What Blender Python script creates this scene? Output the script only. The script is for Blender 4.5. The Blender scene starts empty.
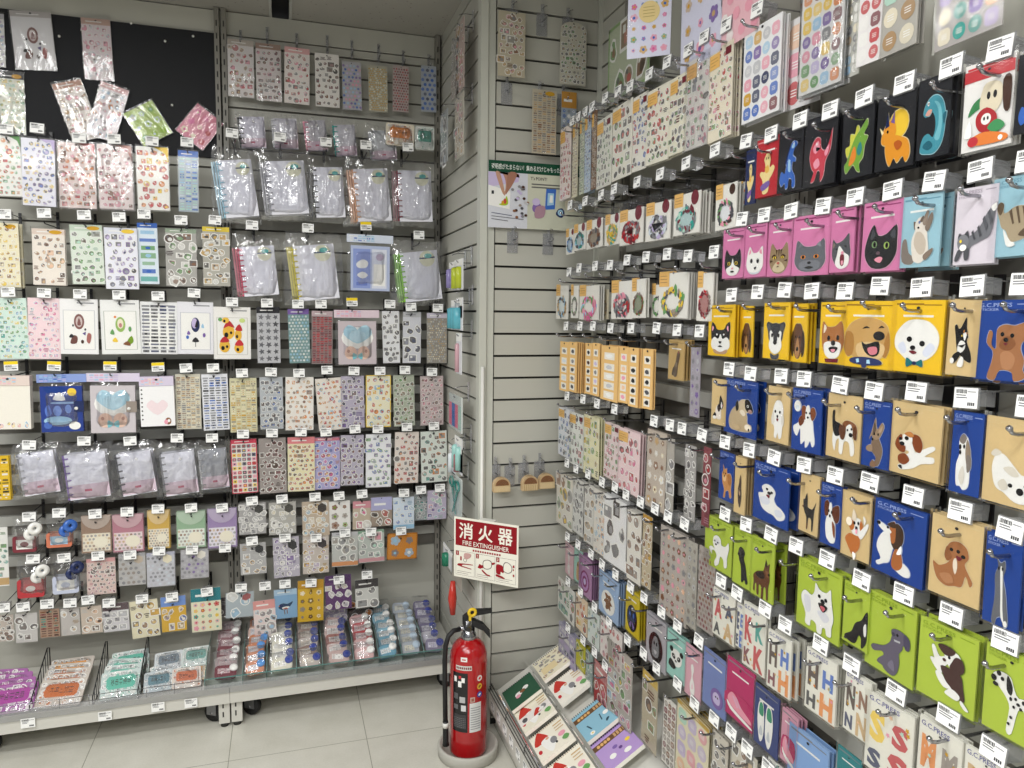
import bpy, math, random
from mathutils import Vector, Matrix, noise
PI = math.pi
SC = bpy.context.scene
COL = SC.collection
# ------------------------------------------------------------------ camera of the photograph
F_PX, CXP, CYP, EYE = 731.0, 512.0, 384.0, 1.55
def _n(v): return v.normalized()
_vx = _n(Vector((2848-CXP, 339.7-CYP, F_PX))); _vy = _n(Vector((281.6-CXP, 310.7-CYP, F_PX)))
_vx = _n(_vx-_vy*_vx.dot(_vy)); _vz = _vx.cross(_vy)
if _vz.y > 0: _vz = -_vz
CAM = Vector((0, 0, EYE))
def ray(x, y):
    c = Vector(((x-CXP)/F_PX, (y-CYP)/F_PX, 1.0))
    return Vector((_vx.dot(c), _vy.dot(c), _vz.dot(c)))
def on_y(x, y, Y): d = ray(x, y); return CAM+d*(Y/d.y)
def on_x(x, y, X): d = ray(x, y); return CAM+d*(X/d.x)
def on_z(x, y, Z): d = ray(x, y); return CAM+d*((Z-EYE)/d.z)
# ------------------------------------------------------------------ colours
def lin(h):
    o = []
    for i in (0, 2, 4):
        c = int(h[i:i+2], 16)/255
        o.append(c/12.92 if c <= .04045 else ((c+.055)/1.055)**2.4)
    return (o[0], o[1], o[2], 1)
HEX = dict(k='17161a', K='2c2c30', w='f6f5f1', g='8b8b8f', G='55555b', s='c9c9cc', b='8a5a3a', B='4a2e22', t='cfae7c', z='c8a878',
           r='c8323a', p='eda3b6', P='e0649f', o='e8913c', y='f3d24a', Y='d9a92a', u='3f6fc4', n='27335f', e='3aa79c', l='a9cc2a',
           L='7fa32a', c='f3ead2', v='8468ad', a='a7cfe8', m='bfe3d2', f='f2c9a8', h='6fa765', d='2d5a45', i='cdbfe2', x='7d2836', q='d7dfe6', j='b78f5a', H='9a8f86')
def mixc(a, b, t):
    a, b = colr(a), colr(b); return tuple(a[i]+(b[i]-a[i])*t for i in range(3))+(1,)
def colr(c):
    if not isinstance(c, str): return c
    return lin(HEX[c]) if c in HEX else lin(c.lstrip('#'))
# ------------------------------------------------------------------ materials
M = {}
def nodes(name):
    m = bpy.data.materials.new(name); m.use_nodes = True
    nt = m.node_tree; b = nt.nodes['Principled BSDF']; M[name] = m
    return m, nt, b
def N(nt, t, **kw):
    n = nt.nodes.new(t)
    for k, v in kw.items(): setattr(n, k, v)
    return n
def coords(nt, kind='Object'):
    return N(nt, 'ShaderNodeTexCoord').outputs[kind]
def ink(name, rough, spec=.4, coat=0):
    m, nt, b = nodes(name)
    a = N(nt, 'ShaderNodeAttribute', attribute_name='Col')
    no = N(nt, 'ShaderNodeTexNoise'); no.inputs['Scale'].default_value = 220; no.inputs['Detail'].default_value = 2
    nt.links.new(coords(nt), no.inputs['Vector'])
    mr = N(nt, 'ShaderNodeMapRange'); mr.inputs['To Min'].default_value = .95; mr.inputs['To Max'].default_value = 1.03
    nt.links.new(no.outputs['Fac'], mr.inputs['Value'])
    mx = N(nt, 'ShaderNodeVectorMath', operation='SCALE')
    nt.links.new(a.outputs['Color'], mx.inputs[0]); nt.links.new(mr.outputs['Result'], mx.inputs['Scale'])
    nt.links.new(mx.outputs['Vector'], b.inputs['Base Color'])
    b.inputs['Roughness'].default_value = rough; b.inputs['Specular IOR Level'].default_value = spec
    b.inputs['Coat Weight'].default_value = coat; b.inputs['Coat Roughness'].default_value = .12
    return m
ink('paper', .6, .3); ink('gloss_plastic', .25, .5); ink('matte', .8, .2)
def plain(name, col, rough=.5, metal=0, noise_amt=.06, scale=30, bump=0):
    m, nt, b = nodes(name)
    no = N(nt, 'ShaderNodeTexNoise'); no.inputs['Scale'].default_value = scale; no.inputs['Detail'].default_value = 4
    nt.links.new(coords(nt), no.inputs['Vector'])
    mr = N(nt, 'ShaderNodeMapRange'); mr.inputs['To Min'].default_value = 1-noise_amt; mr.inputs['To Max'].default_value = 1+noise_amt
    nt.links.new(no.outputs['Fac'], mr.inputs['Value'])
    mx = N(nt, 'ShaderNodeVectorMath', operation='SCALE'); mx.inputs[0].default_value = colr(col)[:3]
    nt.links.new(mr.outputs['Result'], mx.inputs['Scale']); nt.links.new(mx.outputs['Vector'], b.inputs['Base Color'])
    b.inputs['Roughness'].default_value = rough; b.inputs['Metallic'].default_value = metal
    if bump:
        bp = N(nt, 'ShaderNodeBump'); bp.inputs['Strength'].default_value = bump; bp.inputs['Distance'].default_value = .002
        nt.links.new(no.outputs['Fac'], bp.inputs['Height']); nt.links.new(bp.outputs['Normal'], b.inputs['Normal'])
    return m
plain('slat_paint', 'bcbbb1', .45, scale=6, noise_amt=.03); plain('groove_dark', '2a2926', .7); plain('post_paint', 'c6c7bd', .35, noise_amt=.03)
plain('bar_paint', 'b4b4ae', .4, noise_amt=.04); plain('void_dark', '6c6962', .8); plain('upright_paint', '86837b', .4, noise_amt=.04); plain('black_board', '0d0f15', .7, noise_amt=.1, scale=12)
plain('deck_paint', 'd2d0c8', .35, noise_amt=.03); plain('chrome', 'a2a2a6', .2, 1); plain('black_wire', '1b1b1d', .35); plain('rubber', '141416', .55)
plain('red_paint', 'ab0d14', .16, noise_amt=.02); M['red_paint'].node_tree.nodes['Principled BSDF'].inputs['Coat Weight'].default_value = .5
plain('white_plastic', 'e6e5df', .35, noise_amt=.02); plain('grey_stone', 'b9b7ae', .75, noise_amt=.06, scale=60, bump=.15); plain('grey_metal', '8f8f92', .35, .7)
plain('acrylic_edge', '5d8984', .15); plain('bamboo', 'd8b98c', .5, noise_amt=.12, scale=40); plain('wood_dark', '8a5d38', .6, noise_amt=.15, scale=40); plain('dark_metal', '3a3a3d', .4, .6)
def film(name, bump, bscale, amount, rough, tint=(1, 1, 1), haze=0, stretch=(1, 1, 1)):
    m, nt, b = nodes(name); nt.nodes.remove(b)
    out = [n for n in nt.nodes if n.type == 'OUTPUT_MATERIAL'][0]
    tr = N(nt, 'ShaderNodeBsdfTransparent'); tr.inputs['Color'].default_value = (*tint, 1)
    gl = N(nt, 'ShaderNodeBsdfGlossy'); gl.inputs['Roughness'].default_value = rough; gl.inputs['Color'].default_value = (1, 1, 1, 1)
    fr = N(nt, 'ShaderNodeFresnel'); fr.inputs['IOR'].default_value = 1.5
    mu = N(nt, 'ShaderNodeMath', operation='MULTIPLY'); mu.inputs[1].default_value = amount
    mix = N(nt, 'ShaderNodeMixShader')
    no = N(nt, 'ShaderNodeTexNoise'); no.inputs['Scale'].default_value = bscale; no.inputs['Detail'].default_value = 2; no.inputs['Distortion'].default_value = .8
    mp = N(nt, 'ShaderNodeMapping'); mp.inputs['Scale'].default_value = stretch; mp.inputs['Rotation'].default_value = (.3, .5, .4); oi = N(nt, 'ShaderNodeObjectInfo'); mu2 = N(nt, 'ShaderNodeMath', operation='MULTIPLY'); mu2.inputs[1].default_value = 30; nt.links.new(oi.outputs['Random'], mu2.inputs[0]); nt.links.new(mu2.outputs[0], mp.inputs['Location'])
    nt.links.new(coords(nt), mp.inputs['Vector']); nt.links.new(mp.outputs['Vector'], no.inputs['Vector'])
    bp = N(nt, 'ShaderNodeBump'); bp.inputs['Strength'].default_value = bump; bp.inputs['Distance'].default_value = .01
    nt.links.new(no.outputs['Fac'], bp.inputs['Height'])
    nt.links.new(bp.outputs['Normal'], gl.inputs['Normal']); nt.links.new(bp.outputs['Normal'], fr.inputs['Normal'])
    nt.links.new(fr.outputs[0], mu.inputs[0]); nt.links.new(mu.outputs[0], mix.inputs[0])
    nt.links.new(tr.outputs[0], mix.inputs[1]); nt.links.new(gl.outputs[0], mix.inputs[2])
    if haze:
        df = N(nt, 'ShaderNodeBsdfDiffuse'); df.inputs['Color'].default_value = (.85, .86, .88, 1); m2 = N(nt, 'ShaderNodeMixShader'); m2.inputs[0].default_value = haze
        nt.links.new(mix.outputs[0], m2.inputs[1]); nt.links.new(df.outputs[0], m2.inputs[2]); nt.links.new(m2.outputs[0], out.inputs['Surface'])
    else: nt.links.new(mix.outputs[0], out.inputs['Surface'])
    return m
film('film', .45, 7, .55, .1, stretch=(1, 1, .45)); film('crinkle_film', 1.0, 24, 1.9, .1, (.99, .99, .995), haze=.045, stretch=(1, 1, .28)); film('acrylic', 0, 10, 1.3, .05, (.88, .95, .94))
film('clear_rail', 0, 10, 1.0, .15, (.88, .88, .89), haze=.18)
def mat_floor():
    m, nt, b = nodes('floor_tile'); L = nt.links
    tc = coords(nt); sep = N(nt, 'ShaderNodeSeparateXYZ'); L.new(tc, sep.inputs[0])
    def joint(out, off):
        a = N(nt, 'ShaderNodeMath', operation='ADD'); a.inputs[1].default_value = off; L.new(out, a.inputs[0])
        p = N(nt, 'ShaderNodeMath', operation='PINGPONG'); p.inputs[1].default_value = .2355; L.new(a.outputs[0], p.inputs[0])
        l = N(nt, 'ShaderNodeMath', operation='LESS_THAN'); l.inputs[1].default_value = .0013; L.new(p.outputs[0], l.inputs[0])
        return l.outputs[0]
    mx = N(nt, 'ShaderNodeMath', operation='MAXIMUM'); L.new(joint(sep.outputs[0], 4.71-.268), mx.inputs[0]); L.new(joint(sep.outputs[1], 4.71-2.565), mx.inputs[1])
    no = N(nt, 'ShaderNodeTexNoise'); no.inputs['Scale'].default_value = 9; no.inputs['Detail'].default_value = 6; L.new(tc, no.inputs['Vector'])
    n2 = N(nt, 'ShaderNodeTexNoise'); n2.inputs['Scale'].default_value = 140; n2.inputs['Detail'].default_value = 3; L.new(tc, n2.inputs['Vector'])
    cr = N(nt, 'ShaderNodeValToRGB'); cr.color_ramp.elements[0].position = .3; cr.color_ramp.elements[0].color = lin('c8c6ba'); cr.color_ramp.elements[1].position = .7; cr.color_ramp.elements[1].color = lin('d9d7cd')
    ad = N(nt, 'ShaderNodeMath', operation='MULTIPLY_ADD'); ad.inputs[1].default_value = .35; L.new(n2.outputs['Fac'], ad.inputs[0])
    h = N(nt, 'ShaderNodeMath', operation='MULTIPLY'); h.inputs[1].default_value = .65; L.new(no.outputs['Fac'], h.inputs[0]); L.new(h.outputs[0], ad.inputs[2])
    L.new(ad.outputs[0], cr.inputs[0])
    mc = N(nt, 'ShaderNodeMix', data_type='RGBA'); L.new(mx.outputs[0], mc.inputs['Factor']); L.new(cr.outputs[0], mc.inputs['A']); mc.inputs['B'].default_value = lin('8f8d80')
    L.new(mc.outputs['Result'], b.inputs['Base Color']); b.inputs['Roughness'].default_value = .32
mat_floor()
def mat_ceiling():
    m, nt, b = nodes('ceiling_board'); L = nt.links; tc = coords(nt)
    v = N(nt, 'ShaderNodeTexVoronoi'); v.inputs['Scale'].default_value = 38; v.inputs['Randomness'].default_value = 1; L.new(tc, v.inputs['Vector'])
    no = N(nt, 'ShaderNodeTexNoise'); no.inputs['Scale'].default_value = 25; L.new(tc, no.inputs['Vector'])
    lt = N(nt, 'ShaderNodeMath', operation='LESS_THAN'); lt.inputs[1].default_value = .13; L.new(v.outputs['Distance'], lt.inputs[0])
    mu = N(nt, 'ShaderNodeMath', operation='MULTIPLY'); L.new(lt.outputs[0], mu.inputs[0]); L.new(no.outputs['Fac'], mu.inputs[1])
    mc = N(nt, 'ShaderNodeMix', data_type='RGBA'); L.new(mu.outputs[0], mc.inputs['Factor']); mc.inputs['A'].default_value = lin('a3a098'); mc.inputs['B'].default_value = lin('55534e')
    L.new(mc.outputs['Result'], b.inputs['Base Color']); b.inputs['Roughness'].default_value = .9
mat_ceiling()
# ------------------------------------------------------------------ mesh builder
WHITE = (1, 1, 1, 1)
class MB:
    def __init__(s): s.v = []; s.f = []; s.c = []; s.m = []; s.sm = []
    def poly(s, pts, col=WHITE, mat=0, smooth=False):
        b = len(s.v); s.v.extend(tuple(p) for p in pts); s.f.append(list(range(b, b+len(pts)))); s.c.append(colr(col)); s.m.append(mat); s.sm.append(smooth)
    def faces(s, vs, fs, col=WHITE, mat=0, smooth=False):
        b = len(s.v); s.v.extend(tuple(p) for p in vs); c = colr(col)
        for f in fs: s.f.append([b+i for i in f]); s.c.append(c); s.m.append(mat); s.sm.append(smooth)
    def box(s, x0, x1, y0, y1, z0, z1, col=WHITE, mat=0):
        vs = [(x, y, z) for x in (x0, x1) for y in (y0, y1) for z in (z0, z1)]
        s.faces(vs, [(0, 1, 3, 2), (4, 6, 7, 5), (0, 4, 5, 1), (2, 3, 7, 6), (0, 2, 6, 4), (1, 5, 7, 3)], col, mat)
    def tube(s, pts, r, n=6, col=WHITE, mat=0, closed=False):
        pts = [Vector(p) for p in pts]; rings = []
        for i, p in enumerate(pts):
            d = (pts[min(i+1, len(pts)-1)]-pts[max(i-1, 0)])
            if closed: d = pts[(i+1) % len(pts)]-pts[i-1]
            d.normalize(); a = d.orthogonal().normalized() if not rings else (rings[-1][1]-d*rings[-1][1].dot(d)).normalized()
            b = d.cross(a); rr = r[i] if isinstance(r, (list, tuple)) else r
            rings.append(([p+(a*math.cos(2*PI*k/n)+b*math.sin(2*PI*k/n))*rr for k in range(n)], a))
        vs = [q for ring, _ in rings for q in ring]; fs = []; m = len(rings)
        for i in range(m if closed else m-1):
            for k in range(n): fs.append((i*n+k, i*n+(k+1) % n, ((i+1) % m)*n+(k+1) % n, ((i+1) % m)*n+k))
        if not closed: fs += [tuple(range(n))[::-1], tuple(range((m-1)*n, m*n))]
        s.faces(vs, fs, col, mat, True)
    def lathe(s, prof, n=24, col=WHITE, mat=0, o=(0, 0, 0), cap=True):
        vs = [(o[0]+r*math.cos(2*PI*k/n), o[1]+r*math.sin(2*PI*k/n), o[2]+z) for r, z in prof for k in range(n)]
        fs = [(i*n+k, i*n+(k+1) % n, (i+1)*n+(k+1) % n, (i+1)*n+k) for i in range(len(prof)-1) for k in range(n)]
        if cap: fs += [tuple(range(n))[::-1], tuple(range((len(prof)-1)*n, len(prof)*n))]
        s.faces(vs, fs, col, mat, True)
    def prism(s, pts, y0, y1, col=WHITE, mat=0):      # outline in x,z extruded y0 (front) .. y1
        n = len(pts); vs = [(x, y0, z) for x, z in pts]+[(x, y1, z) for x, z in pts]
        s.faces(vs, [tuple(range(n)), tuple(range(n, 2*n))[::-1]]+[(i, i+n, (i+1) % n+n, (i+1) % n) for i in range(n)], col, mat)
    def move(s, mtx, start=0):
        for i in range(start, len(s.v)): s.v[i] = tuple(mtx @ Vector(s.v[i]))
    def build(s, name, mats, parent=None, loc=None):
        me = bpy.data.meshes.new(name); me.from_pydata(s.v, [], s.f)
        for x in mats: me.materials.append(M[x])
        me.polygons.foreach_set('material_index', s.m); me.polygons.foreach_set('use_smooth', s.sm)
        ca = me.color_attributes.new('Col', 'FLOAT_COLOR', 'CORNER'); buf = []
        for f, c in zip(s.f, s.c): buf.extend(tuple(c)*len(f))
        ca.data.foreach_set('color', buf); me.update()
        o = bpy.data.objects.new(name, me); COL.objects.link(o)
        if parent: o.parent = parent
        if loc: o.location = loc
        return o
def tag(o, label, cat, group=None):
    o['label'] = label; o['category'] = cat
    if group: o['group'] = group
    return o
def struct(o, label=None):
    o['kind'] = 'structure'
    return o
def empty(name, loc=(0, 0, 0), rz=0):
    o = bpy.data.objects.new(name, None); COL.objects.link(o); o.location = loc; o.rotation_euler = (0, 0, rz); o.empty_display_size = .02
    return o
KIDS = {}
def copy_tree(o):
    c = o.copy(); COL.objects.link(c)
    for ch in o.children:
        d = ch.copy(); COL.objects.link(d); d.parent = c
        for g in ch.children:
            e = g.copy(); COL.objects.link(e); e.parent = d
    return c
ONES = 'first second third fourth fifth sixth seventh eighth ninth tenth eleventh twelfth thirteenth fourteenth fifteenth sixteenth seventeenth eighteenth nineteenth'.split()
def nth(i):
    if i < 19: return ONES[i]
    return 'twentieth' if i == 19 else 'twenty-'+ONES[i-20]
# ------------------------------------------------------------------ lettering
_TX = {}
def glyphs(s, bold=.012):
    if s not in _TX:
        cu = bpy.data.curves.new('lettering', 'FONT'); cu.body = s; cu.resolution_u = 2; cu.offset = bold
        o = bpy.data.objects.new('lettering', cu); COL.objects.link(o)
        me = bpy.data.meshes.new_from_object(o.evaluated_get(bpy.context.evaluated_depsgraph_get()))
        vs = [(v.co.x, v.co.y) for v in me.vertices]; fs = [tuple(p.vertices) for p in me.polygons]
        bpy.data.objects.remove(o); bpy.data.curves.remove(cu); bpy.data.meshes.remove(me)
        xs = [v[0] for v in vs]; ys = [v[1] for v in vs]; x0, x1, y0, y1 = min(xs), max(xs), min(ys), max(ys)
        _TX[s] = ([((x-x0)/(x1-x0), (y-y0)/(y1-y0)) for x, y in vs], fs, (x1-x0)/(y1-y0))
    return _TX[s]
def text(mb, s, x0, x1, z0, z1, y, col, mat=0, keep=False, bold=.012):
    vs, fs, asp = glyphs(s, bold)
    if keep:
        w = min(x1-x0, (z1-z0)*asp); m = (x0+x1)/2; x0, x1 = m-w/2, m+w/2
    mb.faces([(x0+a*(x1-x0), y, z0+b*(z1-z0)) for a, b in vs], fs, col, mat)
# ------------------------------------------------------------------ flat printed shapes
def smooth_loop(p, k=3):
    n = len(p); out = []
    for i in range(n):
        a, b, c, d = p[i-1], p[i], p[(i+1) % n], p[(i+2) % n]
        for j in range(k):
            t = j/k; t2 = t*t; t3 = t2*t
            out.append(tuple(.5*(2*b[q]+(c[q]-a[q])*t+(2*a[q]-5*b[q]+4*c[q]-d[q])*t2+(3*b[q]-a[q]-3*c[q]+d[q])*t3) for q in (0, 1)))
    return out
def ell(cx, cy, rx, ry, rot=0, n=16):
    c, s = math.cos(math.radians(rot)), math.sin(math.radians(rot)); o = []
    for k in range(n):
        a = 2*PI*k/n; x, y = rx*math.cos(a), ry*math.sin(a); o.append((cx+x*c-y*s, cy+x*s+y*c))
    return o
def parse(d):
    out = []
    for part in d.split(';'):
        part = part.strip()
        if not part: continue
        c, g = part.split(' ', 1); t = g[0]; v = [float(q) for q in g[1:].split(',')]
        if t == 'e': pts = ell(*v)
        else:
            pts = list(zip(v[::2], v[1::2]))
            if t == 'p': pts = smooth_loop(pts)
        out.append((c, pts))
    return out
def art(mb, d, x0, z0, sx, sz, y, mat=0, dy=.00012):
    for i, (c, pts) in enumerate(parse(d) if isinstance(d, str) else d):
        mb.poly([(x0+sx*a/100, y-dy*i, z0+sz*b/100) for a, b in pts], c, mat)
def outline(d, grow, col):
    """the silhouette of the first shapes, a little larger, as the cut edge of a sticker"""
    o = []
    for c, pts in parse(d):
        mx = sum(p[0] for p in pts)/len(pts); mz = sum(p[1] for p in pts)/len(pts)
        q = []
        for a, b in pts:
            l = math.hypot(a-mx, b-mz) or 1; q.append((a+(a-mx)/l*grow, b+(b-mz)/l*grow))
        o.append((col, q))
    return o
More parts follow.
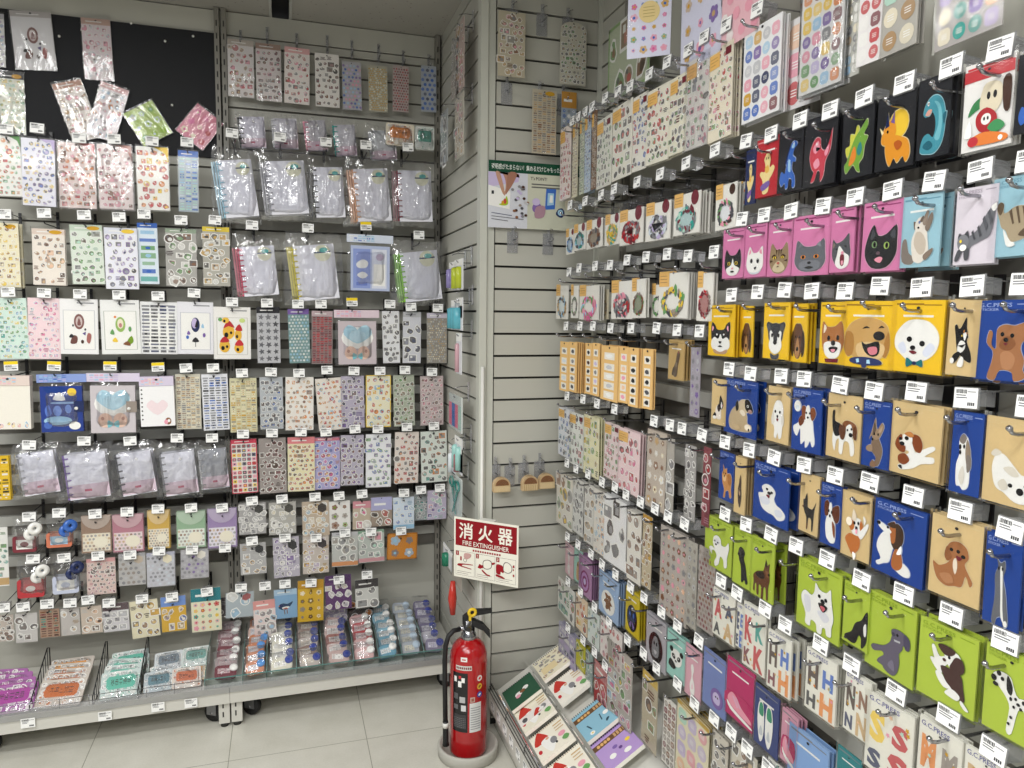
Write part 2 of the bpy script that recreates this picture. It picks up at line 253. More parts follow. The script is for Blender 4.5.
# ------------------------------------------------------------------ pictures on the packs (0..100 box, y up)
ART = {
'tuxcat': 'K p8,28,5,65,14,99,34,78,66,78,86,99,95,65,92,28,70,4,30,4;w p50,66,41,40,14,26,25,6,50,0,75,6,86,26,59,40;y e30,46,8,7;y e70,46,8,7;k e30,46,4,6;k e70,46,4,6;p e50,27,6,4;k p38,14,50,19,62,14,50,11',
'whitecat': 'w p6,28,8,62,22,99,40,76,66,76,90,96,94,62,94,28,72,3,28,3;p p24,88,30,78,18,70;p p84,86,88,68,74,76;q p10,20,30,8,70,8,90,20,70,3,30,3;K e33,48,7,8;K e68,46,7,8;K p48,24,62,26,55,16',
'tabby': '#a08a6a p6,28,5,62,14,99,36,78,64,78,86,99,95,62,94,28,70,2,30,2;#d8c9a8 p30,30,50,40,70,30,80,12,50,2,20,12;B s46,78,50,52,54,78;B s34,78,40,58,42,76;B s66,78,60,58,58,76;B s8,44,24,40,9,36;B s92,44,76,40,91,36;B p16,54,30,62,42,50,30,50;B p84,54,70,62,58,50,70,50;y e31,51,7,5;y e69,51,7,5;k e31,51,3,5;k e69,51,3,5;#b5645a e50,33,7,4;B s42,20,58,20,50,24',
'greycat': '#6d7078 p4,28,5,60,10,97,32,78,68,78,90,97,95,60,96,28,74,4,26,4;#82858d p20,30,50,36,80,30,78,10,50,4,22,10;o e30,46,8,6;o e70,46,8,6;k e30,46,4,5;k e70,46,4,5;K e50,28,6,4;K p36,14,50,18,64,14,50,10;#7f828a s20,90,30,80,14,72;#7f828a s80,90,86,72,70,80',
'yawncat': '#5b5d62 p8,30,4,60,8,86,26,74,60,82,86,99,90,70,96,40,80,8,40,2;w p40,66,30,40,22,14,50,0,84,8,90,34,66,46;x p48,40,66,38,66,12,54,8,46,18;p p52,22,64,22,62,12,55,11;k s24,60,36,56,25,56;k s66,66,80,62,67,62;p e58,45,7,5;#8f8378 p12,76,22,68,10,60',
'blackcat': '#26282c p6,30,10,66,28,99,42,74,66,76,92,94,96,60,94,28,70,2,28,2;#4b4e55 p26,90,34,74,20,66;#4b4e55 p88,86,90,64,76,72;#7b9a6a e33,54,8,8;#a9c36a e68,50,8,8;k e34,54,4,6;k e69,50,4,6;#6a5560 e46,34,6,4;p p36,20,50,26,60,22,52,12;#3b3e44 p14,30,30,12,60,8,40,4',
'siamese': '#8a8078 p4,8,2,44,14,50,24,24,44,14,34,2;#e9e2d8 p36,14,30,44,40,66,52,84,72,70,78,50,82,20,62,4,44,6;#cfc3b4 p38,40,44,62,60,60,74,44,72,24,56,20;#7d6e62 p38,66,34,82,44,78;#e9e2d8 e54,76,16,13,30;#7d6e62 p52,80,62,92,66,82;#6f7fb5 e52,80,3,3;k e50,70,3,2;#8a7c70 p70,70,86,96,92,84,80,62;#8a7c70 p62,78,72,99,79,96,72,74;#7d6e62 p70,18,96,30,94,20,76,8',
'stretchcat': '#7f8086 p12,22,8,34,16,48,36,44,60,58,78,84,98,98,96,80,88,44,66,34,44,26,34,14;w p86,92,98,99,99,88,92,84;#4f5056 p8,34,10,50,20,44;#4f5056 p22,44,32,54,36,40;#8b8c92 e22,34,15,14;#5a5b61 p10,20,2,2,12,2,22,20;#5a5b61 p26,18,28,2,38,4,38,22;#54555b s46,54,54,38,50,36,42,50;#54555b s60,62,68,44,64,40,56,58;#54555b s72,78,82,58,78,50,68,72;#54555b s84,88,92,68,88,60,80,84;y e17,36,3,3;w e24,24,9,6',
'tabbywalk': '#b7a78c p10,60,2,86,18,92,22,72,50,84,84,80,99,60,96,34,80,20,60,14,40,14,28,36,16,44;#6b5a48 p2,86,10,96,20,90,16,74,10,70;w p22,40,40,16,54,6,34,4,26,20;#6b5a48 s40,80,48,50,44,48,34,74;#6b5a48 s56,84,64,50,60,48,50,82;#6b5a48 s74,82,82,50,76,46,66,82;#6b5a48 p60,26,80,40,96,30,80,22;w e44,8,9,5',
'husky': 'K p6,58,8,98,24,90,34,76,64,76,76,92,92,98,92,60,84,40,16,40;w p50,62,40,46,22,52,8,38,12,16,50,0,88,16,92,38,78,52,60,46;#c7a486 p20,14,50,4,80,14,74,0,26,0;k e36,52,5,5;k e64,52,5,5;w e34,60,4,3;w e66,60,4,3;k p43,38,57,38,50,30;k s38,22,50,26,62,22,50,20;p p14,88,20,80,12,70;p p86,88,88,70,80,80',
'schnauzer': '#3a3c42 p14,70,6,90,14,99,34,94,50,96,66,94,86,99,94,90,86,70,82,50,70,40,30,40,18,50;w p40,60,30,74,22,68,24,50,20,30,30,14,50,6,70,14,80,30,76,50,78,68,70,74,60,60,58,44,42,44;#3a3c42 p44,74,56,74,58,50,54,42,46,42,42,50;k e35,60,5,6;k e65,60,5,6;k e50,40,9,7;#55575e p12,90,24,92,28,74,14,74;#55575e p88,90,76,92,72,74,86,74;G p30,8,50,2,70,8,64,-8,36,-8',
'longear': '#6a4632 p20,30,14,70,30,96,50,99,70,96,86,70,80,30,62,4,38,4;#3f2a20 p14,80,2,50,6,16,20,8,26,50;#3f2a20 p86,80,98,50,94,16,80,8,74,50;#b98a5c p38,40,50,60,62,40,66,14,50,2,34,14;k e36,62,4,4;k e64,62,4,4;k e50,28,8,6',
'shiba': '#b3753f p4,60,8,98,28,84,60,86,84,99,96,60,92,30,66,4,34,4,12,24;w p50,44,34,46,14,38,22,10,50,0,78,10,86,38,66,46;#f3e6d2 p14,90,24,80,12,66;k e34,54,6,7;k e72,56,6,7;k e54,42,9,7;k p36,28,54,33,74,30,62,18,46,18;p p46,25,64,26,60,19,50,19;x s22,0,78,2,76,-8,26,-9',
'golden': '#d2a968 p4,40,2,64,14,86,40,99,70,96,92,80,96,46,88,18,64,4,36,4,14,18;#b98745 p4,66,0,30,10,10,22,22,20,60;#b98745 p94,70,99,40,92,14,84,24;#e6c894 p30,40,60,46,88,40,84,14,60,4,32,14;k p40,74,48,80,56,76,48,76;k p74,76,80,82,86,78,80,78;k e76,60,12,10;k p40,46,50,40,76,48,78,22,64,14,48,24;#e08a98 p54,32,72,36,74,22,60,18;#27335f p20,8,50,12,80,8,84,-2,50,-6,18,-2;#a7cfe8 s30,6,36,8,38,0,32,-2;#a7cfe8 s54,6,60,7,62,-2,54,-2;n s42,-2,56,-2,52,-12,44,-12',
'bichon': 'w p20,20,4,36,2,60,12,80,30,96,54,99,76,94,94,76,99,54,92,30,74,14,50,8,34,10;#e3e7f4 p20,24,10,40,22,50,30,30;#e3e7f4 p76,20,92,40,80,50,66,30;k e35,56,6,6;k e64,48,6,6;k e44,38,6,5;x p36,30,46,24,54,28,46,32;#1f7a80 p46,8,32,16,32,-4,46,2,54,2,68,-2,66,14,54,8;#27335f e50,5,5,4',
'blacktan': 'k p30,30,20,60,14,80,22,84,30,76,40,80,56,99,60,80,66,64,64,50,80,30,84,10,60,14,44,22;w p40,52,30,38,36,26,56,34,58,48;w p48,66,62,68,56,52;#b3753f p48,72,54,74,52,66;#b3753f p60,68,64,70,63,64;k p36,30,16,22,12,8,26,8,44,24;w e14,11,8,6;w p46,20,34,2,54,0,58,16;k s32,42,50,38,62,46,50,44;y e46,62,2,2;k e66,60,4,3',
'poodletoy': '#b07a52 p10,60,14,82,22,78,20,58,30,50,30,84,46,94,66,92,96,99,99,70,84,64,80,50,88,30,86,14,92,0,70,-8,64,8,40,10,30,-8,14,-4,22,24,24,44;#94603c p36,56,44,70,58,72,70,60,60,48,44,48;#c08c64 p40,40,56,46,70,34,64,14,46,14;k e42,76,4,4;k e62,74,4,4;k e50,66,5,4;x p46,60,54,60,50,56',
'bulldog': '#f0e6dc p30,10,24,40,40,60,64,54,70,30,66,6;k p52,60,58,99,72,90,84,70,80,50,60,46;w p66,60,72,76,78,58,74,48;p e78,62,4,3;k p20,30,6,14,20,8,34,20;w e20,10,14,7;#3a3033 p40,50,50,66,64,50,54,34',
'pug': '#c9b490 p8,6,4,36,20,66,50,84,64,70,76,50,78,30,92,26,94,10,70,2,30,0;#d6c4a4 e64,78,26,20;k p36,92,42,70,34,58,28,76;k p66,96,80,99,92,84,98,66,82,62,68,72;#efe4d0 p46,60,60,66,70,54,60,48;k e82,80,12,11;w e78,80,4,4;k e78,80,2.5,2.5;#b5938a e88,66,8,6;#e8dcc8 e82,18,13,9;k e86,12,3,4;#b7a07c p20,10,40,20,56,10,40,2',
'whitestand': 'w p24,40,20,60,26,84,40,99,64,99,78,84,80,60,78,36,76,6,62,0,54,14,46,0,34,4,34,24;#e6e2da p24,70,14,50,20,34,34,44;#e6e2da p76,70,86,52,82,34,70,46;k e36,70,5,4;k e62,70,5,4;k e49,58,5,4;x p44,52,50,44,56,52',
'spaniel': 'w p30,40,18,20,4,30,2,44,18,52,34,66,44,70,76,70,84,40,90,10,80,0,72,14,62,0,52,-4,50,12,34,2;#7a4326 p30,46,22,60,34,74,46,60;#8f5230 p38,68,34,94,46,99,56,88,52,66;#8f5230 p74,68,82,66,92,82,84,97,70,92;w p54,98,66,98,70,70,60,60,50,70;k e54,82,3,3;k e68,82,3,3;k e61,71,4,3;w e18,96,14,14;#d7dfe6 e18,92,8,6',
'beagle': 'w p12,26,16,60,40,70,68,50,86,40,92,10,80,2,72,30,54,30,50,2,38,4,36,34,26,28,22,4;k p10,60,8,96,16,99,18,76,40,70,42,48,22,40;#6b3f24 p38,70,34,52,44,40,52,62;#8f5a36 p46,72,62,82,92,76,99,56,88,50,80,66,56,60;w p60,66,76,74,86,52,78,40,64,46;#6b3f24 p48,70,40,40,54,36,60,60;#6b3f24 p90,72,99,50,94,40,84,52;k e78,50,7,5;k e66,60,3,3;k e80,64,3,3',
'chisit': '#8b7460 p30,30,34,56,46,66,66,50,78,30,70,6,60,-4,44,0,52,14;#a98f74 p30,60,20,50,30,70,44,99,52,74,70,90,80,80,64,58,50,52,36,54;#6d5a4a p34,60,40,90,48,72;#c2a78c p58,70,74,84,70,70;k e42,64,3,3;k e58,64,3,3;k e36,52,4,3;#a98f74 p34,40,12,34,14,26,38,26;#94745a p42,8,30,-2,36,-8,56,-4',
'cavalier': 'w p30,10,14,0,22,-10,50,0,70,16,96,24,96,38,76,36,98,56,92,64,66,48,54,40,46,58,34,70,16,66,20,44,40,38,30,26;#8f4a26 p46,82,62,80,70,60,66,42,54,44,46,60;#8f4a26 p10,70,4,50,14,36,28,34,30,50,16,52;#8f4a26 p14,24,30,32,42,18,30,4,16,8;w p22,76,40,84,46,66,36,52,18,54;#8f4a26 p8,64,18,78,22,64;k e32,70,5,5;k e17,66,4,4;k e22,55,6,5;#b3753f p26,80,40,88,50,80,42,74;K p16,-2,24,2,26,-8',
'shihtzu': 'w p20,4,16,40,26,60,22,84,34,96,56,92,66,70,72,30,70,4,50,-4,36,2;#8a8078 p22,86,36,99,52,92,40,80;#9c8a76 p54,90,70,70,74,40,60,40,50,64;#8a8078 p56,60,74,58,76,38,62,30;k e28,74,5,5;k e44,76,4,4;k e30,64,5,4;#e3ded4 p30,20,44,40,54,20,44,4',
'maltlie': 'w p20,30,14,60,22,84,40,86,60,70,80,54,99,50,99,6,70,0,44,14,30,18;#e2dccf p20,80,10,84,20,94,34,88;k e58,30,5,4;k e80,22,8,7;#e2dccf p40,60,60,66,76,52,60,48;#e2dccf p30,30,44,40,54,24,40,18;k e92,34,4,4',
'pomtan': '#d49a5c p20,40,14,66,24,80,20,99,36,84,52,90,56,74,80,76,94,60,90,30,96,4,80,0,70,20,50,14,46,-4,30,-6,36,20;#edc894 p20,66,34,60,48,66,46,48,28,46;k e28,72,3,3;k e42,72,3,3;k e34,62,4,3;#b87c42 p60,70,86,70,90,44,70,40',
'brindle': '#54463e p36,20,30,50,40,72,52,96,64,80,66,56,72,34,64,8,52,2,44,10;#b89a7c p40,50,50,58,58,40,48,30;k e48,80,4,4;#3a302b p40,60,60,50,60,46,40,54;#3a302b p40,40,64,32,62,28,40,34',
'fluffylie': 'w p14,44,10,64,26,70,20,86,36,99,56,94,66,80,62,60,70,46,84,40,98,26,94,10,76,2,60,12,40,14,22,24;#e4e6ee p14,50,34,60,50,50,40,36,22,36;#e4e6ee p66,30,86,34,90,18,72,12;k e38,84,4,4;k e54,78,4,4;k e46,74,6,5;x p36,66,48,68,46,58',
'minpin': '#33312f p18,60,16,78,24,80,36,99,42,80,44,62,60,58,76,60,94,80,86,56,84,30,82,0,74,0,70,28,52,30,50,4,42,-2,40,30,26,44;#7a5236 p18,62,10,58,20,54;#7a5236 p44,14,50,14,50,2,42,2;k e28,70,2,2',
'papillon': 'w p30,10,24,40,34,64,50,74,66,60,80,40,80,4,60,-4,44,0;#6b3a24 p20,60,16,90,34,99,46,84,40,64;#6b3a24 p56,72,66,86,96,92,99,60,80,48;w p44,92,56,92,58,66,48,54,40,64;k e42,74,4,4;k e58,72,4,4;k e49,62,5,4;#8f5230 p62,50,78,40,80,12,70,20',
'corgi': '#c97a3c p10,26,26,40,46,40,66,40,70,20,60,4,40,-6,30,2,22,10;w p24,66,40,78,66,80,80,64,76,46,58,40,38,44;#c97a3c p20,70,40,74,46,58,32,48;#c97a3c p70,78,80,66,72,54,66,62;#f3e6d2 p36,74,40,99,52,84,50,74;w p64,46,96,76,99,66,76,36;w p80,90,90,82,84,70;k e46,68,4,4;k e62,70,4,4;k p50,60,60,60,56,46;p e56,50,4,6;w p44,0,50,-18,58,-4;#f3e6d2 e26,68,12,10',
'sheltie': 'w p22,14,10,4,16,-2,30,6,44,14,50,40,60,60,56,72,30,74,14,56,10,34;w p60,4,80,-4,96,0,94,14,74,22;#4a3324 p44,60,54,96,72,90,76,66,66,44,58,40;#b8703c p40,88,46,98,54,96,56,60,46,56;#b8703c p50,10,56,42,70,44,78,16,64,2;w p12,80,14,90,34,84,46,76,34,70;#4a3324 p34,90,50,99,56,88,44,86;k e12,87,5,4;k e36,84,3,3;w p62,36,72,56,74,40',
'cavapoo': '#b0764a p6,20,2,40,16,34,34,44,44,60,34,80,42,94,60,99,78,90,84,70,76,54,86,36,96,20,90,10,80,30,72,4,56,0,36,-6,16,2;#9c643c p34,84,28,62,36,50,46,62;#f2e6d4 p50,56,56,62,60,44,56,26,50,40;k e44,78,4,4;k e60,78,4,4;k e72,70,5,4;x p56,68,70,66,62,58;#c08a60 p20,16,44,24,54,8,36,0',
'greyhound': '#6f7178 p30,40,26,70,36,86,30,98,44,92,58,97,62,84,56,70,66,50,74,26,80,0,66,-6,56,8,40,4,34,-8,22,0;w p44,86,52,84,56,50,60,20,66,0,54,10,50,40,46,64;k e38,84,3,3;k e52,84,3,3;w e72,0,7,5',
'poodlelime': 'w p24,28,10,44,22,54,36,50,28,64,30,86,46,96,62,88,66,72,84,74,96,90,99,70,92,40,92,12,80,6,76,28,62,34,56,8,40,-4,36,10,46,30,36,44,24,40;#e4e4ea p36,80,50,88,58,74,44,66;k e36,76,3,3;k e50,74,3,3;k e42,66,4,3',
'blacklab': '#28272a p30,60,22,84,34,98,54,96,66,84,60,70,74,50,84,24,92,6,80,0,70,10,60,2,50,2,46,30,40,50;#3c3a3e p30,90,40,96,44,78,32,76;#5a565a e30,84,3,3;k e24,76,5,4',
'doberman': '#6b442a p12,30,10,46,30,60,56,66,64,80,70,99,76,84,88,92,86,70,90,50,84,30,84,0,76,0,72,26,62,24,60,-4,50,-6,50,24,38,26,38,2,28,2,26,26,18,22,18,6,10,8;#3a2820 p20,52,56,66,66,50,40,44;#3a2820 p66,84,72,96,78,80;#8a5c3c p70,72,88,70,86,56,74,58;k e86,64,4,3',
'samoyed': 'w p18,22,6,44,4,60,14,72,32,68,40,80,42,99,54,88,72,88,83,99,86,80,90,60,94,40,90,20,90,2,78,0,74,12,66,10,64,-4,52,-4,48,12,34,14,32,0,18,2;#e4e4ea p12,60,28,62,32,34,20,28;#e4e4ea p50,40,70,46,84,36,70,24;k e54,74,4,4;k e72,72,4,4;k e64,66,6,5;k p52,58,64,62,78,58,66,44;#d8707c p58,54,66,57,72,54,66,46',
'blackdog': '#2a2629 p54,62,74,74,90,99,99,96,99,30,90,8,78,0,76,24,66,30,56,8,40,0,10,4,8,14,34,30,44,50;w p84,60,94,70,96,40,88,36;#4a4448 p8,8,4,2,14,2',
'weimaraner': '#6d6678 p56,84,50,66,34,50,8,42,2,34,10,28,30,36,36,30,24,18,20,8,34,6,40,0,60,-4,72,8,76,30,74,50,82,64,78,82;#6d6678 p52,92,62,99,80,99,92,92,94,78,84,72,66,72,56,80;#57506a p84,97,98,90,99,70,90,66,84,78;k e68,88,3,3;#4a4456 e58,86,5,4;s s60,76,76,78,76,74,62,72;#857e92 p48,14,60,30,66,8',
'springer': 'w p12,86,18,90,30,74,42,78,48,66,34,56,22,62;w p10,64,22,66,36,54,46,56,34,44,20,52;#4a2c28 p34,58,56,60,78,56,84,36,88,14,74,14,60,20,46,36;w p24,44,36,46,48,34,60,26,44,22,30,32;w p46,14,60,26,78,20,74,10,58,10;w p82,14,98,2,90,0,80,8;w p44,92,70,92,80,74,68,60,52,64,42,78;#4a2c28 p26,94,42,99,64,95,56,84,40,82;#4a2c28 p66,86,80,84,84,66,68,54,54,62,58,74;k e52,80,3,3;#4a2c28 e42,72,4,3',
'dalmatian': 'w p24,68,12,78,10,90,26,99,46,96,54,80,66,64,99,70,99,10,84,0,80,40,66,40,56,-10,44,-8,48,36,40,54;k p40,98,52,80,50,62,40,70;k e22,94,5,5;k e30,86,4,4;k e12,82,6,6;k e50,56,3,4;k e60,60,3,3;k e66,52,4,3;k e76,60,3,4;k e84,54,4,3;k e90,64,3,3;k e72,46,3,3;k e58,44,3,3;k e86,42,3,4;k e54,22,3,3;k e50,8,3,3;k e92,30,3,3;k e18,72,6,4',
'dinoblue': 'u p34,2,30,14,14,8,4,22,12,40,28,34,36,54,44,74,54,94,74,99,84,90,72,84,64,70,78,62,76,54,64,56,62,40,76,26,80,4,66,2,64,18,50,22,46,4;a p56,88,66,95,72,88,64,84;a p44,62,54,58,56,36,44,40;#24407e p36,54,44,74,54,92,48,88,36,70,30,56;w e68,94,3,2',
'dinored': '#cf4a5a p24,30,14,52,20,74,36,88,52,84,56,66,70,60,84,74,94,99,90,60,74,40,70,14,58,2,56,20,46,24,36,6,22,4,32,22;p p26,70,44,82,50,66,34,58;k p38,70,54,66,40,62;p p30,40,46,48,54,34,38,28;w e40,76,3,3;p p70,56,86,70,84,56,76,48',
'dinogreen': '#7fae4a p10,6,4,22,14,30,26,54,40,70,60,82,84,99,88,86,74,72,90,66,78,50,74,30,60,20,64,4,50,8,38,20,26,14;o p20,20,30,44,42,54,48,34,36,22;#d6d65a p14,36,6,54,22,58,24,78,40,76,48,92,58,84,44,72,28,54;#3f8f8a p50,44,62,60,70,46,60,34',
'tricera': '#f3cf45 e60,74,30,26;#e8a136 p22,40,40,56,70,50,92,40,99,16,88,2,78,14,62,4,52,14,40,0,28,14;#e8a136 p8,50,20,76,44,84,54,60,40,46,20,40;n s18,70,26,99,32,74;v s36,80,46,99,48,76;#fff0c0 s10,60,2,74,16,64;k e28,64,3,3;#c2662a p50,40,64,44,76,36,62,26',
'plesio': '#4f9fb0 p6,8,14,30,34,36,52,28,60,44,56,62,42,72,26,64,14,70,22,86,44,97,70,94,88,78,94,50,86,18,62,2,34,2;#7fc4cf p58,26,70,46,68,72,52,88,74,80,84,52,76,22;#e8b0a0 p22,68,36,66,46,74,32,76;w e32,86,4,4;k e33,86,2,2;#2f6f80 p16,16,38,24,54,14,36,8;#2f6f80 p86,60,99,64,92,44',
'foodpanda': '#c2343c s-4,106,104,106,104,124,-4,124;#3f8a55 p8,52,20,72,44,80,40,64,24,58;#e6dcc4 p34,60,40,94,60,99,80,90,80,62,60,48;k e52,78,4,6;k e66,78,4,6;B p82,96,99,99,99,50,86,52;#b8323a p30,52,50,60,72,46,70,24,42,22,28,36;w e50,42,11,9;k e46,43,2,3;k e54,43,2,3;#3f8a55 p54,28,74,38,92,26,72,18;#d87a38 p20,16,50,22,96,12,90,2,20,4;#b8323a e24,10,12,8;w p4,20,14,44,20,20;w e84,8,5,4',
'genie': '#f0dca0 p30,30,14,46,20,54,40,52,40,70,34,80,44,92,60,92,68,78,64,60,80,64,90,56,76,40,64,30,60,4,30,2;v p20,20,60,30,66,18,30,8;#e8c060 p40,60,56,66,62,52,46,48;B e46,82,2,3;B e56,82,2,3',
'leanbear': '#6a5a4a p34,6,26,20,40,44,50,60,56,84,68,96,80,86,76,66,66,40,62,10,48,2;#54463a p20,10,30,36,40,30,34,8;#b5645a e70,90,4,3;#8a7a66 p48,50,60,56,62,40,52,36',
'panda': 'w p20,40,22,74,40,92,64,92,82,74,80,40,60,20,40,20;k e22,84,10,12;k e80,84,10,12;k e36,58,9,12,30;k e66,58,9,12,-30;w e38,60,3,3;w e64,60,3,3;k e50,42,6,4;k p20,40,8,10,36,0,50,18',
'gbear': 'w e50,48,44,46;#8a5f3f p36,60,28,76,38,80,50,76,62,80,70,70,64,58,78,46,66,42,66,22,54,26,44,18,34,22,36,40,22,44;w e46,62,2,2;w e56,62,2,2',
'butterfly': 'k e50,50,46,48;n p50,50,20,84,14,50,40,40;n p50,50,80,84,86,50,60,40;v p48,40,26,24,38,14;v p52,40,74,24,62,14;u e34,64,7,9;u e66,64,7,9',
'sphinx': 'k e50,50,46,46;g p30,20,26,50,40,80,60,82,72,56,66,24;K e42,62,5,6;K e58,62,5,6;s p40,40,60,40,50,28',
'circlewheel': '#8d3f74 e50,50,44,46;#b98cc0 e50,50,36,38;#8d3f74 e50,50,22,24;i e50,50,12,13',
'lamb': 'v e50,50,40,44;i p30,30,26,60,44,76,64,70,72,46,62,26;k e44,56,4,4;k e56,56,4,4',
'slippers': 'w p14,20,8,60,16,90,34,92,42,60,40,20,26,2;#3f9a78 p16,64,18,86,30,90,38,78,36,62;w p50,20,48,60,56,92,76,92,86,60,80,18,66,0;#3f9a78 p56,64,58,88,74,88,80,64;#cfd3d8 p18,20,28,40,36,20;#cfd3d8 p58,20,66,40,74,18',
'sneaker': '#c02a6a p4,70,96,70,96,10,4,10;p p6,40,20,70,40,64,60,40,94,22,92,8,30,20;w p4,34,30,18,96,2,94,-6,20,8;#e8b8d0 s24,60,30,62,50,34,44,30;#e8b8d0 s36,62,42,62,60,36,54,34',
'starfish': '#d8a48a p50,99,58,64,96,60,66,40,76,4,50,26,24,4,34,40,4,60,42,64',
'whiteswirl': 'w p40,4,30,30,44,60,36,90,52,99,60,80,52,60,66,40,70,14,58,0;#f6d6de p44,20,50,40,58,24',
'doggybrown': '#caa27c p34,6,30,50,40,84,60,94,70,70,66,40,70,8;#8a6a4c p40,70,50,84,60,70;k e46,78,3,3;k e57,78,3,3',
'pugs': '#f0c24a e38,60,20,20;r p20,70,38,92,58,72,38,76;k e30,52,7,7;k e46,58,4,4;#f0c24a e70,52,12,16;r p60,66,74,82,84,64;k e66,48,4,5;#f0c24a e24,22,18,18;r p8,32,24,48,40,34;k e18,16,6,6;k e32,20,4,4;#f0c24a e72,16,16,14;r p58,24,74,40,88,24;k e68,12,5,5;#f0c24a e28,92,12,8;k e24,90,4,4;#cfe08a e84,92,10,6;h e10,94,7,5',
'animals': '#8a5f5a e50,70,17,20;#d8c8c4 e50,70,11,14;#8a5f5a p44,62,50,80,56,62;#7a5048 p20,14,30,34,44,30,40,14;K p16,30,24,38,32,32,24,28;#b0706a p74,20,78,40,90,36,84,14;#6a5a90 s60,40,72,44,70,34;K e30,60,3,3;K e70,50,3,3;B e60,18,5,5',
'moonbunny': 'n e50,66,15,20;i e47,70,10,14;k p48,60,56,80,58,62;v p20,40,26,50,32,40;a p70,60,76,70,80,58;K s49,20,51,20,51,6,49,6;K p38,20,50,32,62,20;u e22,32,5,5;v e80,38,5,6',
'greenfairy': '#9fc06a e50,64,16,20;c e50,66,10,13;#c98a8a e50,62,5,6;h p16,40,24,52,30,38;L p70,20,84,34,90,20,80,12;b p56,12,72,20,80,8;y p22,20,32,30,40,18;h e80,52,5,7;o e34,84,4,3',
'landbird': '#2f4a6a p10,40,30,60,60,56,90,66,70,40,40,26;w p30,40,60,44,70,38,40,30;#b5645a p34,34,54,38,60,30;n e24,50,10,8;o p10,48,16,52,16,46;b s40,26,42,6,46,6,44,26;b s54,28,56,8,60,8,58,28',
}
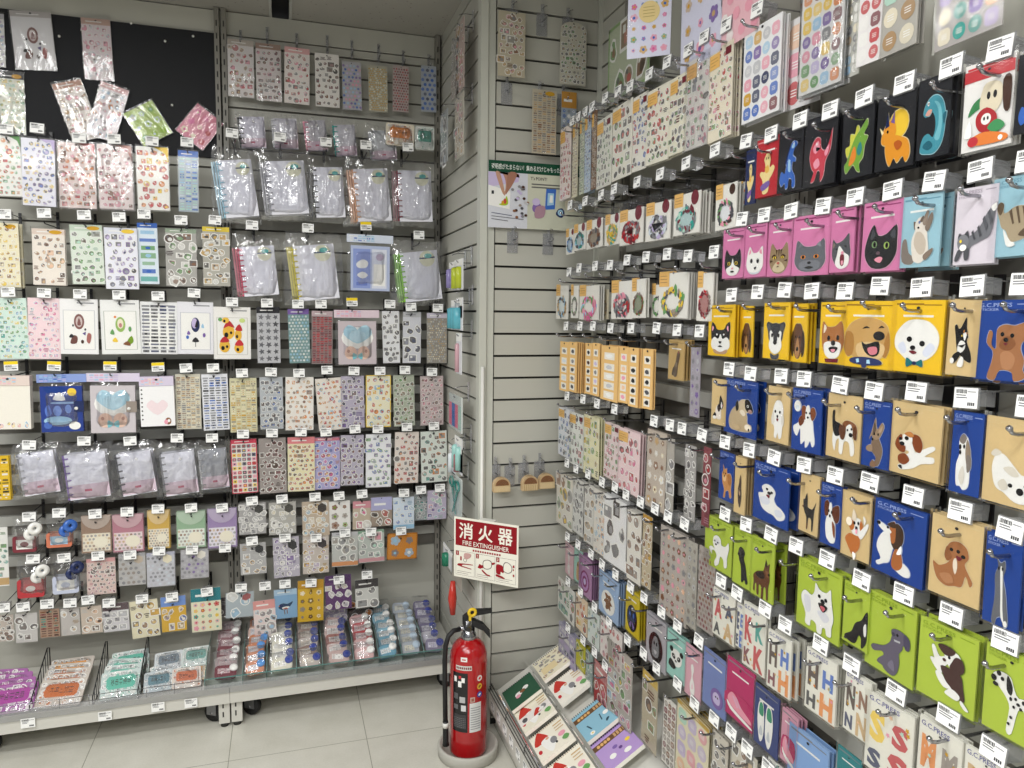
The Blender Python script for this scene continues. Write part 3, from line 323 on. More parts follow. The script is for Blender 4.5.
def sticks(mb, rng, x0, x1, z0, z1, y, cols, pal, style='b', white=True, base='w'):
    if style == 'b' and cols > 2: cols = round(cols*1.05)
    w, h = x1-x0, z1-z0; c = w/cols; rows = max(1, round(h/c/ (1.0 if style != 's' else .45))); r = h/rows
    for j in range(rows):
        for i in range(cols):
            cx, cz = x0+(i+.5)*c, z1-(j+.5)*r; k = pal[rng.randrange(len(pal))]; k2 = pal[rng.randrange(len(pal))]; k = k if style in 'bd' else mixc(k, base, rng.uniform(.05, .35)); yy = y-.0001*((i+j) % 2)
            if style == 'b':
                if rng.random() < .05: continue
                cx += rng.uniform(-.2, .2)*c+(c*.22 if j % 2 else -c*.22); cz += rng.uniform(-.2, .2)*r; cx = min(max(cx, x0+c*.3), x1-c*.3)
                a = c*rng.uniform(.28, .47); b = r*rng.uniform(.28, .47); ph = rng.uniform(0, 6); ro = rng.uniform(-.7, .7); ty = rng.random()
                if rng.random() < .12: a *= 1.4; b *= 1.3
                kk = mixc(mixc(k, 'H', .25), base, rng.uniform(.0, .45)); nn = rng.choice((6, 7, 8, 9)); cr, sr = math.cos(ro), math.sin(ro)
                if ty < .04:
                    for q in (-.5, 0, .5): e = a*rng.uniform(.5, 1); rect(mb, cx-e, cx+e, cz+q*b-b*.12, cz+q*b+b*.12, yy-.0001, mixc(k, 'G', .4))
                    continue
                if ty < .3: o = [(p*a*.9, q*b*.8) for p, q in ((-1, -1), (1, -1), (1, 1), (-1, 1))]
                elif ty < .48: o = ell(0, 0, min(a, b), min(a, b), 0, 12)
                else: o = [(p*a*cr-q*b*sr, p*a*sr+q*b*cr) for p, q in ((math.cos(t*2*PI/nn+ph)*rng.uniform(.6, 1.1), math.sin(t*2*PI/nn+ph)*rng.uniform(.6, 1.1)) for t in range(nn))]
                if white: mb.poly([(cx+p*1.28, yy, cz+q*1.28) for p, q in o], mixc('w', base, .06))
                mb.poly([(cx+p, yy-.00015, cz+q) for p, q in o], kk)
                mb.poly([(cx+p*.55+a*.18, yy-.0003, cz+q*.5-b*.2) for p, q in o], mixc(k2, base, rng.uniform(.1, .5)))
                mb.poly([(cx+p*.3-a*.3, yy-.0004, cz+q*.32+b*.35) for p, q in o], mixc('w' if rng.random() < .55 else 'G', base, .2))
            elif style == 'q':
                a, b = c*.4, r*.38
                mb.poly([(cx+p*a, yy, cz+q*b) for p, q in ((-1, -.7), (-.7, -1), (.7, -1), (1, -.7), (1, .7), (.7, 1), (-.7, 1), (-1, .7))], k)
                mb.poly([(cx+p*a*.6, yy-.00015, cz+q*b*.5) for p, q in ((-1, 0), (0, -1), (1, 0), (0, 1))], k2)
            elif style == 'c':
                a, b = c*.42, r*.42
                if rng.random() < .5: o = ell(0, 0, 1, 1, 0, 14)
                else: o = [(-1, -.6), (-.6, -1), (.6, -1), (1, -.6), (1, .6), (.6, 1), (-.6, 1), (-1, .6)]
                mb.poly([(cx+p*a, yy, cz+q*b) for p, q in o], k)
                for t in (-.25, 0, .25): mb.poly([(cx+p*a*.45, yy-.0002, cz+t*b+q*b*.05) for p, q in ((-1, -1), (1, -1), (1, 1), (-1, 1))], 'w')
            elif style == 'd':
                k = mixc(k, base, rng.uniform(.1, .45))
                a = min(c, r)*.36
                if j % 2: cx += c*.25
                else: cx -= c*.25
                mb.poly([(cx+p*a, yy, cz+q*a) for p, q in ell(0, 0, 1, 1, 0, 7)], k)
            elif style == 'k':
                a = min(c, r)*rng.uniform(.4, .52); ph = rng.uniform(0, 1)
                mb.poly([(cx+math.sin(t*PI/5+ph)*a*(1 if t % 2 else .45), yy, cz+math.cos(t*PI/5+ph)*a*(1 if t % 2 else .45)) for t in range(10)], k)
            elif style == 's':
                a, b = c*rng.uniform(.3, .46), r*rng.uniform(.2, .36)
                mb.poly([(cx+p*a, yy, cz+q*b) for p, q in ((-1, -1), (1, -1), (1, 1), (-1, 1))], k)
                if rng.random() < .5: mb.poly([(cx+p*a*.4, yy-.00015, cz+q*b*.7) for p, q in ell(0, 0, 1, 1, 0, 8)], k2)
            elif style == 'f':
                a = c*rng.uniform(.2, .45)
                for t in range(5):
                    g = t*2*PI/5+i; mb.poly([(cx+math.cos(g)*a*.55+p*a*.42, yy-.00003*t, cz+math.sin(g)*a*.55+q*a*.42) for p, q in ell(0, 0, 1, 1, 0, 7)], k)
                mb.poly([(cx+p*a*.35, yy-.0003, cz+q*a*.35) for p, q in ell(0, 0, 1, 1, 0, 7)], k2)
def wreath(mb, rng, cx, cz, rx, rz, y, pal, n=18, s=.12):
    for i in range(n):
        t = 2*PI*i/n+rng.uniform(-.1, .1); k = pal[rng.randrange(len(pal))]; a = rx*s*rng.uniform(.8, 1.5)
        mb.poly([(cx+math.cos(t)*rx+p, y-.00004*i, cz+math.sin(t)*rz+q) for p, q in ell(0, 0, a*1.7, a*.8, math.degrees(t)+rng.uniform(20, 120), 7)], k)
# ------------------------------------------------------------------ goods. Each builder returns the root; origin = hang point at top centre, front faces -y
def card(mb, w, h, t, col, r=0):
    if r: 
        o = []
        for cx, cz, a0 in ((w/2-r, -r, 0), (-w/2+r, -r, 90), (-w/2+r, -h+r, 180), (w/2-r, -h+r, 270)):
            for k in range(4): a = math.radians(a0+30*k); o.append((cx+r*math.cos(a), cz+r*math.sin(a)))
        mb.prism(o, -t, 0, col)
    else: mb.box(-w/2, w/2, -t, 0, -h, 0, col)
def rect(mb, x0, x1, z0, z1, y, col, mat=0): mb.poly([(x0, y, z0), (x1, y, z0), (x1, y, z1), (x0, y, z1)], col, mat)
def hole(parent, z, w=.006, y=0, col='K'):
    m = MB(); m.poly([(p, y-.0012, z+q) for p, q in ell(0, 0, w, w*.75, 0, 10)], col); return m.build('hang_hole', ['matte'], parent)
def sleeve(parent, w, h, t, over=.003, top=.006, mat='film'):
    m = MB(); a = w/2+over; y = -t-.002; z0, z1 = -h-over, top
    m.poly([(-a, y, z0), (a, y, z0), (a, y, z1), (-a, y, z1)]); m.poly([(a, y, z0), (a, .001, z0), (a, .001, z1), (a, y, z1)])
    m.poly([(-a, .001, z0), (-a, y, z0), (-a, y, z1), (-a, .001, z1)]); m.poly([(-a, y, z0), (-a, .001, z0), (a, .001, z0), (a, y, z0)])
    return m.build('clear_sleeve', [mat], parent)
def crinkle(parent, w, h, d, seed, nx=11, nz=14, pinch=.25, mat='crinkle_film', name='clear_bag', amp=.009):
    rng = random.Random(seed); m = MB(); g = []
    for j in range(nz+1):
        for i in range(nx+1):
            u, v = i/nx, j/nz; b = min(1, 5*u, 5*(1-u))*min(1, 6*v, (1-v)/pinch*.9+.1)
            edge = i in (0, nx) or j in (0, nz)
            x = (u-.5)*w*(1-.1*max(0, v-.8)/.2)+(0 if 0 < i < nx else rng.uniform(-.004, .004)); z = -h+v*h+rng.uniform(-.004, .004)*(not edge)
            if j == nz: z += rng.uniform(-.008, .008)
            g.append((x, -d*b-rng.uniform(0, amp)*(0 if edge else (.22+max(0, v-.68)*3.2 if i not in (1, nx-1) else .8))-.0015, z))
    fs = [(j*(nx+1)+i, j*(nx+1)+i+1, (j+1)*(nx+1)+i+1, (j+1)*(nx+1)+i) for j in range(nz) for i in range(nx)]
    tri = []
    for f in fs: tri += [(f[0], f[1], f[2]), (f[0], f[2], f[3])] if rng.random() < .5 else [(f[0], f[1], f[3]), (f[1], f[2], f[3])]
    m.faces(g, tri)
    return m.build(name, [mat], parent)
def S(w, h, sd, base='w', pal='pbo', n=4, style='b', hd=None, hh=.1, t=.002, name='sticker_sheet', alpha=False, edge=None, tag_=None, pic=None, band=None, arch=False, frame=None, label=None, gold=None, bottom=None, cut=None, top=None, corner=None, shiny=False):
    rng = random.Random(sd); m = MB(); z1 = -h*.05
    if arch: m.prism([(-w/2, -h)]+[(w/2, -h)]+[(w/2*math.cos(a*PI/10), -w*.3+w*.3*math.sin(a*PI/10)) for a in range(11)], -t, 0, base)
    elif not alpha: card(m, w, h, t, base)
    y = -t-.0003
    o = m.build(name, ['paper']) if False else None
    if alpha:                                       # printed on clear film: only the prints and a header are opaque
        pass
    if edge: 
        e = w*.035; rect(m, -w/2, w/2, -h, -h+e, y, edge); rect(m, -w/2, w/2, -e, 0, y, edge); rect(m, -w/2, -w/2+e, -h, 0, y, edge); rect(m, w/2-e, w/2, -h, 0, y, edge)
    if hd: rect(m, -w/2, w/2, -h*hh, 0, y, hd); z1 = -h*hh-h*.01; rect(m, -w*.35, w*.2, -h*hh*.62, -h*hh*.45, y-.0002, 'w' if hd not in ('w', 'c', 's') else 'g')
    if corner: m.poly([(w/2-w*.45, y-.0001, 0), (w/2, y-.0001, 0), (w/2, y-.0001, -w*.5), (w/2-w*.1, y-.0001, -w*.2)][::-1], corner)
    if gold: m.poly([(w*.22+p, y-.0005, -h*.055+q) for p, q in ell(0, 0, w*.2, h*.035, 0, 14)], gold)
    if band: rect(m, -w/2, w/2, -h*.98, -h*.86, y, band)
    zb = -h*.98
    if frame:
        rect(m, -w*.42, w*.42, -h*.92, -h*.2, y, frame); rect(m, -w*.40, w*.40, -h*.91, -h*.21, y-.0001, 'w'); rect(m, -w*.05, w*.4, -h*.08, -h*.06, y, 'g')
    if pic: art(m, ART[pic], -w*.4, -h*.9, w*.8, h*.7, y-.0003)
    else: sticks(m, rng, -w*.47, w*.47, zb if not band else -h*.85, z1, y-.0002, n, pal, style, base != 'w', base)
    if tag_: rect(m, -w*.48, -w*.48+w*.44, -h*.06-h*.15, -h*.05, y-.0008, tag_); [rect(m, -w*.44, -w*.44+w*q, -h*(.095+.035*i)-.0012, -h*(.095+.035*i), y-.001, 'b89048') for i, q in enumerate((.3, .34, .22))]; rect(m, w*.2, w*.42, -h*.13, -h*.05, y-.0008, 'x') if sd % 2 else None
    if label: m.poly([(w*.24+p, y-.0008, -h*.2+q) for p, q in ell(0, 0, w*.18, h*.14, 30, 6)], label)
    if alpha: m.box(-w/2, w/2, -t*.5, -t*.4, -h*.03, -h*.001, 's')
    o = m.build(name, ['paper'])
    hole(o, -h*.035, w*.03, -t)
    sleeve(o, w, h, t, mat='crinkle_film' if shiny else 'film')
    return o
def G(w, h, sd, bg='P', pic='tuxcat', box=(.1, .08, .8, .5), tx='w', head=None, title=True, name='sticker_pack', t=.003, out=None, outg=1.6):
    m = MB(); card(m, w, h, t, bg); y = -t-.0003
    if title:
        text(m, 'G.C.PRESS', -w*.45, w*.12, -h*.085, -h*.035, y, tx); text(m, 'STICKER', -w*.45, -w*.1, -h*.13, -h*.1, y, tx); rect(m, w*.2, w*.44, -h*.06, -h*.05, y, tx)
    else:
        rect(m, -w*.45, w*.1, -h*.07, -h*.045, y, tx); rect(m, -w*.3, w*.3, -h*.235, -h*.205, y, 'w'); rect(m, w*.1, w*.44, -h*.075, -h*.06, y, tx)
    o = m.build(name, ['paper'])
    a = MB(); bx = (-w/2+box[0]*w, -h+box[1]*h, box[2]*w, box[3]*h)
    if out: art(a, outline(ART[pic], outg, out), *bx, -t-.0006, dy=.00001)
    art(a, ART[pic], *bx, -t-.001); a.build('die_cut_sticker', ['gloss_plastic'], o)
    hole(o, -h*.11, w*.035, -t); sleeve(o, w, h, t)
    return o
def NB(w, h, sd, ring='a', small=False, body='e9e9f2', hgt=.78):
    """clear bag with a ring notebook inside"""
    o = empty('bagged_notebook'); bw, bh, d = w*(.76 if small else .74), h*hgt, .016; m = MB(); lean = math.radians(random.Random(sd).uniform(-7, -3)); x0 = -bw/2+bw*.08
    m.box(x0, bw/2+bw*.04, -d, -.002, -h+.012, -h+.012+bh, body); b = m.build('notebook', ['paper'], o); b.rotation_euler = (0, lean, 0); b.location = (math.sin(-lean)*-h*.5, 0, 0)
    if small:
        p = MB(); rect(p, x0, bw/2+bw*.04, -h+.016, -h+.012+bh*.32, -d-.0005, 'dac6d3'); rect(p, -bw*.05, bw*.12, -h+.012+bh*.16, -h+.012+bh*.21, -d-.001, 'c2607a'); p.build('paper_band', ['paper'], b)
        s = MB(); s.lathe([(.005, 0), (.005, .003), (.003, .005)], 12, 'w'); s.move(Matrix.Translation((bw*.12, -d, -h+.012+bh*.84)) @ Matrix.Rotation(PI/2, 4, 'X')); s.build('snap_button', ['gloss_plastic'], b)
    else:
        s = MB(); r = bw*.2; cx, cz = bw*.26, -h+.012+bh*.84
        s.poly([(cx+p, -d-.001, cz+q) for p, q in ell(0, 0, r, r, 0, 20)], 'e6e4cc'); rect(s, cx-r, cx+r, cz+.0*r, cz+.2*r, -d-.0014, '3b4a6a'); s.poly([(cx+p+r*.15, -d-.0016, cz+r*.35+q) for p, q in ell(0, 0, r*.5, r*.3, 0, 12)], '4fb0ae'); s.build('round_label', ['paper'], b)
    g = MB(); nr = 6 if small else 9
    for k in range(nr):
        z = -h+.02+bh*(k+.5)/nr*.95; g.tube([(x0+.004+.010*math.cos(a), -d*.5-.012*math.sin(a), z) for a in (i*2*PI/8 for i in range(8))], .0026, 5, ring, 0, True)
    for k in range(1 if small else 3): g.box(x0-.007-.009*k, x0-.001-.009*k, -d*.9+.003*k, -.002, -h+.014, -h+.01+bh, mixc(ring, 'w', .12*k))
    g.build('binder_ring', ['gloss_plastic'], b)
    crinkle(o, w*1.04, h*1.03, d+.006, sd)
    return o
def TB(w, h, sd, box='r', reel='w', lab='w'):
    """clear bag of washi tape: a rounded case and two reels"""
    o = empty('washi_tape_pack'); m = MB(); cw, ch, d = w*.74, h*.5, .03
    r = .008; pts = []
    for cx, cz, a0 in ((cw/2-r, -r, 0), (-cw/2+r, -r, 90), (-cw/2+r, -ch+r, 180), (cw/2-r, -ch+r, 270)):
        for k in range(4): a = math.radians(a0+30*k); pts.append((cx+r*math.cos(a)-w*.06, cz+r*math.sin(a)-h*.46))
    m.prism(pts, -d, -.002, box); rect(m, -w*.06-cw*.34, -w*.06+cw*.34, -h*.46-ch*.8, -h*.46-ch*.22, -d-.0005, lab)
    m.poly([(-w*.06+p, -d-.001, -h*.46-ch*.5+q) for p, q in ell(0, 0, cw*.18, ch*.16, 0, 12)], box if lab == 'w' else 'w'); m.build('tape_case', ['gloss_plastic'], o)
    for k in range(2):
        q = MB(); q.lathe([(.006, 0), (.023, 0), (.023, .012), (.006, .012), (.006, 0)], 20, reel, 0, cap=False); q.lathe([(.010, -.0006), (.011, -.0004)], 16, 'a' if reel == 'w' else 'w')
        q.move(Matrix.Translation((w*(.12+.14*k), -.024-.004*k, -h*(.40-.17*k))) @ Matrix.Rotation(PI/2, 4, 'X') @ Matrix.Rotation(.5, 4, 'Y')); q.build('tape_reel', ['gloss_plastic'], o)
    crinkle(o, w, h, d+.004, sd, 8, 8)
    return o
def EV(w, h, sd, col='b', low='f3ead8'):
    m = MB(); t = .006; card(m, w, h, t, col); y = -t-.0004; rng = random.Random(sd)
    rect(m, -w*.46, w*.46, -h*.96, -h*.48, y, low); sticks(m, rng, -w*.45, w*.45, -h*.95, -h*.5, y-.0002, 7, 'bgHt', 'd')
    m.poly([(w*.14+p, y-.0006, -h*.72+q) for p, q in ell(0, 0, w*.24, w*.22, 0, 16)], 'f7f1df')
    o = m.build('envelope_pack', ['paper']); f = MB(); a = [(w*.49*math.cos(PI+PI*k/12), -.02*h+h*.34*math.sin(PI+PI*k/12)) for k in range(13)]
    f.prism([(w*.49, 0), (-w*.49, 0)]+a, -t-.003, -t-.0006, mixc(col, 'w', .28)); f.build('flap', ['paper'], o); hole(o, -h*.07, w*.04, -t-.003); sleeve(o, w, h, t+.003)
    return o
def AB(w, h, sd, head='e6d9e6', cover='d9d2d6', pic=None, clasp=None, pal='ap'):
    """bag with printed header card holding a bound cover"""
    o = empty('album_pack'); m = MB(); hh = h*.14; m.box(-w/2, w/2, -.008, 0, -hh, 0, head); rng = random.Random(sd); sticks(m, rng, -w*.45, w*.1, -hh*.9, -hh*.1, -.0085, 6, pal, 's', True, head); m.build('header_card', ['paper'], o)
    b = MB(); bw = w*.84; d = .022; b.box(-bw/2, bw/2, -d, -.003, -h*.98, -h*.2, cover); y = -d-.0005
    if pic == 'night': art(b, 'a e40,24,34,10;#20408a p8,99,30,80,60,90,50,99;y e76,88,11,9;#5f7fd0 p10,50,20,60,26,40,14,34;w p30,72,46,88,60,70;#9fc0e8 p30,66,80,66,80,62,30,62;#7f9fe0 e40,46,10,12;#7f9fe0 e66,50,8,10;w e80,12,14,9;#4f6fc0 e16,14,10,8', -bw/2, -h*.97, bw, h*.76, y)
    elif pic == 'hearts': art(b, 'w e50,62,42,26;#b9dcea p50,48,14,70,26,92,50,80;#b9dcea p50,48,88,70,74,92,50,80;#c9e4ef e50,66,22,14;#e8c6b4 e32,26,16,16;#e8c6b4 e66,26,16,16;#78c0cc p50,18,38,26,38,10;#78c0cc p50,18,62,26,62,10;#b98f80 e26,30,4,4;#b98f80 e72,30,4,4', -bw/2, -h*.97, bw, h*.76, y)
    elif pic == 'memo': art(b, '#8fa0d8 s6,4,50,4,50,94,6,94;w p14,60,30,70,44,64,40,52,20,50;w p16,34,30,42,44,34,30,26;#6f82c8 s14,10,42,10,42,18,14,18;#dfe3f0 s54,4,92,4,92,94,54,94;w s58,10,88,10,88,60,58,60;#c9b9d2 e74,76,10,8', -bw/2, -h*.97, bw, h*.76, y)
    else: sticks(b, rng, -bw*.42, bw*.42, -h*.9, -h*.28, y, 3, pal, 'b')
    c = b.build('cover', ['gloss_plastic'], o)
    if clasp:
        k = MB(); k.box(bw*.3, bw*.54, -d-.004, -d-.0012, -h*.64, -h*.46, clasp); k.lathe([(.006, 0), (.006, .004)], 12, 'w', 0, (0, 0, 0)); k.move(Matrix.Translation((bw*.36, -d-.004, -h*.58)) @ Matrix.Rotation(PI/2, 4, 'X'), len(k.v)-24); k.build('clasp', ['gloss_plastic'], c)
    crinkle(o, w*.97, h*.88, d+.003, sd, 8, 8, amp=.003).location = (0, 0, -h*.13)
    return o
def MP(w, h, sd, col='f3eee2', head='e6d5cc', rings=False, pic=None):
    o = empty('memo_pad'); m = MB(); d = .03; m.box(-w/2, w/2, -d, -.002, -h, -h*.19, col); y = -d-.0005; rng = random.Random(sd)
    if pic == 'heart': m.poly([(p*w*.012, y, -h*.62+q*w*.011) for p, q in smooth_loop([(0, -22), (-26, 4), (-14, 22), (0, 12), (14, 22), (26, 4)])], 'f3e0e4'); art(m, 'b e80,12,9,9;p e74,10,6,6;w e82,13,4,4', -w/2, -h, w, h*.8, y-.0003)
    else: sticks(m, rng, -w*.48, w*.48, -h*.99, -h*.85, y, 7, 'fpyaf', 'b')
    if rings: [m.poly([(-w*.44+p, y, -h*(.26+.085*k)+q) for p, q in ell(0, 0, .003, .003, 0, 8)], 'K') for k in range(8)]
    b = m.build('pad', ['paper'], o); q = MB(); q.box(-w/2, w/2, -d-.002, 0, -h*.185, 0, head); sticks(q, rng, -w*.45, w*.2, -h*.16, -h*.03, -d-.0025, 6, 'paf', 's'); q.build('header_card', ['paper'], o)
    hole(o, -h*.06, .005, -d-.002)
    return o
def FB(w, h, sd, lab='o', base='cfcfcd', name='flake_bag'):
    """flat silvery bag with a rounded colour label"""
    rng = random.Random(sd); m = MB(); t = .006; card(m, w, h, t, base, .008); y = -t-.0004; sticks(m, rng, -w*.46, w*.46, -h*.97, -h*.03, y, 6, ['w', 's', lab], 'b', True, base)
    m.poly([(p*w*.36, y-.0006, -h*.42+q*h*.24) for p, q in ((-1, -.6), (-.85, -1), (.85, -1), (1, -.6), (1, .6), (.85, 1), (-.85, 1), (-1, .6))], lab); sticks(m, rng, -w*.26, w*.26, -h*.54, -h*.3, y-.0009, 5, ['K', 'B', lab], 's', True, lab)
    o = m.build(name, ['paper']); crinkle(o, w*1.03, h*1.05, t+.003, sd, 8, 8, amp=.004); return o
# ------------------------------------------------------------------ the room
YB, XSIDE, YF, XR, ZC = 3.2, .670, 2.52, 1.115, 2.72
def mesh_box(name, x0, x1, y0, y1, z0, z1, mat):
    m = MB(); m.box(x0, x1, y0, y1, z0, z1); return struct(m.build(name, [mat]))
m = MB(); m.poly([(-2.6, -2.6, 0), (2.2, -2.6, 0), (2.2, 3.4, 0), (-2.6, 3.4, 0)]); m.box(-2.6, 2.2, -2.6, 3.4, -.1, -.002); struct(m.build('floor', ['floor_tile']))
m = MB()      # ceiling boards, with the gap of a track between two boards
for x0, x1 in ((-2.6, -.02), (.055, 2.2)): m.box(x0, x1, -2.6, 3.4, ZC, ZC+.03)
m.box(-.02, .055, -2.6, 3.4, ZC+.06, ZC+.08, WHITE, 1)
for x0, x1 in ((-.026, -.016), (.050, .060)): m.box(x0, x1, -2.6, 3.4, ZC-.004, ZC+.06, WHITE, 2)
struct(m.build('ceiling', ['ceiling_board', 'groove_dark', 'bar_paint']))
mesh_box('wall_back', -2.6, XSIDE+.03, 3.3, 3.4, 0, ZC, 'slat_paint')
def slats(m, a0, a1, z0, z1, off, depth, axis, face, sign, pitch=.0797, gap=.008):
    """horizontal boards with a dark groove between them; axis 'y': boards face along y"""
    k = math.floor((z0-off)/pitch)
    while off+k*pitch < z1:
        lo, hi = max(z0, off+k*pitch+gap/2), min(z1, off+(k+1)*pitch-gap/2); k += 1
        if hi-lo < .004: continue
        if axis == 'y': m.box(a0, a1, min(face, face-sign*depth), max(face, face-sign*depth), lo, hi)
        else: m.box(min(face, face-sign*depth), max(face, face-sign*depth), a0, a1, lo, hi)
# slat wall facing the aisle (faces -y), from the corner post to the corner of the long wall
m = MB(); slats(m, XSIDE+.055, XR, .03, ZC, 1.556, .012, 'y', YF, -1); m.box(XSIDE+.04, XR, YF+.012, YF+.05, 0, ZC, WHITE, 1)
struct(m.build('wall_front', ['slat_paint', 'groove_dark']))
# side return (faces -x), from the back of the shelving to the corner post
m = MB(); slats(m, YF+.03, YB+.02, .03, ZC, 1.556, .012, 'x', XSIDE, -1); m.box(XSIDE+.012, XSIDE+.04, YF+.03, YB+.1, 0, ZC, WHITE, 1)
struct(m.build('wall_side', ['slat_paint', 'groove_dark']))
# corner post with a cable pipe
m = MB(); m.box(XSIDE-.004, XSIDE+.022, YF-.012, YF+.03, 0, ZC); m.box(XSIDE+.025, XSIDE+.05, YF-.004, YF+.03, 0, ZC); struct(m.build('trim_1', ['post_paint']))
m = MB(); m.tube([(XSIDE+.008, YF-.018, .05), (XSIDE+.008, YF-.018, 1.36)], .0065, 8); struct(m.build('trim_2', ['white_plastic']))
# long wall: slat boards next to the corner, plain wall behind the shelving
m = MB(); slats(m, 2.30, YF, .03, ZC, 1.556, .012, 'x', XR, -1); m.box(XR+.012, XR+.05, 2.29, YF+.05, 0, ZC, WHITE, 1); m.box(XR+.035, XR+.12, -2.6, 2.3, 0, ZC)
struct(m.build('wall_long', ['slat_paint', 'groove_dark']))
m = MB(); m.box(XR-.014, XR, YF-.016, YF-.002, 0, ZC); struct(m.build('trim_3', ['post_paint']))
# ------------------------------------------------------------------ shelving units
def caster(root, x, y):
    n0 = len(root.children); m = MB(); m.lathe([(.034, -.012), (.0365, -.008), (.0365, .008), (.034, .012)], 20); m.move(Matrix.Translation((x, y, .037)) @ Matrix.Rotation(PI/2, 4, 'Y')); c = m.build('caster', ['rubber'], root)
    m = MB(); m.box(x-.018, x-.014, y-.02, y+.02, .03, .095); m.box(x+.014, x+.018, y-.02, y+.02, .03, .095); m.box(x-.018, x+.018, y-.025, y+.025, .09, .1); m.tube([(x-.019, y, .037), (x+.019, y, .037)], .006, 8); m.build('caster_fork', ['grey_metal'], c)
    c.matrix_local = Matrix.Translation((x, y, 0)) @ Matrix.Rotation(math.radians(58), 4, 'Z') @ Matrix.Translation((-x, -y, 0))
def upright(root, x, foot=True):
    m = MB(); m.box(x-.009, x+.009, YB-.03, YB, .05, ZC-.002)
    for k in range(52): m.box(x-.0025, x+.0025, YB-.0305, YB-.029, .2+k*.048, .222+k*.048, WHITE, 1)
    m.build('upright', ['upright_paint', 'groove_dark'], root)
def deck(root, x0, x1):
    m = MB(); m.box(x0, x1, 2.79, YB-.005, .118, .14); m.box(x0, x1, 2.772, 2.79, .10, .148); m.box(x0, x1, 2.768, 2.7725, .146, .165)
    m.build('deck_shelf', ['deck_paint'], root)
    m = MB(); m.box(x0, x1, 2.764, 2.7685, .146, .182); m.build('price_rail', ['clear_rail'], root)
XU = -.209
def left_unit(x0, x1, label, board):
    r = empty('shelving_unit', ((x0+x1)/2, 3.0, 0)); r.location = (0, 0, 0); tag(r, label, 'shelving')
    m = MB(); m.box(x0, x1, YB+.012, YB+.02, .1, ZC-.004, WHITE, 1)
    m.box(x0, x1, YB, YB+.012, 2.63 if not board else 2.625, ZC-.004)
    slats(m, x0, x1, 1.50, 2.625 if not board else 2.15, 1.556, .012, 'y', YB, -1)
    z = .555
    while z < 1.46: m.box(x0, x1, YB-.01, YB+.012, z, z+.038, WHITE, 2); z += .0797
    m.box(x0, x1, YB, YB+.012, .12, .50)
    m.build('back_panel', ['slat_paint', 'void_dark', 'bar_paint'], r)
    if board:
        m = MB(); m.box(x0, x1-.016, YB-.012, YB, 2.15, 2.626)
        m.build('black_backboard', ['black_board'], r)
        for px, py in ((59, 36), (131, 23), (165, 41), (193, 36), (172, 105)):
            p = on_y(px, py, YB-.014); q = MB(); q.lathe([(.005, 0), (.004, .003), (.001, .005)], 10); q.move(Matrix.Translation((p.x, YB-.012, p.z)) @ Matrix.Rotation(PI/2, 4, 'X')); q.build('board_pin', ['white_plastic'], r)
    deck(r, x0, x1)
    return r
ua = left_unit(-1.55, XU-.0005, 'tall shelving unit whose top carries a black backboard', True)
ub = left_unit(XU+.0005, XSIDE-.003, 'tall shelving unit in the corner beside the fire extinguisher, with casters', False)
upright(ua, XU-.013); upright(ub, XU+.013); upright(ub, XSIDE-.018); upright(ua, -1.1)
for u, x in ((ua, XU-.022), (ub, XU+.022)):
    m = MB(); m.box(x-.019, x+.019, 2.79, 2.82, .015, .118); m.box(x-.006, x-.001, 2.789, 2.7905, .04, .06, WHITE, 1); m.box(x-.006, x-.001, 2.789, 2.7905, .075, .09, WHITE, 1); m.lathe([(.014, 0), (.014, .015)], 14, WHITE, 1, (x, 2.805, 0)); m.build('foot_post', ['deck_paint', 'groove_dark'], u)
caster(ua, XU-.062, 2.85); caster(ub, XU+.072, 2.86); caster(ub, XSIDE-.045, 2.86); caster(ua, -1.0, 2.87)
# long unit along the wall that faces -x
def right_unit(y0, y1, label):
    r = empty('shelving_unit'); tag(r, label, 'shelving')
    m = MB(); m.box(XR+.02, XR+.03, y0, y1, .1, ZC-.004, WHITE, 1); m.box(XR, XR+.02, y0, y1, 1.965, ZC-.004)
    z = .47
    while z < 1.92: m.box(XR-.008, XR+.02, y0, y1, z, z+.042, WHITE, 2); z += .092
    m.box(XR, XR+.02, y0, y1, .1, .44)
    m.build('back_panel', ['slat_paint', 'void_dark', 'bar_paint'], r)
    for y in (y0+.014, y1-.014):
        m = MB(); m.box(XR-.022, XR-.001, y-.0125, y+.0125, .05, ZC-.002)
        for k in range(50): m.box(XR-.0226, XR-.021, y-.005, y-.001, .2+k*.048, .226+k*.048, WHITE, 1)
        m.build('upright', ['upright_paint', 'groove_dark'], r)
    return r
right_unit(1.38, 2.285, 'tall shelving unit on the long wall nearest the slat-wall corner')
right_unit(.475, 1.378, 'tall shelving unit on the long wall behind the kraft and lime dog packs')
# ------------------------------------------------------------------ hooks with price cards
def price_card(seed, yellow=False):
    rng = random.Random(seed); m = MB(); w, h = .0215, .0165
    m.box(-w, w, -.001, 0, -h, h, 'fbfbf9'); y = -.0012
    z = h
    if yellow: rect(m, -w, w, h*.3, h, y, 'f2d322'); z = h*.3
    x = -w*.85
    while x < w*.1: b = rng.uniform(.0006, .0016); rect(m, x, x+b, z-.0092, z-.0025, y, '2e2e32'); x += b+rng.uniform(.0003, .001)
    rect(m, w*.15, w*.85, z-.007, z-.005, y, '9a9a9e')
    for i in range(2): rect(m, -w*.8, w*rng.uniform(-.1, .5), z-.0130-.004*i, z-.0112-.004*i, y, '707076')
    x = w*.2
    while x < w*.8: rect(m, x, x+.0026, -h*.75, -h*.42, y, '35353a'); x += .0034
    return m
PC = []
for i in range(4): o = price_card(i).build('price_card', ['paper']); PC.append(o.data); bpy.data.objects.remove(o)
o = price_card(9, True).build('price_card', ['paper']); PCY = o.data; bpy.data.objects.remove(o)
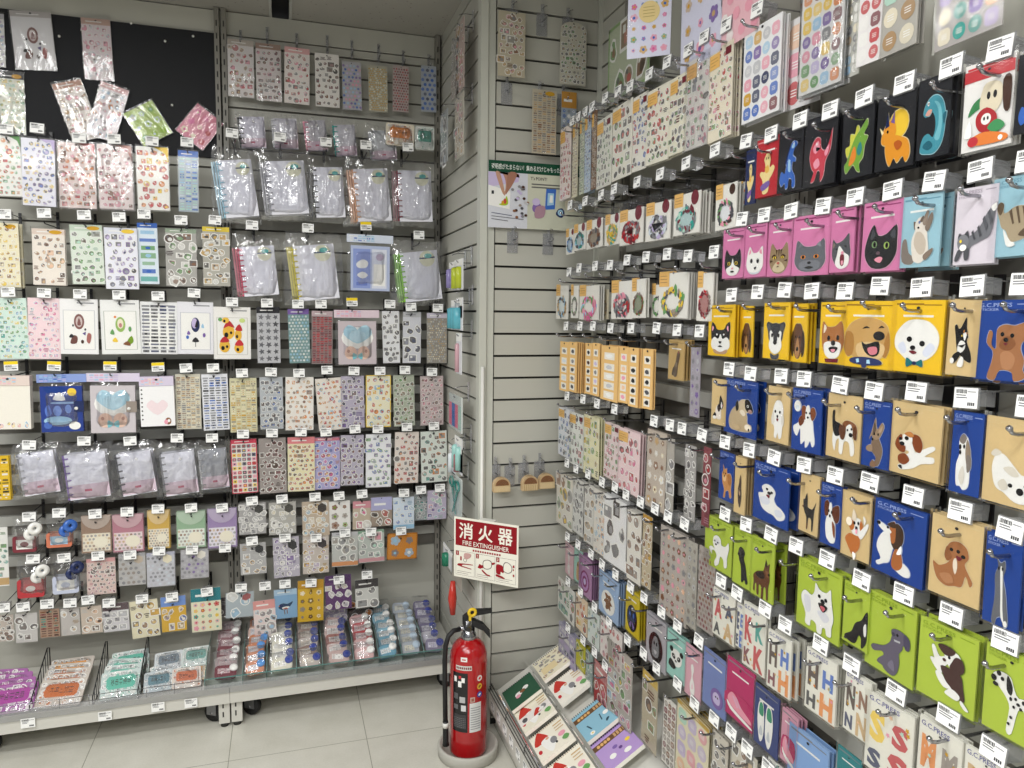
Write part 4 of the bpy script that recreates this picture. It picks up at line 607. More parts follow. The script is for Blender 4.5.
def hook_mesh(L, style):
    m = MB(); r = .0022 if style != 'chrome' else .0029; e = .034 if style == 'chrome' else .008 if style == 'black' else 0
    m.tube([(0, L-.004, 0), (0, .016-e, 0), (0, .006-e, .002), (0, .001-e, .008)], r, 6)
    if style == 'chrome': m.lathe([(.001, -.0045), (.004, -.002), (.0046, 0), (.004, .002), (.001, .0045)], 10, WHITE, 2, (0, .0005-e, .0085))
    m.tube([(0, L-.004, .044), (0, .03, .044), (0, .012, .040), (0, .006, .036)], .0016, 5)
    bw = .009 if style == 'chrome' else .005; m.box(-bw, bw, L-.0055, L-.001, -.03 if style == 'chrome' else -.012, .06, WHITE, 1)
    return m
HP = {}
def hook_proto(L, style):
    k = (round(L, 3), style)
    if k not in HP:
        o = hook_mesh(L, style).build('display_hook', {'black': ['black_wire', 'black_wire', 'black_wire'], 'chrome': ['chrome', 'black_wire', 'chrome'], 'plate': ['chrome', 'clear_rail', 'chrome']}[style])
        HP[k] = o.data; bpy.data.objects.remove(o)
    return HP[k]
mh = MB(); mh.box(-.0225, .0225, .0005, .003, -.018, .018); mh.box(-.017, .017, .003, .038, -.012, .015)
o = mh.build('tag_holder', ['clear_rail']); TH = o.data; bpy.data.objects.remove(o)
NH = [0]; _HK = []
def hook(loc, rz, L, style, label, yellow=False, card_=True, group=None, tilt=0, sc=1):
    if any((Vector(loc)-q).length < .031 for q in _HK): print('SKIPHOOK', label); return None
    _HK.append(Vector(loc))
    o = bpy.data.objects.new('display_hook', hook_proto(L, style)); COL.objects.link(o); o.location = loc; o.rotation_euler = (0, 0, rz); tag(o, label, 'hook', group)
    if card_:
        h = bpy.data.objects.new('tag_holder', TH); COL.objects.link(h); h.parent = o; h.scale = (sc, 1, sc); h.location = (0, 0, .036); h.rotation_euler = (-.08, tilt, 0)
        c = bpy.data.objects.new('price_card', PCY if yellow else PC[NH[0] % 4]); COL.objects.link(c); c.parent = o; c.scale = (sc, 1, sc); c.location = (0, 0, .036); c.rotation_euler = (-.08, tilt, 0); NH[0] += 1
    return o
YFRONT, XFRONT = 3.035, .948
RZL, RZR = 0.0, -PI/2
_rt = random.Random(5)
def hooks_left(pts, row, mark, yellow=(), L=None, style='black', Y=None):
    Y = Y or YFRONT-.022
    for i, (px, py) in enumerate(sorted(pts, reverse=True)):
        p = on_y(px, py, Y); p.x = min(p.x, XSIDE-.03)
        hook((p.x, Y, p.z-.036), RZL, (YB-(.036 if min(abs(p.x-XU-.013), abs(p.x-XU+.013), abs(p.x-XSIDE+.018)) < .025 else .016))-Y if L is None else L, style, f'black wire hook with {"yellow-topped" if (px, py) in yellow else "white"} price card, {nth(i)} from the {mark} over the {row}', (px, py) in yellow, tilt=_rt.uniform(-.06, .06))
def hooks_right(pts, row, start=0, mark='corner'):
    X = XFRONT-.006
    for i, (px, py) in enumerate(pts):
        p = on_x(px, py, X)
        hook((X, min(p.y, YF-.02), p.z-.036), RZR, XR-.010-X, 'chrome', f'chrome hook with white price card, {nth(i+start)} from the {mark} over the {row}', tilt=_rt.uniform(-.06, .06), sc=.88)
# ------------------------------------------------------------------ hanging goods
SEED = [100]
def spares(o, n, step, desc, axis, row=''):
    for k in range(1, n+1):
        c = copy_tree(o); v = Vector((_rt.uniform(-.003, .003), step*k, _rt.uniform(-.004, .002)))
        c.location = Vector(o.location)+Matrix.Rotation(o.rotation_euler[2], 3, 'Z') @ v
        c['label'] = f'{desc}, behind the front one, {row}'; c['group'] = f'{desc} behind the front one'
def put_left(items, row, mark, cat='stickers', Y=None, wordy=True):
    Y = Y or YFRONT
    items = sorted(items, key=lambda t: -(t[0]+t[2]))
    for i, it in enumerate(items):
        x0, y0, x1, y1, B, kw, desc = it[:7]; ex = it[7] if len(it) > 7 else {}
        xc, yc = (x0+x1)/2, (y0+y1)/2; YY = ex.get('Y', Y)
        a, b = on_y(x0, yc, YY), on_y(x1, yc, YY); top, bot = on_y(xc, y0, YY), on_y(xc, y1, YY)
        w, h = b.x-a.x, top.z-bot.z; SEED[0] += 1
        tilt = ex.get('tilt')
        if tilt is not None and 'wh' in ex: w, h = ex['wh']
        o = B(w, h, SEED[0], **kw); cx = (a.x+b.x)/2
        if tilt is not None:                     # turned about its own centre
            zc = (top.z+bot.z)/2; t = math.radians(tilt); o.rotation_euler = (0, t, 0); o.location = (cx+math.sin(t)*h/2, YY, zc+math.cos(t)*h/2)
        else:
            o.location = (min(cx, XSIDE-.006-w/2), YY, top.z); o.rotation_euler = (0, math.radians(_rt.uniform(-1.2, 1.2)), RZL+_rt.uniform(-.03, .03))
        tag(o, f'{desc}, {nth(i)} from the {mark}, {row}', cat if 'cat' not in ex else ex['cat'], f'goods in the {row}')
        if ex.get('n'): spares(o, ex['n'], ex.get('step', .009), desc, 'y', row)
def put_right(items, row, cat='stickers', X=None, start=0, group=None):
    X = X or XFRONT
    for i, it in enumerate(items):
        x0, y0, x1, y1, B, kw, desc = it[:7]; ex = it[7] if len(it) > 7 else {}
        xc, yc = (x0+x1)/2, (y0+y1)/2; XX = ex.get('X', X)
        a, b = on_x(x0, yc, XX), on_x(x1, yc, XX); top, bot = on_x(xc, y0, XX), on_x(xc, y1, XX)
        w, h = a.y-b.y, top.z-bot.z; SEED[0] += 1
        if 'w' in ex: w = ex['w']
        o = B(w, h, SEED[0], **kw); o.location = (XX, min((a.y+b.y)/2, YF-.003-w/2), top.z)
        o.rotation_euler = (0, ex.get('lean', math.radians(_rt.uniform(-1, 1))), RZR+ex.get('yaw', _rt.uniform(-.04, .04)))
        tag(o, f'{desc}, {nth(i+start)} from the corner, {row}' if not ex.get('u') else f'{desc} in the {row}', ex.get('cat', cat), group or f'goods in the {row}')
        if ex.get('n'): spares(o, ex['n'], ex.get('step', .008), desc, 'x', row)
# ------------------------------------------------------------------ goods on the shelving with the black backboard and the corner unit
FL = 'rpoybg'
Bd = dict(Y=YB-.016)
put_left([(-18, 13, 5, 66, S, dict(shiny=True, pal='qai', hd='s'), 'pale wrapped sticker sheet', Bd),
 (13, 12, 54, 70, S, dict(shiny=True, pic='animals', base='eceaea', hd='c9c3c0', t=.004), 'wrapped white pack with a brown round picture', dict(Y=YB-.016, tilt=-3.5)),
 (83, 19, 112, 80, S, dict(shiny=True, pal='ppqw', base='f0e4e6', hd='d8b8a8'), 'shiny pinkish sticker sheet', dict(Y=YB-.016, tilt=-1.5)),
 (0, 73, 25, 134, S, dict(shiny=True, pal='mhycw', base='eef0e2', hd='K', gold='Y', n=5), 'green and yellow sheet with black header', Bd),
 (58, 80, 96, 142, S, dict(shiny=True, pal='bptg', base='f3ece6', hd='c9a08c', n=4), 'brownish sticker sheet tilted against its neighbour', dict(Y=YB-.017, tilt=-17, wh=(.10, .215))),
 (94, 82, 122, 142, S, dict(shiny=True, pal='paog', base='f5eef0', hd='e9c4c4', n=4), 'pink sticker sheet tilted against its neighbour', dict(Y=YB-.021, tilt=16, wh=(.098, .205))),
 (132, 103, 164, 144, S, dict(shiny=True, pal='hqcl', base='b9cf6a', n=3, style='f', t=.004), 'green square pack turned on its corner', dict(Y=YB-.016, tilt=-31, wh=(.118, .135))),
 (184, 106, 216, 148, S, dict(shiny=True, pal='pPcr', base='e08aa2', n=3, style='f', t=.004), 'pink square pack turned on its corner', dict(Y=YB-.016, tilt=37, wh=(.118, .135)))],
 'on the black backboard', 'upright')
hooks_left([(6, 129), (37, 128), (79, 138), (114, 139), (152, 141), (187, 142)], 'tall pattern sheets', 'upright')
put_left([(-4, 136, 21, 196, S, dict(pal='hrom', corner='h', n=4), 'white sheet with a green corner', dict(n=1)),
 (23, 139, 56, 206, S, dict(base='f0eff8', pal='vuyin', n=5, corner='i'), 'lavender sheet with blue and yellow stickers', dict(n=2)),
 (59, 143, 96, 208, S, dict(base='f6e6e2', shiny=True, pal='rpob', n=5, corner='e7a0a0'), 'rosy sheet with small red stickers', dict(n=2)),
 (98, 145, 132, 209, S, dict(base='f6eae8', shiny=True, pal='xrpb', n=5, corner='d9a8a0'), 'pale pink sheet with maroon stickers', dict(n=2)),
 (137, 147, 169, 210, S, dict(pal='royr', n=4, corner='y'), 'white sheet with red and orange food stickers', dict(n=2)),
 (179, 151, 199, 212, S, dict(base='b9c4cc', pal='uamq', n=3, style='s', hd='u'), 'clear narrow sheet with blue stripes', {})],
 'tall sheet row', 'upright')
hooks_left([(4, 214), (44, 213), (84, 215), (119, 217), (144, 214), (181, 220), (215, 220)], 'gold-seal sheets', 'upright')
put_left([(-8, 223, 20, 287, S, dict(base='f4edd0', pal='ytcb', gold='Y', n=4), 'cream sheet with a gold seal', dict(n=3, step=.012)),
 (33, 229, 66, 285, S, dict(base='f4ece2', pal='bBtf', gold='Y', n=4, hd='e8d8cc'), 'beige sheet with brown frames and a gold seal', dict(n=1)),
 (71, 225, 103, 284, S, dict(base='e6eee2', pal='hBgm', gold='Y', n=4, hd='cfdccb'), 'pale green sheet with a gold seal', dict(n=1)),
 (105, 228, 138, 289, S, dict(base='f3f3fb', pal='nviK', gold='y', n=4, hd='e6e8f2'), 'lilac-white sheet with a gold seal', dict(n=1)),
 (138, 223, 158, 284, S, dict(base='e6f0f8', pal='uaeh', n=1, style='s', hd='u', hh=.08), 'blue striped strip with blue clip', dict(Y=3.045)),
 (166, 229, 197, 286, S, dict(base='b9b7b2', pal='wbBh', n=3, hd='9fb09a', hh=.07), 'grey clear sheet with white and brown animals', {}),
 (203, 227, 230, 286, S, dict(base='bdbab0', pal='wKtY', n=3, hd='e6cf4a', hh=.08), 'grey clear sheet with a yellow header', {})],
 'gold-seal sheet row', 'upright')
YT = [(11, 366), (54, 366), (110, 366), (158, 367)]
hooks_left([(8, 292), (44, 293), (80, 294), (119, 295), (158, 296), (194, 293)], 'framed white cards', 'upright')
put_left([(-2, 298, 28, 359, S, dict(base='dbeee4', pal='mheay', n=5), 'pastel green sheet', {}), (29, 298, 61, 359, S, dict(base='f6dfe2', pal='pPiq', n=5), 'pastel pink sheet', {}),
 (61, 299, 99, 354, S, dict(base='f4f3f2', pic='animals', frame='cfcfd2', t=.005), 'white framed card with brown animals', {}),
 (101, 300, 140, 354, S, dict(base='f2f2f0', pic='greenfairy', frame='c4c8c0', t=.005), 'white framed card with a green round picture', {}),
 (141, 302, 178, 354, S, dict(base='f2f2f2', pal='KGgn', n=4, style='s', frame='d0d0d4'), 'white card with black stationery stickers', {}),
 (178, 302, 214, 354, S, dict(base='eeedf1', pic='moonbunny', frame='c9c9d2', t=.005), 'white framed card with a purple figure', {}),
 (214, 307, 251, 359, S, dict(base='f6f4f0', pic='pugs', frame='d5d2cc', t=.005), 'white card with yellow puppies in red hats', {})], 'framed card row', 'upright')
hooks_left(YT+[(186, 368), (213, 368)], 'diaries', 'upright', YT)
put_left([(-10, 375, 34, 428, MP, dict(), 'thick cream memo pad with patterned header', dict(cat='memo pad')), (38, 374, 88, 432, AB, dict(head='8fa4dc', cover='2c4290', pic='night', clasp='n', pal='uai'), 'dark blue diary with moon and clouds', dict(cat='diary')),
 (88, 373, 141, 433, AB, dict(head='ddd4e6', cover='cfc8cc', pic='hearts', clasp='H', pal='iap'), 'grey album with pale blue hearts', dict(cat='album')),
 (141, 376, 175, 425, MP, dict(col='f6f5f6', head='d9cfe4', rings=True, pic='heart'), 'white ring refill with a pink heart', dict(cat='memo pad')),
 (176, 374, 201, 429, S, dict(base='dcd8c8', pal='tHgcb', n=5, style='s'), 'beige stationery sheet', {}), (202, 374, 228, 430, S, dict(base='f2f3f8', pal='nugK', n=4, style='s'), 'white and navy stationery sheet', {})], 'diary row', 'upright')
hooks_left([(29, 445), (84, 441), (130, 441), (177, 438), (212, 438)], 'pink-banded notebooks', 'upright')
put_left([(-14, 456, 10, 500, S, dict(base='efc92a', pal='Kyw', n=3, style='s', t=.006), 'yellow and black sheet', dict(n=2)), (13, 443, 62, 497, NB, dict(ring='s', small=True), 'wrinkled bag, silver-ring notebook with pink band', dict(n=1, step=.037)),
 (58, 443, 114, 501, NB, dict(ring='v', small=True), 'wrinkled bag, purple-ring notebook with pink band', dict(n=1, step=.037)), (111, 443, 158, 497, NB, dict(ring='G', small=True), 'wrinkled bag, dark-ring notebook with pink band', dict(n=1, step=.037)),
 (155, 443, 200, 497, NB, dict(ring='g', small=True), 'wrinkled bag, grey-ring notebook with pink band', dict(n=1, step=.037)), (195, 440, 231, 491, NB, dict(ring='s', small=True, body='aeb0b8'), 'wrinkled bag with a grey notebook', {})], 'small notebook row', 'upright', 'notebook')
hooks_left([(29, 517), (59, 513), (95, 514), (127, 512), (158, 509), (191, 508), (222, 508)], 'coloured envelopes', 'upright')
put_left([(-6, 527, 9, 586, S, dict(pal='deKh', n=2, band='t'), 'white sheet with dark green landscapes', {}), (13, 519, 45, 551, TB, dict(box='x', reel='w'), 'tape pack with maroon case and white reels', dict(cat='washi tape')),
 (46, 517, 80, 546, TB, dict(box='d2785a', reel='u', lab='a'), 'tape pack with orange case and blue reels', dict(cat='washi tape')),
 (82, 515, 112, 552, EV, dict(col='a58a78'), 'brown envelope pack', dict(n=1)), (113, 514, 144, 551, EV, dict(col='c48a9a', low='f1dfe2'), 'mauve envelope pack', dict(n=1)), (148, 510, 170, 548, EV, dict(col='dcb75a'), 'yellow envelope pack', dict(n=2)),
 (177, 511, 206, 547, EV, dict(col='9fbfa0', low='eef2ea'), 'green envelope pack', dict(n=1)), (208, 508, 237, 547, EV, dict(col='a791bd', low='eee9f2'), 'purple envelope pack', dict(n=1))], 'envelope row', 'upright')
hooks_left([(33, 559), (64, 558), (98, 556), (130, 555), (159, 551), (192, 550), (225, 548)], 'round-window pouches', 'upright')
put_left([(17, 560, 53, 596, TB, dict(box='b8323a', reel='w', lab='c8323a'), 'tape pack with red case and white reels', dict(cat='washi tape')), (52, 557, 87, 592, TB, dict(box='c3c9dd', reel='n', lab='w'), 'tape pack with lilac case and navy reels', dict(cat='washi tape')),
 (87, 558, 116, 594, S, dict(base='e3cbc4', pal='KgBp', n=6, hd='dba6a6'), 'pinkish pouch with black flakes', {}), (119, 553, 146, 585, S, dict(base='c3c1c0', pal='sHg', n=5, style='d', hd='b5b5b8', label='cdbfae'), 'grey pouch with a beige spot', {}),
 (147, 552, 175, 586, S, dict(base='cfcfd6', pal='sgq', n=6, style='d', hd='bfc0d0', label='f0e8d0'), 'lilac-grey pouch with a cream spot', dict(n=1)), (181, 549, 209, 578, S, dict(base='bcbabf', pal='sgv', n=6, style='d', label='eeeae0'), 'grey pouch with a white spot', {})], 'round-window pouch row', 'upright')
hooks_left([(3, 608), (23, 607), (47, 604), (70, 603), (88, 600), (109, 603), (142, 599), (172, 597), (207, 592)], 'lowest pouches', 'upright')
put_left([(-6, 615, 14, 641, S, dict(base='cfc4ba', pal='BbwK', n=3), 'clear pouch with brown flakes', {}), (16, 613, 38, 642, S, dict(base='d5d2cf', pal='BKw', n=2), 'clear pouch with black and white shapes', {}), (40, 609, 60, 637, S, dict(base='b89a86', pal='Bbxe', n=3, style='s'), 'brown pouch with dark stripes', {}),
 (61, 608, 80, 635, S, dict(base='cdc8c4', pal='wgt', n=2), 'clear pouch with white and grey shapes', {}), (81, 606, 102, 633, S, dict(base='d8cabc', pal='fwB', n=2), 'clear pouch with peach shapes', {}), (103, 603, 129, 631, S, dict(base='dcd9dc', pal='Ggs', n=3, hd='6a5a5e', hh=.25), 'white pouch with a dark header', {}),
 (131, 600, 159, 637, S, dict(base='efe8cc', pal='bcYB', n=3), 'cream pouch with brown flower pots', dict(tilt=-3)), (161, 596, 186, 631, S, dict(base='e3b94a', pal='wgus', n=3, hd='7fa0dc', hh=.28), 'yellow pouch with a blue header', {}), (191, 588, 221, 631, S, dict(base='f0ecd2', pal='rype', n=4, hd='2f8a94', hh=.3, style='f'), 'floral pouch with a teal header', {})], 'lowest pouch row', 'upright')
# ---- corner unit
YH = YB-.06
put_left([(228, 40, 254, 97, S, dict(base='efeae8', shiny=True, pal='brpt', n=4, hd='cfc4b8'), 'shiny sheet with brown stickers', {}), (256, 44, 281, 101, S, dict(shiny=True, base='f2eae8', pal='bxpg', n=4, hd='b89a8a'), 'shiny sheet with maroon stickers', {}), (285, 48, 310, 104, S, dict(base='efe8e4', pal='brpg', n=4, hd='e6b8b8'), 'white sheet with rosy round stickers', {}),
 (315, 54, 339, 107, S, dict(base='efebe6', pal='BbKx', n=4), 'white sheet with dark brown stickers', {}), (342, 62, 361, 110, S, dict(base='bdbcc0', pal='uvipa', n=5, style='d'), 'clear sheet with blue and violet dots', {}), (368, 66, 387, 112, S, dict(base='c2bfae', pal='YcY', n=8, style='d'), 'clear sheet with fine golden dots', {}),
 (393, 66, 409, 112, S, dict(base='c4b6b2', pal='xrx', n=6, style='d'), 'clear sheet with dense red dots', {}), (421, 66, 436, 112, S, dict(base='b6bcc4', pal='uUnu'.replace('U', 'u'), n=3, style='d'), 'clear sheet with large blue dots', {})], 'topmost sheet row', 'corner', Y=YB-.05)
for i, (px, py) in enumerate([(240, 40), (267, 37), (297, 43), (328, 45), (353, 50), (380, 54), (405, 60), (431, 64)][::-1]):
    p = on_y(px, py, YB-.055); hook((p.x, YB-.062, p.z-.006), 0, .061, 'plate', f'small chrome hook without card, {nth(i)} from the corner over the topmost sheets', card_=False)
hooks_left([(232, 133), (280, 137), (326, 142), (366, 145), (408, 147)], 'large ring notebooks', 'corner')
put_left([(234, 112, 268, 152, NB, dict(ring='K', small=True, body='dcdae6'), 'small bag, lilac notebook with black rings', {}), (268, 114, 300, 153, NB, dict(ring='s', small=True, body='cfcdd6'), 'small bag with a pale grey notebook', {}), (301, 116, 329, 155, NB, dict(ring='p', small=True, body='c4c2c9'), 'small bag, grey notebook with pink rings', {}),
 (330, 120, 358, 160, NB, dict(ring='e', small=True, body='d0ced6'), 'small bag, grey notebook with teal rings', {}), (364, 126, 398, 164, NB, dict(ring='s', small=True, body='cfd2d6'), 'small bag with a silver notebook', {}), (386, 124, 414, 146, FB, dict(lab='dc8a28', base='dcd2be'), 'orange flake pouch', dict(Y=3.06)), (415, 127, 434, 150, FB, dict(lab='58a896', base='d2d8d2'), 'teal flake pouch', dict(Y=3.06))], 'small bag row', 'corner', 'notebook', Y=3.09)
put_left([(212, 148, 259, 221, NB, dict(ring='9cc9dc'), 'wrinkled bag, notebook with pale blue rings', dict(n=1, step=.037)), (258, 150, 311, 218, NB, dict(ring='9a9aa4'), 'wrinkled bag, notebook with grey rings', dict(n=1, step=.037)), (307, 157, 348, 221, NB, dict(ring='K'), 'wrinkled bag, notebook with black rings', {}),
 (346, 158, 394, 225, NB, dict(ring='e0aa84'), 'wrinkled bag, notebook with peach rings', dict(n=1, step=.037)), (390, 160, 436, 225, NB, dict(ring='8a3a4c'), 'wrinkled bag, notebook with maroon rings', {})], 'large notebook row', 'corner', 'notebook')
hooks_left([(252, 225), (308, 228), (366, 226), (419, 235)], 'second notebooks', 'corner', [(366, 226)])
put_left([(232, 236, 281, 299, NB, dict(ring='d0466a'), 'wrinkled bag, notebook with crimson rings', dict(n=1, step=.037)), (284, 233, 341, 303, NB, dict(ring='dccf3a'), 'wrinkled bag, notebook with yellow rings', dict(n=1, step=.037)), (347, 235, 393, 292, AB, dict(head='d9e0ee', cover='b9c4e2', pic='memo', pal='wau'), 'pale blue memo set in a bag', {}), (391, 241, 443, 304, NB, dict(ring='8fcf3f'), 'wrinkled bag, notebook with lime rings', dict(n=1, step=.037))], 'second notebook row', 'corner', 'notebook')
hooks_left([(232, 302), (267, 303), (298, 304), (321, 304), (352, 302), (390, 304), (411, 307), (438, 308)], 'narrow decoration sheets', 'corner', [(352, 302)])
put_left([(257, 307, 280, 363, S, dict(base='c9c9cc', pal='KGG', n=3, style='k', hd='K', hh=.11), 'grey sheet with black stars', {}), (288, 309, 309, 363, S, dict(base='86a5a4', pal='wqwa', n=6, style='d', hd='v', hh=.1), 'teal sheet with white dots and purple header', {}), (312, 311, 333, 364, S, dict(base='9a8a88', pal='xrxr', n=5, style='s', hd='c9b4b8', hh=.1), 'grey sheet with dense dark red lettering', {}),
 (334, 310, 379, 365, AB, dict(head='e2cfd8', cover='cbbfc4', pic='hearts', pal='pi'), 'pinkish bag with a pale blue heart album', dict(cat='album')), (382, 311, 399, 363, S, dict(base='eeeef0', pal='KGK', n=3, style='b'), 'white sheet with black ribbons', {}), (403, 312, 421, 363, S, dict(base='e0e0e6', pal='KKn', n=2, style='b', hd='s'), 'white sheet with black bows', {}), (427, 313, 447, 363, S, dict(base='a8a49c', pal='stcH', n=9, style='d', hd='d9d3e0', hh=.1), 'glittery grey-gold sheet', {})], 'narrow sheet row', 'corner')
hooks_left([(242, 373), (271, 372), (299, 373), (327, 370), (354, 371), (380, 371), (405, 370), (432, 372)], 'upper tall stickers', 'corner')
put_left([(230, 378, 257, 432, S, dict(base='ddd9b6', pal='tcYH', n=5, style='s'), 'olive beige sticker sheet', {}), (260, 377, 283, 429, S, dict(base='c2c6ca', pal='guGB', n=4), 'grey blue sticker sheet', {}), (286, 377, 314, 430, S, dict(base='f4f0ea', pal='otbf', n=5), 'white sheet with orange animals', {}), (317, 378, 344, 430, S, dict(base='f2ebe2', pal='orta', n=5), 'white tilted sheet with orange and blue', dict(tilt=-3.5)),
 (341, 376, 364, 428, S, dict(base='c6bfd0', pal='Gvnb', n=4), 'purple grey sticker sheet', {}), (366, 375, 391, 427, S, dict(base='f5f1d8', pal='oyra', n=4, edge='y'), 'white sheet with a yellow border', {}), (393, 375, 414, 426, S, dict(base='bfc6b4', pal='GhHb', n=4), 'grey green sticker sheet', {}), (420, 376, 443, 425, S, dict(base='d2c2c2', pal='xpgb', n=5), 'grey pink sticker sheet', {})], 'upper tall sticker row', 'corner')
hooks_left([(243, 434), (272, 433), (301, 432), (326, 432), (355, 429), (378, 429), (407, 427), (434, 426)], 'lower tall stickers', 'corner')
put_left([(231, 439, 257, 493, S, dict(base='f2ece8', pal='rnyxpK', n=5, style='q', edge='d84a62', hd='d84a62', hh=.08), 'colourful sheet with a red border', {}), (259, 438, 286, 493, S, dict(base='a9a09c', pal='BBx', n=4), 'grey sheet with dark brown blobs', {}), (288, 437, 315, 491, S, dict(base='f0e9c4', pal='Bbro', n=5, hd='e58f94', hh=.12), 'cream sheet with a rosy header', {}), (314, 437, 340, 489, S, dict(base='b8b4dc', pal='royPu', n=4, edge='i', hd='e08a9a', hh=.07), 'lilac sheet with colourful squares', dict(Y=3.042)),
 (341, 435, 364, 485, S, dict(base='c3bdcc', pal='GBvx', n=4), 'purple grey sheet with dark icons', {}), (366, 434, 391, 487, S, dict(base='f2f3f6', pal='nuvh', n=4), 'white sheet with navy stickers', {}), (395, 432, 419, 483, S, dict(base='f1e6de', pal='broG', n=4), 'pale pink sheet with brown animals', {}), (421, 431, 447, 482, S, dict(base='e9efe8', pal='GeobK', n=4), 'greenish white sheet with dark animals', {})], 'lower tall sticker row', 'corner')
hooks_left([(252, 501), (282, 499), (315, 497), (339, 496), (362, 494), (404, 493), (421, 490), (440, 488)], 'upper flake pouches', 'corner')
put_left([(239, 503, 266, 534, S, dict(base='b2b0b0', pal='sgw', n=4, label='4a4a48'), 'grey pouch with white flakes', {}), (269, 502, 296, 534, S, dict(base='bcbab4', pal='swc', n=4, label='54524c'), 'clear pouch with cream flakes', {}), (302, 501, 329, 536, S, dict(base='c9b9a6', pal='wcta', n=4, label='4a4440'), 'beige pouch with white flakes', {}), (329, 501, 350, 530, S, dict(base='efedea', pal='bHL', n=2, style='f'), 'white card with a brown wreath', {}),
 (353, 501, 371, 529, S, dict(base='c9bba8', pal='wPp', n=2, hd='d99aa4', hh=.25), 'beige pouch with pink label', {}), (371, 497, 392, 526, S, dict(base='a9998a', pal='wrK', n=2, hd='b9b9dc', hh=.45), 'brown pouch with a lilac header', {}), (393, 497, 414, 529, S, dict(base='dfe9f4', pal='auq', n=3, band='a'), 'white and sky blue pouch', {}), (414, 494, 428, 520, S, dict(base='a9b0b2', pal='ges', n=3), 'narrow grey pouch', dict(Y=3.06)), (428, 490, 447, 519, S, dict(base='cfc6da', pal='vpma', n=3), 'lilac pouch with pink and mint flakes', {})], 'upper flake row', 'corner')
hooks_left([(252, 541), (285, 538), (316, 538), (345, 533), (371, 532), (401, 531)], 'lower flake pouches', 'corner')
put_left([(240, 543, 266, 574, S, dict(base='bdbcbc', pal='wtgs', n=3, label='3e3e40'), 'grey pouch with white and orange flakes', {}), (273, 537, 299, 577, S, dict(base='c2bdc9', pal='viwg', n=4, label='3e3e40'), 'lilac grey checked pouch', {}), (303, 536, 329, 573, S, dict(base='cfc6be', pal='Yitw', n=4, label='4a4446'), 'beige pouch with yellow flakes', {}), (332, 532, 358, 566, S, dict(base='c6c8c4', pal='Hg', n=3, band='d99a6a', hd='s'), 'clear bag with an orange label', {}), (358, 530, 384, 562, S, dict(base='c2c8c2', pal='mpg', n=3, band='d3a0a6', hd='8fb09a'), 'clear bag with green and pink label', {}), (387, 533, 417, 559, S, dict(base='d99440', pal='waqg', n=2, edge='c27d28', style='f'), 'orange frame card', dict(tilt=2))], 'lower flake row', 'corner')
hooks_left([(241, 588), (265, 586), (285, 584), (311, 583), (339, 580), (367, 575)], 'bottom animal packs', 'corner')
put_left([(226, 592, 254, 617, S, dict(base='b9c3c8', pal='wqa', n=2, label='b06a6a'), 'clear pouch with white shells', {}), (254, 600, 276, 643, S, dict(base='f3e3e0', pal='gKa', n=3, hd='e7a9a4', hh=.2), 'pinkish card with grey fish', dict(tilt=-2)), (274, 589, 297, 618, S, dict(base='8fb6d6', pic='landbird', hd='b5cfe4', hh=.2), 'blue pack with a bird', {}), (298, 580, 324, 621, S, dict(base='dfb93c', pal='tcgB', n=3, style='f', hd='c99a2a', hh=.2), 'yellow pack with a grey wreath', {}), (325, 575, 351, 609, S, dict(base='6a4476', pal='swc', n=3, hd='59386a', hh=.2), 'purple pack with pale flakes', {}), (355, 579, 378, 607, S, dict(base='dcdcd8', pal='GKg', n=2, hd='4a4648', hh=.3), 'white pack with dark grey landscape', {})], 'bottom animal row', 'corner')
put_left([(323, 604, 347, 622, S, dict(base='b4aec2', pal='isw', n=3), 'lilac pack', {}), (348, 600, 373, 619, S, dict(base='3a2e2a', pal='boB', n=2), 'dark brown pack', {}), (207, 598, 232, 616, S, dict(base='6a6468', pal='Ggs', n=3), 'dark grey pack', {})], 'behind the animal row', 'corner', Y=3.1)
# ------------------------------------------------------------------ goods on the long wall (from the slat-wall corner towards the camera)
OR = 'efc476'
def F(base='efeada', pal='BhrGb', n=4, style='b', **k): return dict(base=base, pal=pal, n=n, style=style, tag_=OR, **k)
hooks_right([(572, 121), (578, 117), (585, 112), (592, 107), (605, 98), (618, 91), (630, 86), (649, 74), (667, 62), (688, 50), (704, 37), (726, 25), (757, 9)], 'tall craft sheets')
put_right([(609, 14, 650, 92, S, dict(base='c3cbb2', pal='bBhr', n=3, edge='9dba86'), 'large green-edged sheet with brown leaves', dict(X=1.06, yaw=0)), (682, -20, 722, 62, S, dict(base='dcdcec', pal='vptY', n=3, style='f'), 'large lavender sheet with floral ovals', dict(yaw=0)), (722, -40, 760, 40, S, dict(base='efc4cc', pal='pw', n=3, style='d'), 'large plain pink sheet', dict(yaw=0))], 'highest row', 'sticker sheet')
o = S(.115, .30, 771, base='e2e2f2', pal='PphpYu', n=4, style='f', t=.002); p = on_x(655, 58, .965); pz = p.z+.30; o.location = (p.x-.02, p.y, pz); o.rotation_euler = (0, 0, math.radians(-38)); tag(o, 'large lavender sheet with scattered flowers and a yellow note, above the tall craft sheets', 'sticker sheet')
m = MB(); m.poly([(.0+a, -.0030, -.185+b) for a, b in ell(0, 0, .028, .028, 0, 20)], 'ecd79c'); [rect(m, -.016, .014, -.172-.008*i-.0012, -.172-.008*i, -.0034, 'b09a5a') for i in range(4)]; m.build('note_print', ['paper'], o)
